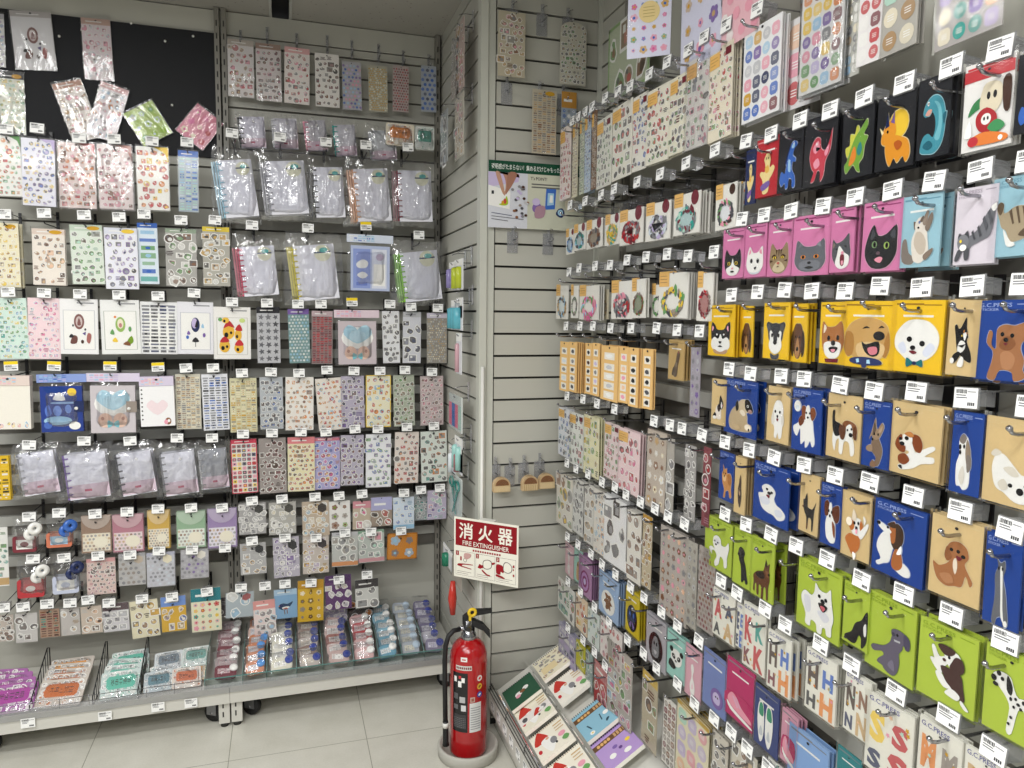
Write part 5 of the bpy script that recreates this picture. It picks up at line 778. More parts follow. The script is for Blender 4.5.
put_right([(561, 127, 571, 199, S, F('f1e6e0', 'prb'), 'craft sheet of pink figures', dict(n=2)), (573, 121, 578, 197, S, F('e2dcc2', 'tHb'), 'beige craft sheet', {}), (580, 117, 584.5, 194, S, F('d6dcc8', 'hdG'), 'green craft sheet', {}), (585, 113, 591, 192, S, F('c6d4e2', 'uaG'), 'pale blue craft sheet', dict(n=2)), (592, 110, 597, 189, S, F('8a6a50', 'Bbt'), 'brown craft sheet', {}),
 (597, 118, 612, 187, S, F('e6e6dc', 'ghGH', 5), 'craft sheet of grey-green plants', {}), (612, 104, 633, 178, S, F('efece0', 'hrBG', 4), 'craft sheet with leaves and a red seal', {}), (633, 95, 648, 170, S, F('efece2', 'KGuru'), 'craft sheet of dark suits', {}), (648, 87, 670, 162, S, F('f0ecdc', 'KhGr', 5), 'craft sheet of black lettering and flowers', dict(n=1)),
 (670, 76, 688, 153, S, F('efebd8', 'nhKxG', 4), 'craft sheet with a navy bow', dict(n=1)), (687, 58, 709, 147, S, F('f2efe8', 'nKphp', 4, shiny=True), 'craft sheet with a black wedding suit', {}), (709, 47, 733, 139, S, F('f0e8d4', 'prhBb', 5), 'cream craft sheet of rose bouquets', dict(n=3, step=.006)),
 (744, 24, 781, 117, S, dict(base='f4f4f4', pal='xYunYsavp', n=4, style='c'), 'white sheet with coloured round and square seals', dict(n=3, step=.006)), (788, 14, 823, 105, S, dict(base='eceaea', pal='xpvfr', n=2, style='c'), 'white sheet with rosy seals', dict(X=.975)), (803, -20, 843, 88, S, dict(base='f3f3f1', shiny=True, pal='ohviyxGpa', n=4, style='c'), 'glossy sheet with large colourful seals', dict(n=2)),
 (846, -30, 861, 76, S, dict(base='c9c8c0', pal='atgcw', n=2, style='c'), 'clear sheet with pastel seals', dict(X=.965)), (861, -40, 884, 62, S, dict(base='f2efee', pal='rxrw', n=2, style='c'), 'white sheet with red ringed seals', {}), (883, -50, 920, 50, S, dict(base='bcb9b2', pal='wjwcm', n=2, style='c'), 'clear sheet with white cushion seals', dict(n=2, step=.006)),
 (938, -70, 1005, 38, S, dict(base='b9b4b2', pal='pfeicv', n=4, style='c'), 'clear sheet with pastel disc seals', {})], 'high craft sheet row', 'sticker sheet')
hooks_right([(570, 205), (585, 201), (601, 195), (614, 189), (637, 182), (660, 174), (686, 163), (715, 150), (746, 141)], 'round-motif cards')
def FC(pic=None, mot='H', **k): return dict(base='f1efe8', pal=mot+'tGb', n=2, tag_=OR, style='f', **k)
def RC(w, h, sd, ring='H', base='f1efe8', pal='GHth', blob=False, spot='x', fill=None, name='sticker_pack', top=.22):
    """clear bag with a white card: orange seal, dark spot and a round motif"""
    rng = random.Random(sd); m = MB(); t = .003; m.box(-w/2, w/2, -t, 0, -h, -h*top, base); y = -t-.0003; ch = h*(1-top)
    rect(m, -w*.49, -w*.14, -h*top-ch*.3, -h*top+ch*.04, y-.0006, OR); [rect(m, -w*.45, -w*.2, -h*top-ch*(.06+.07*i)-.001, -h*top-ch*(.06+.07*i), y-.0009, 'b') for i in range(3)]
    if spot: m.poly([(w*.3+p, y-.0003, -h*top-ch*.14+q) for p, q in ell(0, 0, w*.14, w*.14, 0, 14)], spot)
    cx, cz, rx, rz = 0, -h+ch*.36, w*.33, ch*.26
    if fill: m.poly([(cx+p, y-.0002, cz+q) for p, q in ell(0, 0, rx*.85, rz*.9, 0, 20)], fill)
    wreath(m, rng, cx, cz, rx, rz, y-.0004, pal, 26, .15); wreath(m, rng, cx, cz, rx*.8, rz*.8, y-.0015, pal, 16, .11)
    if blob: [m.poly([(cx+rng.uniform(-.5, .5)*rx+p, y-.0009-.0001*i, cz+rng.uniform(-.5, .5)*rz+q) for p, q in ell(0, 0, rx*.3, rz*.25, 0, 8)], pal[i % len(pal)]) for i in range(7)]
    o = m.build(name, ['paper']); hole(o, -h*.06, w*.03, -t, 'g'); sleeve(o, w, h, t, top=.002)
    return o
put_right([(567, 222, 575, 254, RC, dict(pal='uaG', fill='b9cad8'), 'card with a blue disc', {}), (575, 217, 586.5, 250, RC, dict(pal='aGe', fill='b7c6c8'), 'card with a grey-blue disc', dict(n=1)), (587.5, 212, 603, 248, RC, dict(pal='GHb', fill='a79c8c'), 'card with a grey-brown disc', dict(n=1)), (606, 206, 621, 245, RC, dict(pal='htye', blob=True), 'card with green leaves', dict(n=1)), (621, 200, 644, 244, RC, dict(pal='xxrg', blob=True), 'card with a dark red bouquet', dict(n=1)),
 (648, 192, 671, 240, RC, dict(pal='igGq', blob=True), 'card with a lilac letter wreath', dict(n=1)), (675, 182, 702, 234, RC, dict(pal='egxm', fill='bcd3d2'), 'card with a pale teal frame', dict(n=4)), (716.5, 172, 738, 229, RC, dict(pal='GhpB', fill='e6e8ea', spot='B'), 'card with a dark flower wreath', dict(n=2)), (740, 175, 752, 205, RC, dict(pal='ot'), 'small card with an orange seal', dict(X=1.0))], 'round-motif row', 'sticker pack')
BK = '25262b'
hooks_right([(771, 134), (800, 120), (830, 110), (864, 97), (904, 83), (951, 66), (1000, 48)], 'dinosaur packs')
def D(pic, bg=BK, tx='3a3c44', box=(.08, .04, .84, .74), **k): return dict(bg=bg, pic=pic, box=box, tx=tx, out=k.pop('out', None), title=k.pop('title', True), **k)
put_right([(747, 150, 757, 204, G, D('genie', bg='27335f', title=False), 'dark navy pack', dict(u=1)), (758, 138, 780, 196, G, D('genie', bg='c2303a', tx='e8a0a0', title=False), 'red pack with a cream figure', dict(u=1, n=1)), (780, 128, 804, 191, G, D('dinoblue', out='c9d6e6'), 'black pack with a blue dinosaur', dict(u=1, n=2)), (806, 116, 838, 185, G, D('dinored', out='e8c4c8'), 'black pack with a red dinosaur', dict(u=1, n=3)), (844, 106, 874, 177, G, D('dinogreen', out='d8dcae'), 'black pack with a green finned dinosaur', dict(u=1, n=3)),
 (879, 94, 917, 168, G, D('tricera', out='f0e0b0'), 'black pack with a yellow horned dinosaur', dict(u=1, n=2)), (919, 77, 951, 157, G, D('plesio', out='a9d3dc'), 'black pack with a teal long-necked dinosaur', dict(u=1, n=5)), (966, 60, 1014, 148, G, D('foodpanda', bg='efedea', tx='c8323a', title=False, box=(.04, .03, .92, .72)), 'white pack with a red header and forest animals', dict(u=1, n=2)), (1019, 50, 1060, 130, G, D('dinoblue'), 'black pack cut by the photo edge', dict(u=1))], 'dinosaur row', 'sticker pack', group='dinosaur packs')
PK = dict(bg='dc86b4', tx='9a3a70', title=False, out='f0c6d8', outg=1.3)
hooks_right([(742, 219), (764, 215), (791, 211), (823, 206), (855, 197), (892.5, 190), (934, 181), (980, 170), (1030, 160)], 'cat packs')
def K(pic, box=(.08, .05, .84, .54), **k): d = dict(PK); d.update(k); return dict(pic=pic, box=box, **d)
CB = dict(bg='a3cbd8', tx='6f9fb4', out='c2dde6'); CR = 'cat row'
put_right([(724.5, 229, 745, 278, G, K('tuxcat'), 'pink pack, black-and-white cat face', dict(u=1, n=1)), (745.5, 224, 768, 277, G, K('whitecat'), 'pink pack, white cat face', dict(u=1, n=1)), (769, 219, 794, 276, G, K('tabby'), 'pink pack, brown tabby face', dict(u=1, n=1)), (795, 215, 831, 275, G, K('greycat', (.06, .05, .88, .56)), 'pink pack, broad grey cat face', dict(u=1, n=1)), (831.5, 207, 856, 272, G, K('yawncat'), 'pink pack, yawning grey-and-white cat', dict(u=1, n=3)), (864, 201, 904, 271, G, K('blackcat', (.05, .04, .9, .64)), 'pink pack, black cat licking its lips', dict(u=1, n=1)),
 (904, 195, 942, 267, G, K('siamese', (.03, .03, .85, .74), **CB), 'blue pack, cream and brown cat reaching up', dict(u=1, n=2, step=.02)), (957, 187, 998, 264, G, K('stretchcat', (.03, .05, .97, .72), bg='e3dce4', tx='a79caa', out='b9b0bb', title=True), 'pale lilac pack, striped cat stretching', dict(u=1, n=1)), (993, 176, 1040, 256, G, K('tabbywalk', (.1, .1, .88, .62), **dict(CB, title=True)), 'blue pack, striped walking cat', dict(u=1, n=1))], CR, 'sticker pack', group='cat packs')
hooks_right([(569, 272), (579, 268), (595, 266), (610, 265), (627, 260), (646, 257), (667, 254), (688, 256), (714, 252)], 'white craft cards')
put_right([(557, 282, 569, 319, RC, dict(pal='aGt', top=.1, spot=None, fill='dfe6e6'), 'white card with pale trees', {}), (572, 282, 579, 318, RC, dict(pal='GHh', top=.1, spot=None), 'white card with a grey frame', {}), (580, 282, 600, 319.6, RC, dict(pal='hpaP', top=.1, spot=None), 'white card with a rainbow wreath', dict(n=2)), (601, 286, 609, 319, RC, dict(pal='tH', top=.1, base='d8d0b8', spot=None), 'greenish card', dict(X=.975)), (613, 277, 633, 319, RC, dict(pal='rpgG', top=.1, spot=None, blob=True), 'white card with red house', dict(n=1)), (633, 275, 646, 318, RC, dict(pal='GHhb', top=.1, fill='9aa08c', spot=None), 'white card with a grey oval', dict(n=1)),
 (653, 281, 664, 318, RC, dict(pal='hG', top=.1, spot=None), 'narrow card with dark oval', dict(X=.975)), (660.5, 270, 689, 318, RC, dict(pal='GyhH', top=.06, spot=None), 'white card with a yellow-green wreath', dict(n=6, step=.007)), (699, 270, 714, 321, RC, dict(pal='rxH', top=.06, fill='b88a86', spot=None), 'white card with a red oval', dict(n=1))], 'white craft row', 'sticker pack')
hooks_right([(566, 326), (580, 326), (593, 326), (610.5, 328), (631, 328), (656.5, 328), (677, 330), (699.5, 331)], 'kraft strips')
hooks_right([(731.5, 295), (757.5, 292), (784.5, 290), (811.7, 291), (845, 291), (880, 286), (921, 287.5), (972, 286), (1024, 284)], 'yellow dog packs')
def KS(w, h, sd, pal='KB', name='sticker_pack'):
    rng = random.Random(sd); m = MB(); card(m, w, h, .003, 'eabf7c'); y = -.0034
    for k in range(5): 
        zz = -h*(.12+.17*k+.03*(k > 0)); rect(m, -w*.3, w*.3, zz-h*.13, zz, y, 'efe9dc'); a = w*.2
        m.poly([(rng.uniform(-.05, .05)*w+p, y-.0003, zz-h*.065+q) for p, q in ell(0, 0, a, h*.04, 0, 7)], pal[k % len(pal)])
    o = m.build(name, ['paper']); hole(o, -h*.035, .004, -.003); return o
put_right([(561, 341.6, 569, 391, KS, dict(pal='gq'), 'kraft strip with pale figures', {}), (569.5, 342, 577.4, 392, KS, dict(pal='Gg'), 'kraft strip with grey figures', dict(n=4)), (585.6, 343, 592.5, 394, KS, dict(pal='KB'), 'kraft strip with dark animals', {}), (593, 343, 600, 396, KS, dict(pal='gi'), 'kraft strip with lilac-grey figures', dict(n=1)), (602, 346, 618.5, 401, KS, dict(pal='ws'), 'kraft strip with white figures', dict(n=4)), (620, 347, 629, 403, KS, dict(pal='pf'), 'kraft strip with pinkish figures', {}), (629.5, 347.6, 638.6, 407, KS, dict(pal='KK'), 'kraft strip with black squares', dict(n=3)), (643, 349, 653, 409, KS, dict(pal='KG'), 'kraft strip with dark blue-black squares', dict(n=1)),
 (670, 340, 685, 380, G, dict(bg='c9ab72', pic='leanbear', title=False, tx='a98a52', box=(.1, .06, .8, .7)), 'small kraft pack with a leaning animal', dict(n=3)), (690.6, 345, 700.5, 417, S, dict(base='b4aeb8', pal='vgs', n=2, style='f'), 'long clear strip with violet flowers', {})], 'kraft strip row', 'sticker pack')
YE = dict(bg='f5cb28', tx='a8801a', title=False, out='f3dd90', outg=1.2)
def Y_(pic, box=(.08, .05, .84, .62), **k): d = dict(YE); d.update(k); return dict(pic=pic, box=box, **d)
KB = dict(bg='e0c692', tx='e2cc9c', title=True, out='e6d6b4', outg=1.2); NB_ = dict(bg='1f489c', tx='a9bbe8', title=True, out='b9c6e6', outg=1.2)
put_right([(709, 305, 735.7, 356, G, Y_('husky'), 'yellow pack, black-and-white dog face', dict(u=1, n=4)), (742, 306, 754, 357, G, Y_('longear'), 'yellow pack, brown dog seen edge-on', dict(u=1, X=.965)), (765, 303, 790, 359, G, Y_('schnauzer'), 'yellow pack, grey schnauzer face', dict(u=1, n=3)), (791, 304, 808.7, 362, G, Y_('longear'), 'yellow pack, long-eared brown dog', dict(u=1, n=2, X=.955)), (821, 302, 847, 364, G, Y_('shiba', (.06, .08, .95, .62)), 'yellow pack, smiling tan-and-white dog', dict(u=1, n=1)), (844.5, 301, 896, 368, G, Y_('golden', (.05, .08, .9, .68)), 'yellow pack, laughing golden dog', dict(u=1, n=1)), (894.5, 300, 945, 373, G, Y_('bichon', (.05, .1, .9, .64)), 'yellow pack, fluffy white dog with teal bow', dict(u=1, n=4)),
 (950, 300, 981, 376, G, dict(pic='blacktan', box=(.1, .12, .86, .66), **KB), 'kraft pack, black and white small dog', dict(u=1, n=1)), (976, 300, 1035, 381, G, dict(pic='poodletoy', box=(.14, .06, .84, .68), **NB_), 'blue pack, brown curly dog waving', dict(u=1, n=2))], 'yellow dog row', 'sticker pack', group='dog packs below the cat packs')
hooks_right([(567, 396), (583, 399), (597, 403.5), (614.5, 409), (654, 421), (670, 425), (682, 428.5), (702, 435)], 'floral cards')
hooks_right([(729, 369), (750.5, 373.5), (781, 376), (804, 379), (840, 385), (874, 391), (916, 391.5), (966, 398), (1030, 407)], 'first dog pairs')
put_right([(559, 408, 572, 457, S, dict(base='eceef4', pal='nuGa', n=4, tag_=OR), 'white card with blue flowers', dict(n=1)), (570, 413, 584, 466, S, dict(base='eef0ea', pal='xGhrG', n=4, tag_=OR), 'white card with red butterflies', {}), (583, 416, 600, 476, S, dict(base='f6f2cf', pal='yhlYG', n=4, tag_=OR), 'pale yellow card with lemons', dict(n=2)), (605, 423, 620, 480, S, dict(base='f4e2e2', pal='rpxh', n=4, tag_=OR), 'pink card with red flowers', {}), (619, 430, 640, 493, S, dict(base='f6dfe0', pal='xpPr', n=4, tag_=OR), 'pink card with dense roses', dict(n=2)),
 (648, 431, 666, 510, S, dict(base='cbbfb2', pal='wtcb', n=3, style='f'), 'clear sheet of beige lace', dict(n=2, step=.005)), (667, 438, 674, 511, S, dict(base='bdb8b0', pal='wgs', n=1), 'narrow clear lace strip', {}), (685, 445, 696, 520, S, dict(base='b7b4b2', pal='wKg', n=2), 'clear strip of black and white animals', {}), (703, 447, 711, 527, S, dict(base='8f4a52', pal='xrp', n=1), 'dark red strip', {})], 'floral row', 'sticker pack')
put_right([(713, 379, 727, 425, G, dict(pic='bulldog', box=(.1, .1, .86, .55), **KB), 'kraft pack, black and white bulldog', dict(u=1)), (725.6, 380, 759, 436, G, dict(pic='pug', box=(.14, .08, .78, .6), **NB_), 'blue pack, sitting pug', dict(u=1, n=1, step=.02)), (769, 387, 791, 443, G, dict(pic='whitestand', box=(.1, .08, .8, .68), **KB), 'kraft pack, standing white dog', dict(u=1, n=2)), (792.5, 389, 823, 452, G, dict(pic='spaniel', box=(.06, .1, .84, .64), **NB_), 'blue pack, sitting brown-and-white dog', dict(u=1, n=4)), (828, 395, 863.5, 460, G, dict(pic='beagle', box=(.1, .08, .82, .66), **KB), 'kraft pack, standing beagle', dict(u=1, n=1)), (863.5, 401, 892, 468, G, dict(pic='chisit', box=(.1, .06, .86, .7), **NB_), 'blue pack, small tan dog with big ears', dict(u=1, n=1)),
 (892, 404, 944, 478, G, dict(pic='cavalier', box=(.08, .12, .84, .56), **KB), 'kraft pack, lying red-and-white dog', dict(u=1, n=4)), (953, 412, 984, 495, G, dict(pic='shihtzu', box=(.08, .08, .82, .66), **NB_), 'blue pack, white long-haired sitting dog', dict(u=1, n=2)), (985, 418, 1036, 506, G, dict(pic='maltlie', box=(.06, .06, .92, .6), **KB), 'kraft pack, shaggy white lying dog', dict(u=1, n=1))], 'first dog pair row', 'sticker pack', group='blue and kraft dog packs, upper')
hooks_right([(567, 463), (576, 468.5), (588, 474), (602, 482), (615, 487), (626, 494.5), (640.5, 502), (655, 508.5), (668, 516.5), (684.5, 524)], 'long white sheets')
hooks_right([(702.5, 435), (725, 442), (749, 450), (774, 457.5), (804, 465), (835, 475.5), (869.5, 482), (913, 496), (960, 511), (1010, 530)], 'second dog pairs', 0)
put_right([(557, 474, 573, 527, S, dict(base='eeeae0', pal='byhg', n=3), 'white stack with small plants', dict(n=2)), (573, 479, 584, 534, S, dict(base='e6e6e2', pal='gsG', n=3), 'white stack with grey figures', dict(n=2)), (585, 484, 594, 544, S, dict(base='e2e0da', pal='gtH', n=2), 'grey-white stack', dict(n=2)), (594.5, 490, 605, 554, S, dict(base='ece7de', pal='fga', n=3), 'white stack with pastel figures', dict(n=2)), (605, 498, 626, 566, S, dict(base='f3f3f3', pal='KKG', n=2, style='b'), 'white sheet with black blots', dict(n=4)), (627.6, 512, 641, 582, S, dict(base='efebe2', pal='bBb', n=2), 'white sheet with brown bears', dict(n=3)), (643, 515, 652, 588, S, dict(base='cfc2a6', pal='tYb', n=2, hd='c99a3a'), 'clear sheet with a gold header', {}),
 (661, 530, 687, 620, S, dict(base='c0b8b0', pal='fgpb', n=5, style='f'), 'clear sheet of faint rosy flowers', dict(n=2)), (687, 541, 697, 628, S, dict(base='b8b4aa', pal='gsH', n=2, style='f'), 'clear sheet of grey flowers', {}), (699, 548, 715, 632, S, dict(base='b3aaa4', pal='Hbx', n=5, style='d'), 'clear sheet of dotted pink', {})], 'long sheet row', 'sticker sheet')
put_right([(720, 452, 735.7, 501, G, dict(pic='pomtan', box=(.1, .1, .84, .64), **NB_), 'blue pack, fluffy tan dog', dict(u=1)), (736, 457, 746.6, 514, G, dict(pic='brindle', box=(.1, .1, .84, .62), **KB), 'kraft pack, dark brindle dog', dict(u=1, n=4)), (754, 465, 791, 524, G, dict(pic='fluffylie', box=(.08, .1, .86, .56), **NB_), 'blue pack, fluffy white lying dog', dict(u=1, n=1, step=.025)), (801, 474, 821, 534, G, dict(pic='minpin', box=(.08, .08, .84, .6), **KB), 'kraft pack, slim black dog', dict(u=1, n=1)), (821.5, 484, 842.5, 546, G, dict(pic='papillon', box=(.06, .08, .88, .66), **NB_), 'blue pack, brown-eared white dog', dict(u=1, n=1)), (842, 493, 872, 559, G, dict(pic='corgi', box=(.08, .1, .88, .66), **KB), 'kraft pack, leaping tan-and-white dog', dict(u=1, n=2)),
 (874, 505, 928, 580, G, dict(pic='sheltie', box=(.02, .1, .78, .66), **NB_), 'blue pack, collie sitting and looking up', dict(u=1, n=1)), (932, 519, 983, 601, G, dict(pic='cavapoo', box=(.06, .18, .84, .56), **KB), 'kraft pack, curly brown sitting dog', dict(u=1, n=3)), (985, 535, 1022, 627, G, dict(pic='greyhound', box=(.1, .05, .8, .7), **NB_), 'blue pack, slim grey dog', dict(u=1, n=1))], 'second dog pair row', 'sticker pack', group='blue and kraft dog packs, lower')
LM = dict(bg='bace4a', tx='86a010', title=True, out='7d9a28', outg=1.0)
hooks_right([(567.5, 537), (578, 544.5), (591, 554), (602, 564.5), (615.5, 574.5), (630.5, 587.5), (644, 598), (661.5, 612), (677.5, 626), (698.7, 641)], 'small square packs')
hooks_right([(725, 514), (746, 524.5), (771, 534.5), (796, 546), (827, 559.5), (861.5, 580), (903.5, 594), (951, 615), (1005, 641)], 'lime dog packs')
def L_(pic, box=(.1, .08, .82, .62)): return dict(pic=pic, box=box, **LM)
put_right([(705, 519, 733.8, 570, G, L_('poodlelime'), 'lime pack, white poodle', dict(u=1, n=3)), (735, 530, 753, 587, G, L_('blacklab'), 'lime pack, sitting black dog', dict(u=1, n=1)), (752, 539, 775, 599, G, L_('doberman', (.04, .04, .9, .66)), 'lime pack, standing brown dog', dict(u=1, n=1, step=.03)), (798, 565, 843, 635, G, L_('samoyed', (.08, .06, .84, .68)), 'lime pack, smiling fluffy white dog', dict(u=1, n=2)), (844, 585, 871, 647, G, L_('blackdog', (.06, .04, .92, .6)), 'lime pack, dark dog seen partly', dict(u=1, n=1)), (866.5, 599, 918, 677, G, L_('weimaraner', (.12, .06, .8, .6)), 'lime pack, sitting grey-purple dog', dict(u=1, n=2)), (920, 627, 978, 707, G, L_('springer', (.14, .08, .8, .7)), 'lime pack, brown-and-white dog begging', dict(u=1, n=2)), (985, 652, 1040, 740, G, L_('dalmatian', (.08, .14, .9, .6)), 'lime pack, spotted white dog', dict(u=1, n=2))], 'lime dog row', 'sticker pack', group='lime dog packs')
def Q(bg, pic, box=(.1, .06, .8, .62), **k): return dict(bg=bg, pic=pic, box=box, title=False, tx=k.pop('tx', 'g'), **k)
put_right([(565.6, 544, 574.5, 576, G, Q('dfbcc4', 'whiteswirl'), 'pink square pack with white swirl', {}), (575, 549, 583, 583, G, Q('a9d0c4', 'doggybrown'), 'mint pack with brown animal', {}), (580, 557, 592, 596, G, Q('b98fb6', 'circlewheel'), 'lilac box with a purple wheel', dict(n=3)), (600, 576, 619.4, 618, G, Q('a9c2e2', 'gbear'), 'light blue pack with a gingerbread bear', dict(n=3)), (626, 590, 640.5, 635, G, Q('d8c22a', 'butterfly'), 'yellow pack with a dark butterfly', dict(n=3)), (647, 617, 667, 667, G, Q('b9b7bd', 'sphinx', (.12, .06, .76, .66)), 'grey pack with a black disc', dict(n=1)), (668, 634, 687, 680, G, Q('a6d6cc', 'panda', (.05, .2, .9, .5)), 'mint pack with a panda', dict(n=1)), (686, 647, 702, 699, G, Q('e2b3c0', 'whiteswirl'), 'pink pack with white feathers', {}), (704, 654, 728, 712, G, Q('7f8fc4', 'lamb', (.3, .06, .66, .4)), 'blue pack with a sleeping lamb', {}), (728, 664, 755, 724, G, Q('c2326f', 'sneaker', (.02, .08, .96, .5)), 'magenta pack with a pink sneaker', {}), (755, 690, 780, 751, G, Q('3f4c84', 'slippers', (.08, .06, .84, .76)), 'navy pack with white shoes', {}), (782, 712, 799, 766, G, Q('d9a0b4', 'sneaker'), 'pink pack with red boots', dict(n=2)), (789, 735, 829, 806, G, Q('8fb2e0', 'starfish', (.05, .04, .5, .4)), 'light blue pack with an orange starfish', dict(n=2)), (838, 752, 862, 800, G, Q('2f8a8f', 'starfish'), 'teal pack', {})], 'small square row', 'sticker pack')
def LT(w, h, sd, ch='A', cols='tKo', name='sticker_pack'):
    m = MB(); t = .004; card(m, w, h, t, 'efede2'); y = -t-.0003; text(m, 'G.C.PRESS', -w*.45, w*.2, -h*.1, -h*.04, y, '6a6aa0'); rng = random.Random(sd)
    for (x, z, a, b), c in zip(((-.42, -.6, .34, .4), (.06, -.52, .34, .3), (-.44, -.95, .3, .24), (0, -.98, .42, .38)), cols): text(m, ch, x*w, (x+a)*w, z*h, (z+b)*h, y, mixc(c, 'w', .12), bold=.05)
    for k in range(8): x, z = rng.uniform(-.4, .4)*w, -rng.uniform(.15, .95)*h; m.poly([(x+math.sin(q*PI/5)*w*(.05 if q % 2 else .025), y-.0003, z+math.cos(q*PI/5)*w*(.05 if q % 2 else .025)) for q in range(10)], 'tYopmf'[k % 6])
    o = m.build(name, ['paper']); hole(o, -h*.12, w*.03, -t); sleeve(o, w, h, t); return o
hooks_right([(721, 581), (737, 593), (765, 609), (785, 625), (820.5, 644.5), (851.5, 665), (895.8, 692.5), (948, 717.5), (993, 751)], 'letter packs')
put_right([(714, 592, 736.6, 640, LT, dict(ch='A', cols='rnKt'), 'white pack with A letters', dict(u=1, n=1)), (738, 603, 745, 648, LT, dict(ch='E', cols='nunu'), 'white pack with E letters', dict(u=1)), (744, 606, 767, 671, LT, dict(ch='K', cols='rexr'), 'white pack with K letters', dict(u=1, n=1)), (769, 634, 792, 693, LT, dict(ch='H', cols='Buxo'), 'white pack with blue and orange H letters', dict(u=1, n=2, step=.015)), (807, 654, 838, 717, LT, dict(ch='H', cols='BuKo'), 'white pack with H letters, larger of two', dict(u=1, n=2)), (846, 675, 872, 737, LT, dict(ch='N', cols='Bbnt'), 'white pack with N letters', dict(u=1, n=1)), (867, 702, 915, 782, LT, dict(ch='S', cols='yrnr'), 'white pack with S letters', dict(u=1, n=2)), (918, 726, 965, 812, LT, dict(ch='M', cols='oHpv'), 'white pack with M letters', dict(u=1, n=2)), (964, 754, 1010, 842, LT, dict(ch='R', cols='tgrK'), 'white letter pack cut by the photo edge', dict(u=1))], 'letter row', 'sticker pack', group='letter packs')
hooks_right([(568, 581.5), (580.5, 592), (594.5, 607), (609, 622.5), (627.5, 640), (643.5, 653.5), (656.5, 668), (677.5, 684), (694.5, 704), (714, 719), (731, 732.5), (747, 749), (768, 768)], 'lower mixed packs')
hooks_right([(568, 628), (583, 640), (594.5, 652), (605, 666)], 'lowest packs')
put_right([(558, 584, 575.6, 618, S, dict(base='eeeee8', pal='hrKe', n=4, style='b'), 'white pack with red and green figures', {}), (576, 597, 588, 632, S, dict(base='f0dcc0', pal='oryb', n=3), 'cream and orange pack', {}), (588, 611, 600, 646, S, dict(base='e4ece8', pal='hga', n=3), 'white pack with green figures', {}), (600, 625, 623, 665, S, dict(base='f3ece8', pal='rprB', n=5), 'white pack with red figures', dict(n=1)), (608, 648, 632, 722, S, dict(base='c9c4bc', pal='apyxPh', n=4), 'clear sheet of candy-coloured stickers', {}), (642, 674, 658, 748, S, dict(base='c9bfa8', pal='Bbyh', n=2, hd='e0c36a', hh=.12), 'clear sheet of brown shells', {}), (664, 699, 676, 768, S, dict(base='efece6', pal='bxHB', n=3, style='c'), 'white sheet of brown discs', {}), (676, 712, 710, 788, S, dict(base='efe8cc', pal='pivmf', n=3, style='c', hd='c9a84a', hh=.06), 'cream sheet of pastel bands', dict(n=4)), (713, 735, 728, 790, S, dict(base='d9d2c6', pal='KGt', n=2), 'white sheet of dark pots', dict(n=2)), (732, 748, 757, 800, S, dict(base='dcd6c8', pal='btK', n=3), 'cream sheet of brown figures', {}), (768, 764, 790, 810, S, dict(base='d9d9d4', pal='egK', n=3), 'white sheet of teal figures', {})], 'lower mixed row', 'sticker pack')
put_right([(559, 630, 577, 664, S, dict(base='c4c0d6', pal='vinw', n=3, style='s', t=.004), 'lilac pack with violet strips', dict(n=2)), (577, 643, 586, 669, S, dict(base='d3cf3c', pal='Lyh', n=2, t=.004), 'yellow-green pack', dict(n=2)), (586, 652, 593, 690, S, dict(base='a9bdb9', pal='egs', n=2), 'grey-teal clear pack', {}), (594, 665, 608, 712, S, dict(base='c2484c', pal='rpx', n=2, hd='d99a9a', hh=.3), 'red pack', {})], 'lowest row', 'sticker pack')
# ------------------------------------------------------------------ deck of the corner unit: tape cases between clear dividers
def plate(name, x, pts, th, mat, parent=None):
    m = MB(); n = len(pts); vs = [(x-th/2, y, z) for y, z in pts]+[(x+th/2, y, z) for y, z in pts]
    m.faces(vs, [tuple(range(n)), tuple(range(n, 2*n))[::-1]]+[(i, i+n, (i+1) % n+n, (i+1) % n) for i in range(n)]); return m.build(name, [mat], parent)
DX = [on_y(px, py, 2.80).x for px, py in ((205, 690), (243, 687), (267, 684), (297, 681), (323, 679), (354, 676), (379, 674), (402, 672), (424, 670), (445, 668))]
for i, x in enumerate(DX[:-1]):
    o = plate('shelf_divider', x, [(2.795, .142), (3.17, .142), (3.17, .235), (2.90, .235), (2.795, .19)], .003, 'acrylic'); e_ = MB(); e_.tube([(x, 2.795, .142), (x, 2.795, .19), (x, 2.90, .235), (x, 3.17, .235), (x, 3.17, .142)], .0014, 5); e_.build('edge', ['acrylic_edge'], o); tag(o, f'clear acrylic shelf divider beside the tape cases, {nth(8-i)} from the corner', 'divider', 'clear dividers on the corner deck')
m = MB(); m.box(DX[0], XSIDE-.02, 2.788, 2.791, .149, .195)
for k in range(120): 
    x = DX[0]+.012+k*.0078
    if k % 12 < 8 and x < XSIDE-.03: m.box(x, x+.0018, 2.7865, 2.788, .154, .172)
o = m.build('tray_front', ['acrylic']); tag(o, 'clear ribbed acrylic strip along the front of the corner deck', 'tray front')
e_ = MB(); e_.box(DX[0], XSIDE-.02, 2.7865, 2.788, .149, .153); e_.box(DX[0], XSIDE-.02, 2.787, 2.792, .1935, .196); e_.build('edge', ['acrylic_edge'], o)
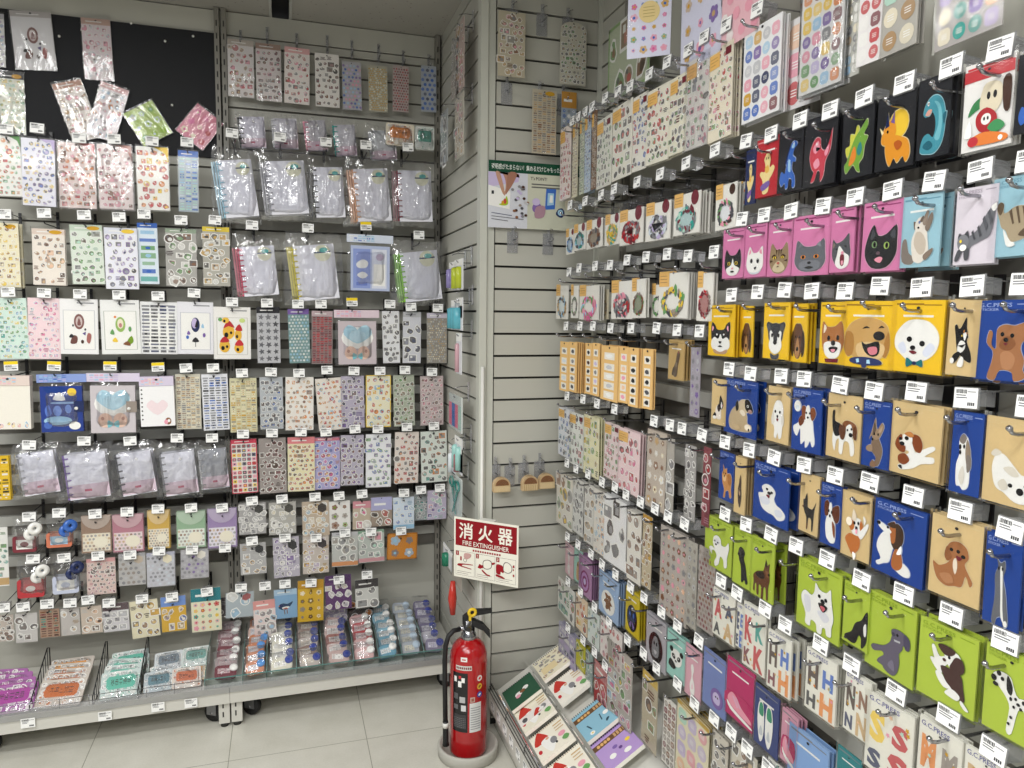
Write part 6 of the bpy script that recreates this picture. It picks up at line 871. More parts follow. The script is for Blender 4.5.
def tape_case(w, h, t, col, lab, disc, sd):
    m = MB(); rng = random.Random(sd); r = h*.28; o = []
    for cx, cz, a0 in ((w/2-r, h-r, 0), (-w/2+r, h-r, 90), (-w/2+r, r, 180), (w/2-r, r, 270)):
        for k in range(5): a = math.radians(a0+22.5*k); o.append((cx+r*math.cos(a), cz+r*math.sin(a)))
    m.prism(o, -t, 0, col)
    m.prism([(x*.97, h/2+(z-h/2)*.94) for x, z in o], -t-.002, -t+.001, col)
    rect(m, -w*.36, w*.2, h*.3, h*.72, -t-.0026, lab); sticks(m, rng, -w*.33, w*.18, h*.32, h*.7, -t-.003, 4, [col, 'w', 'g'], 's')
    c = m.build('tape_case', ['gloss_plastic']); d = MB(); d.lathe([(h*.3, 0), (h*.3, .004), (h*.12, .005)], 16, disc); d.move(Matrix.Translation((w*.36, -t-.002, h*.72)) @ Matrix.Rotation(PI/2, 4, 'X')); d.build('label_disc', ['paper'], c)
    f = MB(); a = w*.56; rect(f, -a, a, -.004, h*1.45, -t-.007, WHITE); f.poly([(-a, -t-.007, h*1.45), (a, -t-.007, h*1.45), (a, 0, h*1.6), (-a, 0, h*1.6)]); f.build('clear_bag', ['crinkle_film'], c)
    return c
CC = [('7a2c3c', 'd9b9bd', 'w', 'maroon'), ('d08458', 'dfe6ee', '5fa0dc', 'orange'), ('ddd9c4', 'w', '3a50a8', 'cream'), ('8a6e62', 'e4d9c8', '3346a0', 'brown'), ('a8584a', 'w', '2f4096', 'brick red'), ('b0303a', 'ead7d7', 'w', 'red'), ('6fa9bf', 'w', 'w', 'sky blue'), ('b4bcc6', 'e8e3cc', 'c9d9e6', 'silver'), ('6d6488', 'd9d5e6', '3040a0', 'purple')]
for i, (c, l, d, nm) in enumerate(CC):
    x0, x1 = DX[i], DX[i+1]; xc = (x0+x1)/2; w = min(.078, (x1-x0)*.78)
    for k in range(6):
        o = tape_case(w, .052, .016, mixc(lin(c), 'w', _rt.choice((0, 0, .1, .45))), lin(l) if len(l) > 1 else l, lin(d) if len(d) > 1 else d, 300+i*9+k); o.location = (xc+_rt.uniform(-.004, .004), 2.835+.056*k, .162+.011*k); o.rotation_euler = (-math.radians(_rt.uniform(42, 60)), _rt.uniform(-.14, .14), _rt.uniform(-.12, .12))
        tag(o, f'{nm} washi tape case, {nth(k)} from the front of its column on the corner deck', 'washi tape', 'tape cases on the corner deck')
# ---- deck of the other unit: wire dividers and piles
for i, (px, py) in enumerate(((-48, 726), (30, 715), (93, 705), (138, 697))[::-1]):
    x = on_y(px, py, 2.80).x; m = MB(); P = [(x, 2.80, .148), (x, 2.80, .18), (x, 3.02, .285), (x, 3.045, .275), (x, 3.045, .148)]; m.tube(P, .0022, 6); m.tube([P[0], P[4]], .002, 5)
    for k in range(1, 9): y = 2.80+.245*k/9; m.tube([(x, y, .148), (x, y, min(.285, .18+.105*(y-2.80)/.22))], .0014, 5)
    tag(m.build('wire_divider', ['black_wire']), f'black wire shelf divider on the deck, {nth(i)} from the upright', 'divider', 'wire dividers on the deck')
m = MB(); xa, xb = -1.5, DX[0]-.01
for z in (.152, .172, .192): m.tube([(xa, 2.79, z), (xb, 2.79, z)], .0013, 5)
for k in range(14): x = xa+(xb-xa)*k/13; m.tube([(x, 2.79, .149), (x, 2.79, .194)], .0013, 5)
tag(m.build('wire_fence', ['chrome']), 'low wire fence along the front of the deck under the pouches', 'fence')
for i, (px, py) in enumerate(((28, 723), (105, 716), (158, 707), (191, 703))[::-1]):
    p = on_y(px, py, 2.763); o = bpy.data.objects.new('price_card', PC[i % 4]); COL.objects.link(o); o.location = p; tag(o, f'white price card on the deck edge, {nth(i)} from the upright', 'price card', 'price cards on the deck edge')
def pile(items):
    for px, py, w, h, kw, desc, tilt in items:
        p = on_y(px, py, kw.pop('Y')); SEED[0] += 1; o = (FB if 'lab' in kw else S)(w, h, SEED[0], **kw); t = math.radians(tilt)
        o.rotation_euler = (-t, _rt.uniform(-.05, .05), _rt.uniform(-.12, .12)); zt = max(p.z+h*math.cos(t)/2, .1505+h*math.cos(t)); o.location = (p.x, p.y+h*math.sin(t)/2, zt); tag(o, desc, 'flake pack', 'loose packs on the deck')
for k, nm in enumerate(('front', 'second', 'third', 'rear')):
    pile([(12-3*k, 712-7*k, .15, .11, dict(lab='b03aa0', base='a86aa6', Y=2.86+.045*k), f'purple pouch lying on the deck, {nm} of its pile', 58)])
for k, nm in enumerate(('front', 'second', 'third', 'fourth', 'topmost')):
    pile([(63+2*k, 707-9*k, .15, .11, dict(lab='c9712e' if k < 3 else 'eea63a', base='cdc4ba', Y=2.865+.043*k), f'orange and brown pouch between wire dividers, {nm} of its pile', 62)])
for k, nm in enumerate(('front', 'second', 'third', 'rear')):
    pile([(120+3*k, 697-11*k, .13, .11, dict(lab='6cc2ae', base='c9d6d3', Y=2.865+.05*k), f'mint green pouch between wire dividers, {nm} of its pile', 58)])
for k, (px, py, c, hd, nm) in enumerate(((158, 692, 'c3ccd0', '6a8f9a', 'grey-teal'), (186, 690, 'd9cfc6', 'd07a52', 'orange-edged'), (164, 676, 'c9d3d3', '4f8f8a', 'teal'), (192, 672, 'd8c8b0', 'd9a452', 'sand coloured'), (168, 662, 'cfd5d8', '7d8a94', 'silver grey'), (196, 657, 'c9d2cf', '79a8a0', 'pale mint'))):
    pile([(px, py, .1, .09, dict(lab=hd, base=c, Y=2.87+.05*(k//2)), f'{nm} small pouch lying beside the acrylic trays', 64)])
# ------------------------------------------------------------------ things on the side return (it faces -x)
def put_side(items):
    for x0, y0, x1, y1, B, kw, desc, cat in items:
        X = XSIDE-.05; xc, yc = (x0+x1)/2, (y0+y1)/2; a, b = on_x(x0, yc, X), on_x(x1, yc, X); top, bot = on_x(xc, y0, X), on_x(xc, y1, X); SEED[0] += 1
        w = min(a.y-b.y, .2); o = B(w, top.z-bot.z, SEED[0], **kw); o.location = (X, max(min((a.y+b.y)/2, YB-.03-w/2), YF+.04+w/2), top.z); o.rotation_euler = (0, 0, RZR); tag(o, desc, cat)
        hook((X-.012, o.location.y, top.z-.012), RZR, XSIDE-.002-X+.012, 'plate', f'short chrome hook carrying the {desc.split(" on ")[0]}', card_=False)
def PEN(w, h, sd, col='v', n=2, name='blister_pack'):
    m = MB(); m.box(-w/2, w/2, -.003, 0, -h, 0, 'dfe0e4'); rect(m, -w/2, w/2, -h*.2, 0, -.0034, 'w'); o = m.build(name, ['paper'])
    for k in range(n): q = MB(); x = w*(-.25+.5*k/max(1, n-1)) if n > 1 else 0; q.tube([(x, -.009, -h*.95), (x, -.009, -h*.3), (x, -.009, -h*.25)], [w*.11, w*.11, w*.05], 8, col); q.build('marker', ['gloss_plastic'], o)
    return o
def SN(w, h, sd):
    m = MB(); m.box(-w/2, w/2, -.006, 0, -h, 0, 'e0e6e4')
    for k, c in enumerate(('f28aa6', '4f8fd6', 'f07a9e', 'bfe0d8')): rect(m, -w/2+w*k/4, -w/2+w*(k+1)/4, -h*.92, -h*.25, -.0064, c)
    o = m.build('sticky_note_pack', ['paper']); sleeve(o, w, h, .006); return o
def SCI(w, h, sd, col='3aa79c'):
    o = empty('craft_scissors'); m = MB(); m.box(-w/2, w/2, -.003, 0, -h, 0, 'd9e2e0'); m.build('backing_card', ['paper'], o)
    for s in (-1, 1): q = MB(); q.tube([(s*w*.22+w*.16*math.cos(a), -.008, -h*.22+h*.12*math.sin(a)) for a in (i*2*PI/12 for i in range(12))], .004, 6, col, 0, True); q.build('handle', ['gloss_plastic'], o); q = MB(); q.prism([(s*w*.2, -h*.34), (s*w*.2+w*.1, -h*.36), (-s*w*.1, -h*.95), (-s*w*.14, -h*.93)], -.010, -.007, col); q.build('blade', ['gloss_plastic'], o)
    sleeve(o, w, h, .012); return o
def BOX(w, h, sd, col='c8382c', name='utility_knife'):
    o = empty(name); m = MB(); m.box(-w*.5, w*.5, -.003, 0, -h*.45, 0, 'a9a49a'); m.build('backing_card', ['paper'], o); m = MB(); m.tube([(0, -.016, -h*.38), (0, -.018, -h*.7), (0, -.016, -h)], [.009, .017, .010], 10, col); m.build('grip', ['gloss_plastic'], o); return o
put_side([(465, 8, 474, 80, S, dict(base='cbb8b0', pal='ptg', n=3), 'pinkish sticker sheet on the side return near the post', 'stickers'), (452, 38, 459, 98, S, dict(base='b8b4ac', pal='gsH', n=3), 'grey sticker sheet on the side return near the ceiling', 'stickers'), (457, 94, 466, 156, S, dict(base='cfcabd', pal='tgp', n=3), 'cream sticker sheet on the side return, lower of three', 'stickers'), (441, 112, 448, 164, S, dict(base='bfc3c4', pal='sgq', n=2), 'clear sheet on the side return beside the shelving', 'stickers'),
 (450, 262, 457, 289, PEN, dict(col='8f84b8', n=2), 'purple marker pack on the side return', 'markers'), (463, 257, 472, 289, PEN, dict(col='b3bf2f', n=2), 'yellow-green marker pack on the side return', 'markers'), (452, 300, 463, 330, PEN, dict(col='5fb0c0', n=3), 'teal marker pack on the side return', 'markers'), (466, 297, 473, 318, PEN, dict(col='9aa0a4', n=1), 'clear grey marker pack on the side return', 'markers'), (457, 333, 462, 374, PEN, dict(col='c9a0a8', n=1), 'narrow white pen pack on the side return', 'markers'),
 (447, 396, 470, 431, SN, dict(), 'pink and blue sticky note pack on the side return', 'sticky notes'), (450, 446, 456, 473, PEN, dict(col='dfe6ea', n=1), 'white tube pack on the side return', 'tubes'), (457, 448, 464, 474, PEN, dict(col='a0686c', n=1), 'reddish tube pack on the side return', 'tubes'), (466, 445, 474, 480, PEN, dict(col='9ecfc8', n=2), 'mint and pink tube pack on the side return', 'tubes'), (452, 480, 472, 522, SCI, dict(), 'teal craft scissors pack on the side return', 'scissors'), (444, 548, 453, 566, PEN, dict(col='1f7a5c', n=1), 'dark green packet on the side return', 'packet'), (456, 566, 466, 621, BOX, dict(), 'red utility knife on the side return above the fire extinguisher', 'knife')])
# ------------------------------------------------------------------ things on the front slat wall
def put_front(items, Y=YF-.045):
    for x0, y0, x1, y1, B, kw, desc, cat in items:
        xc, yc = (x0+x1)/2, (y0+y1)/2; a, b = on_y(x0, yc, Y), on_y(x1, yc, Y); top, bot = on_y(xc, y0, Y), on_y(xc, y1, Y); SEED[0] += 1
        o = B(b.x-a.x, top.z-bot.z, SEED[0], **kw); o.location = ((a.x+b.x)/2, Y, top.z); tag(o, desc, cat)
put_front([(498, 12, 525, 77, S, dict(base='d0c7b0', pal='tpgb', n=4, style='b'), 'cream sheet with round faint stickers high on the front slat wall', 'stickers'), (560, 22, 586, 85, S, dict(base='d2cebf', pal='GgtKh', n=6, arch=True), 'arched sheet with dark icons high on the front slat wall', 'stickers'), (532, 90, 556, 154, S, dict(base='cdc4b0', pal='btgH', n=5, style='s', gold='Y'), 'beige label sheet above the poster on the front slat wall', 'stickers'), (561, 92, 576, 150, S, dict(base='aab4c0', pal='wugs', n=3, style='f', hd='c99440', hh=.28), 'pale blue pack with an orange header under the arched sheet', 'stickers')])
for i, (px, py, nm) in enumerate(((517, 10, 'over the cream sheet'), (547, 14, 'empty, between the two high sheets'), (573, 18, 'over the arched sheet'), (511, 84, 'empty, below the cream sheet'), (544, 92, 'over the beige label sheet'), (568, 96, 'under the arched sheet'), (517, 236, 'below the hands on the poster'), (553, 238, 'below the blue card on the poster'), (499, 473, 'over the outermost wooden stamp'), (514, 474, 'empty, between wooden stamps'), (528, 471, 'over the striped wooden stamp'), (544, 469, 'over the wooden stamp nearest the white stacks'))):
    p = on_y(px, py, YF-.055); hk = hook((p.x, YF-.06, p.z-.01), 0, .056, 'plate', f'short chrome hook with a clear plate, {nm}', card_=False)
    pm = MB() if hk else None
    if hk: pm.box(-.02, .02, .057, .0585, -.045, .03); pm.build('hook_plate', ['clear_rail'], hk)
def stamp(px0, py0, px1, py1, striped, desc):
    Y = YF-.04; a, b = on_y(px0, py1, Y), on_y(px1, py0, Y); w, h = b.x-a.x, b.z-a.z; o = empty('wooden_stamp', ((a.x+b.x)/2, Y, a.z)); m = MB()
    ar = [(w/2*math.cos(PI*k/12), h*.45+h*.5*math.sin(PI*k/12)) for k in range(13)]; inn = [(w*.40*math.cos(PI*k/12), h*.45+h*.4*math.sin(PI*k/12)) for k in range(13)]
    m.prism(ar+[(-w/2, 0), (w/2, 0)], -.012, .012, WHITE); m.build('body', ['bamboo'], o); m = MB(); m.prism(inn, -.0135, -.0122, WHITE); m.build('stamp_face', ['wood_dark'], o)
    m = MB(); m.box(-w*.48, w*.48, -.0145, -.0122, h*.04, h*.42, 'e6cfa4'); [m.box(-w*.42+w*.12*k, -w*.39+w*.12*k, -.0152, -.0145, h*.06, h*.4, 'b8965c') for k in range(8 if striped else 0)]; m.build('label_strip', ['paper'], o)
    m = MB(); rect(m, -w*.56, w*.56, -h*.05, h*1.5, -.017, WHITE); m.build('clear_bag', ['film'], o); tag(o, desc, 'stamp', 'wooden stamps on the front slat wall')
stamp(493, 476, 509.5, 492, False, 'half-round wooden stamp nearest the corner post'); stamp(521.5, 474, 537.5, 490.5, True, 'half-round wooden stamp with a striped front, middle of three'); stamp(538, 472, 554, 488.5, False, 'half-round wooden stamp beside the white stacks')
# poster
Y = YF-.022; a, b = on_y(488.5, 159.5, Y), on_y(488.5, 227, Y); px0, pz0, ph = a.x, b.z, a.z-b.z; pw = .36
m = MB(); m.box(px0, px0+pw, Y, Y+.002, pz0, pz0+ph, 'e4e4e6'); y = Y-.0004
rect(m, px0, px0+pw, pz0+ph*.83, pz0+ph, y, '0f4a33'); text(m, '透明感がたまらない！集めるだけじゃもったいない', px0+pw*.03, px0+pw*.84, pz0+ph*.87, pz0+ph*.955, y-.0004, 'e9efe9')
rect(m, px0, px0+pw*.40, pz0+ph*.0, pz0+ph*.83, y-.0001, 'd9dbe3'); rect(m, px0+pw*.40, px0+pw, pz0, pz0+ph*.83, y-.0001, 'cfd0bc')
def pp(d, k=0): art(m, d, px0, pz0, pw*.40, ph*.83, y-.0004-.001*k)
pp('i s0,99,80,99,76,84,0,72;w s0,40,54,34,56,66,0,76;#b98873 p16,99,34,99,44,80,40,58,46,66,56,90,74,99,78,92,70,99;#c79a82 p18,99,28,99,38,76,42,60,36,62,26,80;#a87763 p50,99,72,99,62,80,48,64,44,60,46,72;K s8,60,14,60,14,66,8,66;l p26,42,40,46,46,58,50,44,40,40;#c8503c e42,48,4,5;Y e36,45,3,4;n s8,26,60,22,60,23,8,27;G s8,20,90,16,90,17,8,21;G s8,15,50,12,50,13,8,16')
rp = random.Random(3)
for k in range(26): x, z = px0+pw*rp.uniform(.24, .40), pz0+ph*rp.uniform(.15, .66); m.poly([(x+p, y-.003-.00003*k, z+q) for p, q in ell(0, 0, .006, .005, 0, 7)], 'GHigBbs'[k % 7])
text(m, "T's POINT!", px0+pw*.43, px0+pw*.60, pz0+ph*.74, pz0+ph*.79, y-.0006, 'K')
for k in range(2): rect(m, px0+pw*.44, px0+pw*.86, pz0+ph*(.67-.045*k), pz0+ph*(.69-.045*k), y-.0006, '6a6a66')
art(m, 'u s28,38,46,40,48,78,30,78;a s32,46,44,48,44,70,33,70;w s36,52,42,52,42,66,37,66;v e14,40,9,10;i e12,52,7,7;#b08a9a p10,22,26,24,28,44,12,42;n p48,30,52,40,60,42,64,32,58,24;a e56,34,5,6;c e76,50,12,14;#b9a48a e76,50,6,8', px0+pw*.42, pz0, pw*.58, ph*.80, y-.0006)
o = m.build('poster', ['paper']); tag(o, 'poster with a green Japanese header and a photo of hands, on the front slat wall', 'poster')
# ------------------------------------------------------------------ fire extinguisher sign and extinguisher
p = on_y(485.5, 551.5, 2.435); SW, SH = .258, .222
sg = empty('safety_sign', p, math.radians(-43.3)); tag(sg, 'red and white fire extinguisher sign angled across the corner post', 'sign')
m = MB(); m.box(-SW/2, SW/2, 0, .002, -SH/2, SH/2, 'f1eee0'); y = -.0004
rect(m, -SW*.475, SW*.475, SH*.03, SH*.465, y, '8f0c1a')
for k, ch in enumerate('消火器'): text(m, ch, SW*(-.42+.305*k), SW*(-.42+.305*k+.225), SH*.155, SH*.42, y-.0004, 'f4efe2', bold=.018)
text(m, 'FIRE EXTINGUISHER', -SW*.36, SW*.36, SH*.05, SH*.125, y-.0004, 'f4efe2', bold=.008)
for k in range(12): rect(m, SW*(-.2+.037*k), SW*(-.2+.037*k+.026), -SH*.035, -SH*.005, y, '9c0f1e')
for k in range(3):
    x0 = SW*(-.47+.318*k); x1 = x0+SW*.30; zz0, zz1 = -SH*.46, -SH*.06
    for r_ in ((x0, x1, zz0, zz0+.0008), (x0, x1, zz1-.0008, zz1), (x0, x0+.0008, zz0, zz1), (x1-.0008, x1, zz0, zz1)): rect(m, *r_, y, '6a5a58')
    rect(m, x0+.001, x0+SW*.05, zz1-SH*.075, zz1-.001, y-.0002, '9c0f1e'); text(m, '123'[k], x0+SW*.014, x0+SW*.036, zz1-SH*.06, zz1-SH*.015, y-.0005, 'f4efe2', keep=True)
    R_ = '#9c0f1e '
    pic = (R_+'p10,34,22,40,86,44,88,40,40,36,30,26,10,28;'+R_+'s26,30,84,22,84,18,26,24;'+R_+'s24,56,32,56,32,76,24,76;#6a5a58 e50,60,9,10;#f1eee0 e50,60,7,8;#c9a09a p46,70,60,66,80,80,80,96,50,96,44,84',
           R_+'s10,34,26,30,36,48,20,54;'+R_+'p24,40,40,54,96,74,96,64,60,50,32,34;#6a5a58 p38,46,40,72,62,82,82,76,84,50,70,36,48,34;#f1eee0 p41,48,43,70,62,79,79,73,81,51,69,39,50,37;'+R_+'p36,28,60,10,74,8,74,2,56,4,34,20',
           R_+'p2,66,30,66,40,52,38,30,24,34,22,20,2,24;'+R_+'p2,18,26,14,44,6,40,2,2,8;#6a5a58 p36,50,40,80,60,86,80,70,80,44,62,32,42,36;#f1eee0 p39,51,43,77,60,83,77,69,77,46,62,35,44,39;'+R_+'s84,64,94,66,92,78,86,76;'+R_+'s86,50,91,50,91,58,86,58;'+R_+'s86,20,94,22,92,32,86,32')[k]
    art(m, pic, x0, -SH*.40, x1-x0, SH*.33, y-.0003)
    for j in range(2): rect(m, x0+SW*.02, x0+SW*(.2+.05*j), zz0+SH*(.03+.03*j), zz0+SH*(.036+.03*j), y, '8a7a76')
m.build('sign_panel', ['paper'], sg)
m = MB(); m.box(-.03, .03, .002, .03, SH*.44, SH*.5); m.box(-.012, .012, .002, .035, -.02, .02); m.build('sign_bracket', ['white_plastic'], sg)
ex, ey = .601, 2.378
m = MB(); m.lathe([(.098, 0), (.106, .004), (.107, .036), (.104, .042), (.097, .042), (.094, .014), (.02, .012)], 44, WHITE, 0, (0, 0, 0)); st = m.build('extinguisher_stand', ['grey_stone']); st.location = (ex, ey, 0); tag(st, 'round grey floor stand under the red fire extinguisher', 'stand')
EX = empty('fire_extinguisher', (ex, ey, .0145)); tag(EX, 'red fire extinguisher standing on a round stand before the corner post', 'fire extinguisher')
R = .0655
m = MB(); m.lathe([(.055, 0), (.064, .003), (.0655, .012), (R, .335), (.0635, .362), (.055, .386), (.040, .402), (.026, .408), (.024, .414)], 40); cyl = m.build('cylinder', ['red_paint'], EX)
PHI = math.atan2(-ey, -ex)
def patch(name, d0, d1, z0, z1, col, par=cyl, extra=None, r=R+.0006):
    m = MB(); n = max(2, int((d1-d0)/5))
    for k in range(n):
        a, b = PHI+math.radians(d0+(d1-d0)*k/n), PHI+math.radians(d0+(d1-d0)*(k+1)/n); m.poly([(r*math.cos(t), r*math.sin(t), z) for t, z in ((a, z0), (b, z0), (b, z1), (a, z1))], col)
    def q(du0, du1, dz0, dz1, c, rr): 
        a0, a1 = PHI+math.radians(d0+(d1-d0)*du0), PHI+math.radians(d0+(d1-d0)*du1); k = max(1, int(abs(a1-a0)/.09))
        for i in range(k): s, e = a0+(a1-a0)*i/k, a0+(a1-a0)*(i+1)/k; m.poly([(rr*math.cos(t), rr*math.sin(t), z0+(z1-z0)*z) for t, z in ((s, dz0), (e, dz0), (e, dz1), (s, dz1))], c)
    for e in extra or (): q(*e, r+.0005)
    return m.build(name, ['gloss_plastic'], par)
patch('instruction_label', -52, -2, .10, .312, '1a1a1c', extra=[(.1, .9, .06, .3, '3a3a3c'), (.12, .3, .84, .93, 'w'), (.4, .62, .76, .86, 'w'), (.62, .82, .84, .92, 'w'), (.44, .6, .9, .95, 'r'), (.1, .4, .55, .65, '5a5a5c'), (.5, .85, .5, .6, 'b9b9b9'), (.6, .9, .36, .46, 'd6d6d6'), (.1, .4, .38, .46, '6a6a6c')]+[(.12, .88, .08+.03*k, .09+.03*k, '6f6f72') for k in range(6)])
patch('inspection_label', 4, 41, .10, .205, 'dcdcda', extra=[(.08, .92, .1+.08*k, .125+.08*k, '8a8a90') for k in range(10)]); patch('type_strip', -40, 10, .322, .338, 'd6d6d0', extra=[(.05+.12*k, .13+.12*k, .25, .75, '7a2a2a') for k in range(8)]); patch('price_sticker', -24, -4, .352, .368, 'eeeeea', extra=[(.2, .8, .35, .6, 'r')], r=.0648)
patch('small_seal', 6, 20, .208, .226, 'c9b0a4', extra=[(.2, .8, .2, .8, '9a5a4a')])
for z, c, c2 in ((.29, 'ece6e2', 'r'), (.261, 'e0b23a', '7a5a1a'), (.232, '3450a8', 'w')):
    m = MB(); a = PHI+math.radians(35); n = Vector((math.cos(a), math.sin(a), 0)); t = Vector((-math.sin(a), math.cos(a), 0)); c0 = n*(R+.001)+Vector((0, 0, z))
    m.poly([c0+t*p+Vector((0, 0, q)) for p, q in ell(0, 0, .010, .0105, 0, 16)], c); m.poly([c0+n*.0006+t*p+Vector((0, 0, q)) for p, q in ell(0, 0, .006, .004, 40, 8)], c2); m.build('pictogram', ['gloss_plastic'], cyl)
m = MB(); m.lathe([(.024, .405), (.026, .41), (.026, .425), (.021, .43), (.021, .455), (.017, .40), (.017, .475)], 24); m.tube([(0, 0, .445), (-.036, 0, .447)], .008, 10); m.build('valve', ['chrome'], EX)
def lever(name, pts, w):
    m = MB(); 
    for (a, b) in zip(pts, pts[1:]):
        pass
    v = []; 
    for (x, z, t) in pts: v += [(x, -w, z-t), (x, w, z-t), (x, w, z+t), (x, -w, z+t)]
    fs = []
    for i in range(len(pts)-1):
        for k in range(4): fs.append((i*4+k, i*4+(k+1) % 4, i*4+4+(k+1) % 4, i*4+4+k))
    fs += [(0, 3, 2, 1), tuple(range(len(v)-4, len(v)))]; m.faces(v, fs); o = m.build(name, ['rubber'], EX); o.rotation_euler = (0, 0, math.radians(-12)); return o
lever('carry_handle', [(-.016, .464, .013), (.02, .464, .012), (.05, .449, .011), (.074, .420, .011)], .012); lever('squeeze_lever', [(-.022, .474, .012), (-.004, .488, .012), (.024, .501, .009), (.08, .506, .005)], .011)
m = MB(); m.tube([(.012+-.004+.012*math.cos(a), -.016, .506+.012*math.sin(a)) for a in (i*2*PI/14 for i in range(14))], .0055, 8, 'e8c42e', 0, True); m.box(-.004, .004, -.019, -.013, .478, .498, 'e8c42e'); m.build('safety_pin', ['gloss_plastic'], EX)
m = MB(); m.tube([(-.034, 0, .447), (-.058, -.002, .447), (-.078, -.004, .432), (-.089, -.006, .40), (-.092, -.006, .35), (-.091, -.006, .24), (-.089, -.006, .13)], .0085, 10); h_ = m.build('hose', ['rubber'], EX); h_.rotation_euler = (0, 0, math.radians(10))
m = MB(); m.tube([(-.089, -.006, .132), (-.088, -.006, .118), (-.0875, -.006, .06), (-.087, -.006, .042)], [.0095, .010, .010, .012], 10); m.build('nozzle', ['rubber'], h_); m = MB(); m.tube([(-.0885, -.006, .125), (-.0882, -.006, .108)], .0108, 10); m.build('nozzle_band', ['white_plastic'], h_)
# ------------------------------------------------------------------ sloping display at the foot of the long wall
RA = math.radians(32); RX, RZ_ = .735, .150; U = Vector((math.cos(RA), 0, math.sin(RA))); NRM = Vector((-math.sin(RA), 0, math.cos(RA)))
m = MB(); ya, yb = .6, 2.49; x1 = 1.09; z1 = RZ_+(x1-RX)*math.tan(RA)
for y0, y1 in ((ya, yb),):
    m.faces([(RX, y0, RZ_), (x1, y0, z1), (x1, y0, .02), (RX, y0, .02), (RX, y1, RZ_), (x1, y1, z1), (x1, y1, .02), (RX, y1, .02)], [(0, 1, 2, 3), (7, 6, 5, 4), (0, 4, 5, 1), (2, 6, 7, 3), (0, 3, 7, 4), (1, 5, 6, 2)])
dr = m.build('display_ramp', ['deck_paint']); tag(dr, 'sloping white display shelf of spiral notebooks at the foot of the long wall', 'display shelf')
m = MB(); m.box(RX-.028, RX-.001, ya, yb, .095, .158); m.build('price_rail', ['deck_paint'], dr)
m = MB()
for k in range(3): m.tube([(RX-.030+.005*k, ya, .164+.009*k), (RX-.030+.005*k, yb, .164+.009*k)], .0016, 6)
for k in range(9): y = yb-.01-k*.2; m.tube([(RX-.026, y, .156), (RX-.026, y, .175), (RX-.018, y, .19)], .0014, 5)
m.build('wire_stop', ['dark_metal'], dr)
def rp_(u, y, n=0): return Vector((RX, 0, RZ_))+U*u+NRM*n+Vector((0, y, 0))
m = MB()
for u, hgt in ((.006, .05), (.148, .05)): m.faces([rp_(u, ya, 0), rp_(u, yb, 0), rp_(u, yb, hgt), rp_(u, ya, hgt), rp_(u+.003, ya, 0), rp_(u+.003, yb, 0), rp_(u+.003, yb, hgt), rp_(u+.003, ya, hgt)], [(0, 1, 2, 3), (7, 6, 5, 4), (2, 6, 7, 3)])
m.build('acrylic_stop', ['acrylic'], dr)
for k in range(8):
    c = bpy.data.objects.new('price_card', PC[k % 4]); COL.objects.link(c); c.location = (RX-.0295, 2.43-.075*k, .126); c.rotation_euler = (0, 0, RZR); tag(c, f'white price card on the edge of the sloping display, {nth(k)} from the front slat wall', 'price card', 'price cards of the sloping display')
GN = '#c8382e p4,58,22,96,34,86,46,60,30,54;w p22,58,46,62,56,34,38,8,26,30;#8a8a8e e52,40,9,12;#e0b090 e40,58,5,4;K e56,26,3,4;r e10,30,5,7;t s66,80,92,80,92,84,66,84;t s66,70,88,70,88,73,66,73;t s66,60,90,60,90,63,66,63;p e76,40,10,8;h p70,22,82,30,90,20,80,12'
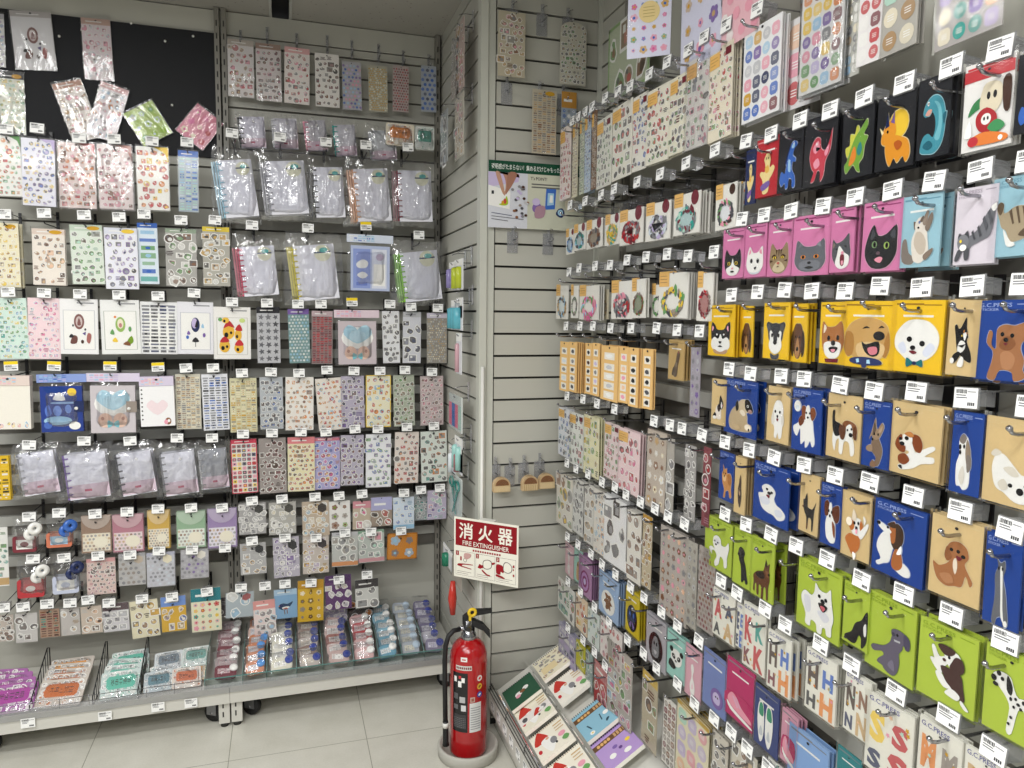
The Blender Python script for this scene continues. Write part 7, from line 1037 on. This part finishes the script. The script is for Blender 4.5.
def book(u, y, w, h, lift, cover, kind, desc, pitch=5, strip=None):
    o = empty('spiral_notebook'); m = MB(); t = .012; m.box(-w/2, w/2, -t, 0, -h, -.004, 'f0ece0'); yy = -t-.0006; m.box(-w/2, w/2, -t-.0004, -t, -h, -.002, cover)
    rg = random.Random(len(desc))
    if kind == 'gnome': art(m, GN, -w*.5, -h*1.0, w*1.05, h*.98, yy); [rect(m, w*(-.44), w*.46, -h*.05-.0012, -h*.05, yy, 't') for _ in (0,)]
    elif kind == 'cream': sticks(m, rg, -w*.46, w*.46, -h*.95, -h*.06, yy, 4, 'KGtBb', 'b', False); rect(m, -w*.4, w*.1, -h*.8, -h*.5, yy-.0006, 'e9d6a8')
    elif kind == 'green': art(m, 'w e40,44,12,9;p e36,36,8,7;w e66,52,10,8;b e54,46,9,7;#2d5f45 e80,70,14,10', -w/2, -h, w, h, yy)
    else:
        rect(m, -w/2, w/2, -h*.30, -h*.14, yy, '6a4a2e'); [m.poly([(-w*.35+w*.1*k+p, yy-.0003, -h*.22+q) for p, q in ell(0, 0, w*.045, h*.05, 0, 10)], 'e0b070') for k in range(4)]; [rect(m, w*(.1+.09*k), w*(.16+.09*k), -h*.28, -h*.16, yy-.0003, 'c9a070') for k in range(4)]
        art(m, ('#2f4a5a s20,60,24,60,30,36,26,36;#2f4a5a s60,40,63,40,66,70,63,70;#2f4a5a p70,20,80,30,74,34,68,26;w e24,18,7,8;w e80,60,8,9;y e24,18,3,3' if kind == 'blue' else 'w e30,40,9,10;w e66,24,10,9;y e80,60,7,7;v e46,66,7,7;#6a4a8a e56,50,5,6'), -w/2, -h, w, h*.72, yy)
    m.build('cover', ['paper'], o); c = MB(); n = 16
    for k in range(n): x = -w*.46+w*.92*k/(n-1); c.tube([(x, -t/2-.008*math.cos(a), -.002+.008*math.sin(a)) for a in (i*2*PI/8 for i in range(8))], .0015, 4, WHITE, 0, True)
    c.build('spiral', ['dark_metal'], o)
    if strip: s = MB(); s.box(-w*.5, w*.5, -t-.003, -t-.0012, -h*.72, -h*.44, 'efe9e4'); art(s, '#c8382e p44,10,60,90,72,30,60,10;#8a8a8e e80,50,8,30;#5a5a5e e18,40,8,30;w p60,20,72,60,80,30', -w/2, -h*.72, w, h*.28, -t-.0034); s.build('paper_band', ['paper'], o)
    P_ = rp_(u, y, lift); pt = math.radians(pitch); Zl = Vector((0, math.cos(pt), 0))+NRM*(-math.sin(pt)); Yl = -(NRM*math.cos(pt)+Vector((0, math.sin(pt), 0))); o.matrix_world = Matrix(((U.x, Yl.x, Zl.x, P_.x), (U.y, Yl.y, Zl.y, P_.y), (U.z, Yl.z, Zl.z, P_.z), (0, 0, 0, 1))); tag(o, desc, 'notebook', 'spiral notebooks on the sloping display')
B_ = (('green', '2d5a42', .079, 2.415, None, 'dark green spiral notebook nearest the corner post on the sloping display'), ('gnome', 'f0ebd8', .079, 2.27, 1, 'cream gnome notebook with a paper band, second on the lower tier'), ('gnome', 'f2ecdc', .079, 2.115, None, 'cream gnome notebook without band, third on the lower tier'), ('gnome', 'f2ecdc', .079, 1.95, None, 'cream gnome notebook at the photo edge, fourth on the lower tier'),
      ('cream', 'eee6cc', .225, 2.44, None, 'cream patterned notebook at the back of the upper tier'), ('gnome', 'f4efe4', .225, 2.27, None, 'white gnome notebook on the upper tier beside the wall packs'), ('blue', '8fbfd4', .225, 2.06, None, 'light blue spiral notebook with a brown band on the upper tier'), ('purple', 'b79ad2', .225, 1.905, None, 'purple spiral notebook with a brown band on the upper tier'))
for k, (kd, cv, u, y, s, ds) in enumerate(B_): book(u, y, .124, .165, .014+.004*(k % 2), cv, kd, ds, 9, s)
# ------------------------------------------------------------------ light and camera
def area(name, loc, size, power, rot=(0, 0, 0), col=(1, 1, .985)):
    l = bpy.data.lights.new(name, 'AREA'); l.shape = 'RECTANGLE'; l.size, l.size_y = size; l.energy = power; l.color = col
    o = bpy.data.objects.new(name, l); COL.objects.link(o); o.location = loc; o.rotation_euler = rot; return o
for x, y, p in ((-1.5, .9, 40), (-.35, -.1, 40), (-1.6, -.7, 40), (-.4, -1.6, 36), (-.5, 1.25, 11), (-1.0, 2.25, 7)): area('ceiling_lamp', (x, y, ZC-.03), (1.2, .12), p)
w = bpy.data.worlds.new('store_ambience'); SC.world = w; w.use_nodes = True; bg = w.node_tree.nodes['Background']; bg.inputs[0].default_value = (.97, .985, 1, 1); bg.inputs[1].default_value = .27
cd = bpy.data.cameras.new('camera'); cam = bpy.data.objects.new('camera', cd); COL.objects.link(cam); cd.sensor_width = 36; cd.lens = 36*F_PX/1024; cd.clip_start = .02
rx = Vector((_vx.x, _vy.x, _vz.x)); dn = Vector((_vx.y, _vy.y, _vz.y)); fw = Vector((_vx.z, _vy.z, _vz.z))
cam.matrix_world = Matrix(((rx.x, -dn.x, -fw.x, CAM.x), (rx.y, -dn.y, -fw.y, CAM.y), (rx.z, -dn.z, -fw.z, CAM.z), (0, 0, 0, 1)))
SC.camera = cam
vs = SC.view_settings; vs.view_transform = 'Standard'; vs.look = 'None'; vs.gamma = 1; vs.use_curve_mapping = False; vs.exposure = -.05
SC.cycles.transparent_max_bounces = 24; SC.cycles.max_bounces = 6; SC.cycles.use_denoising = True
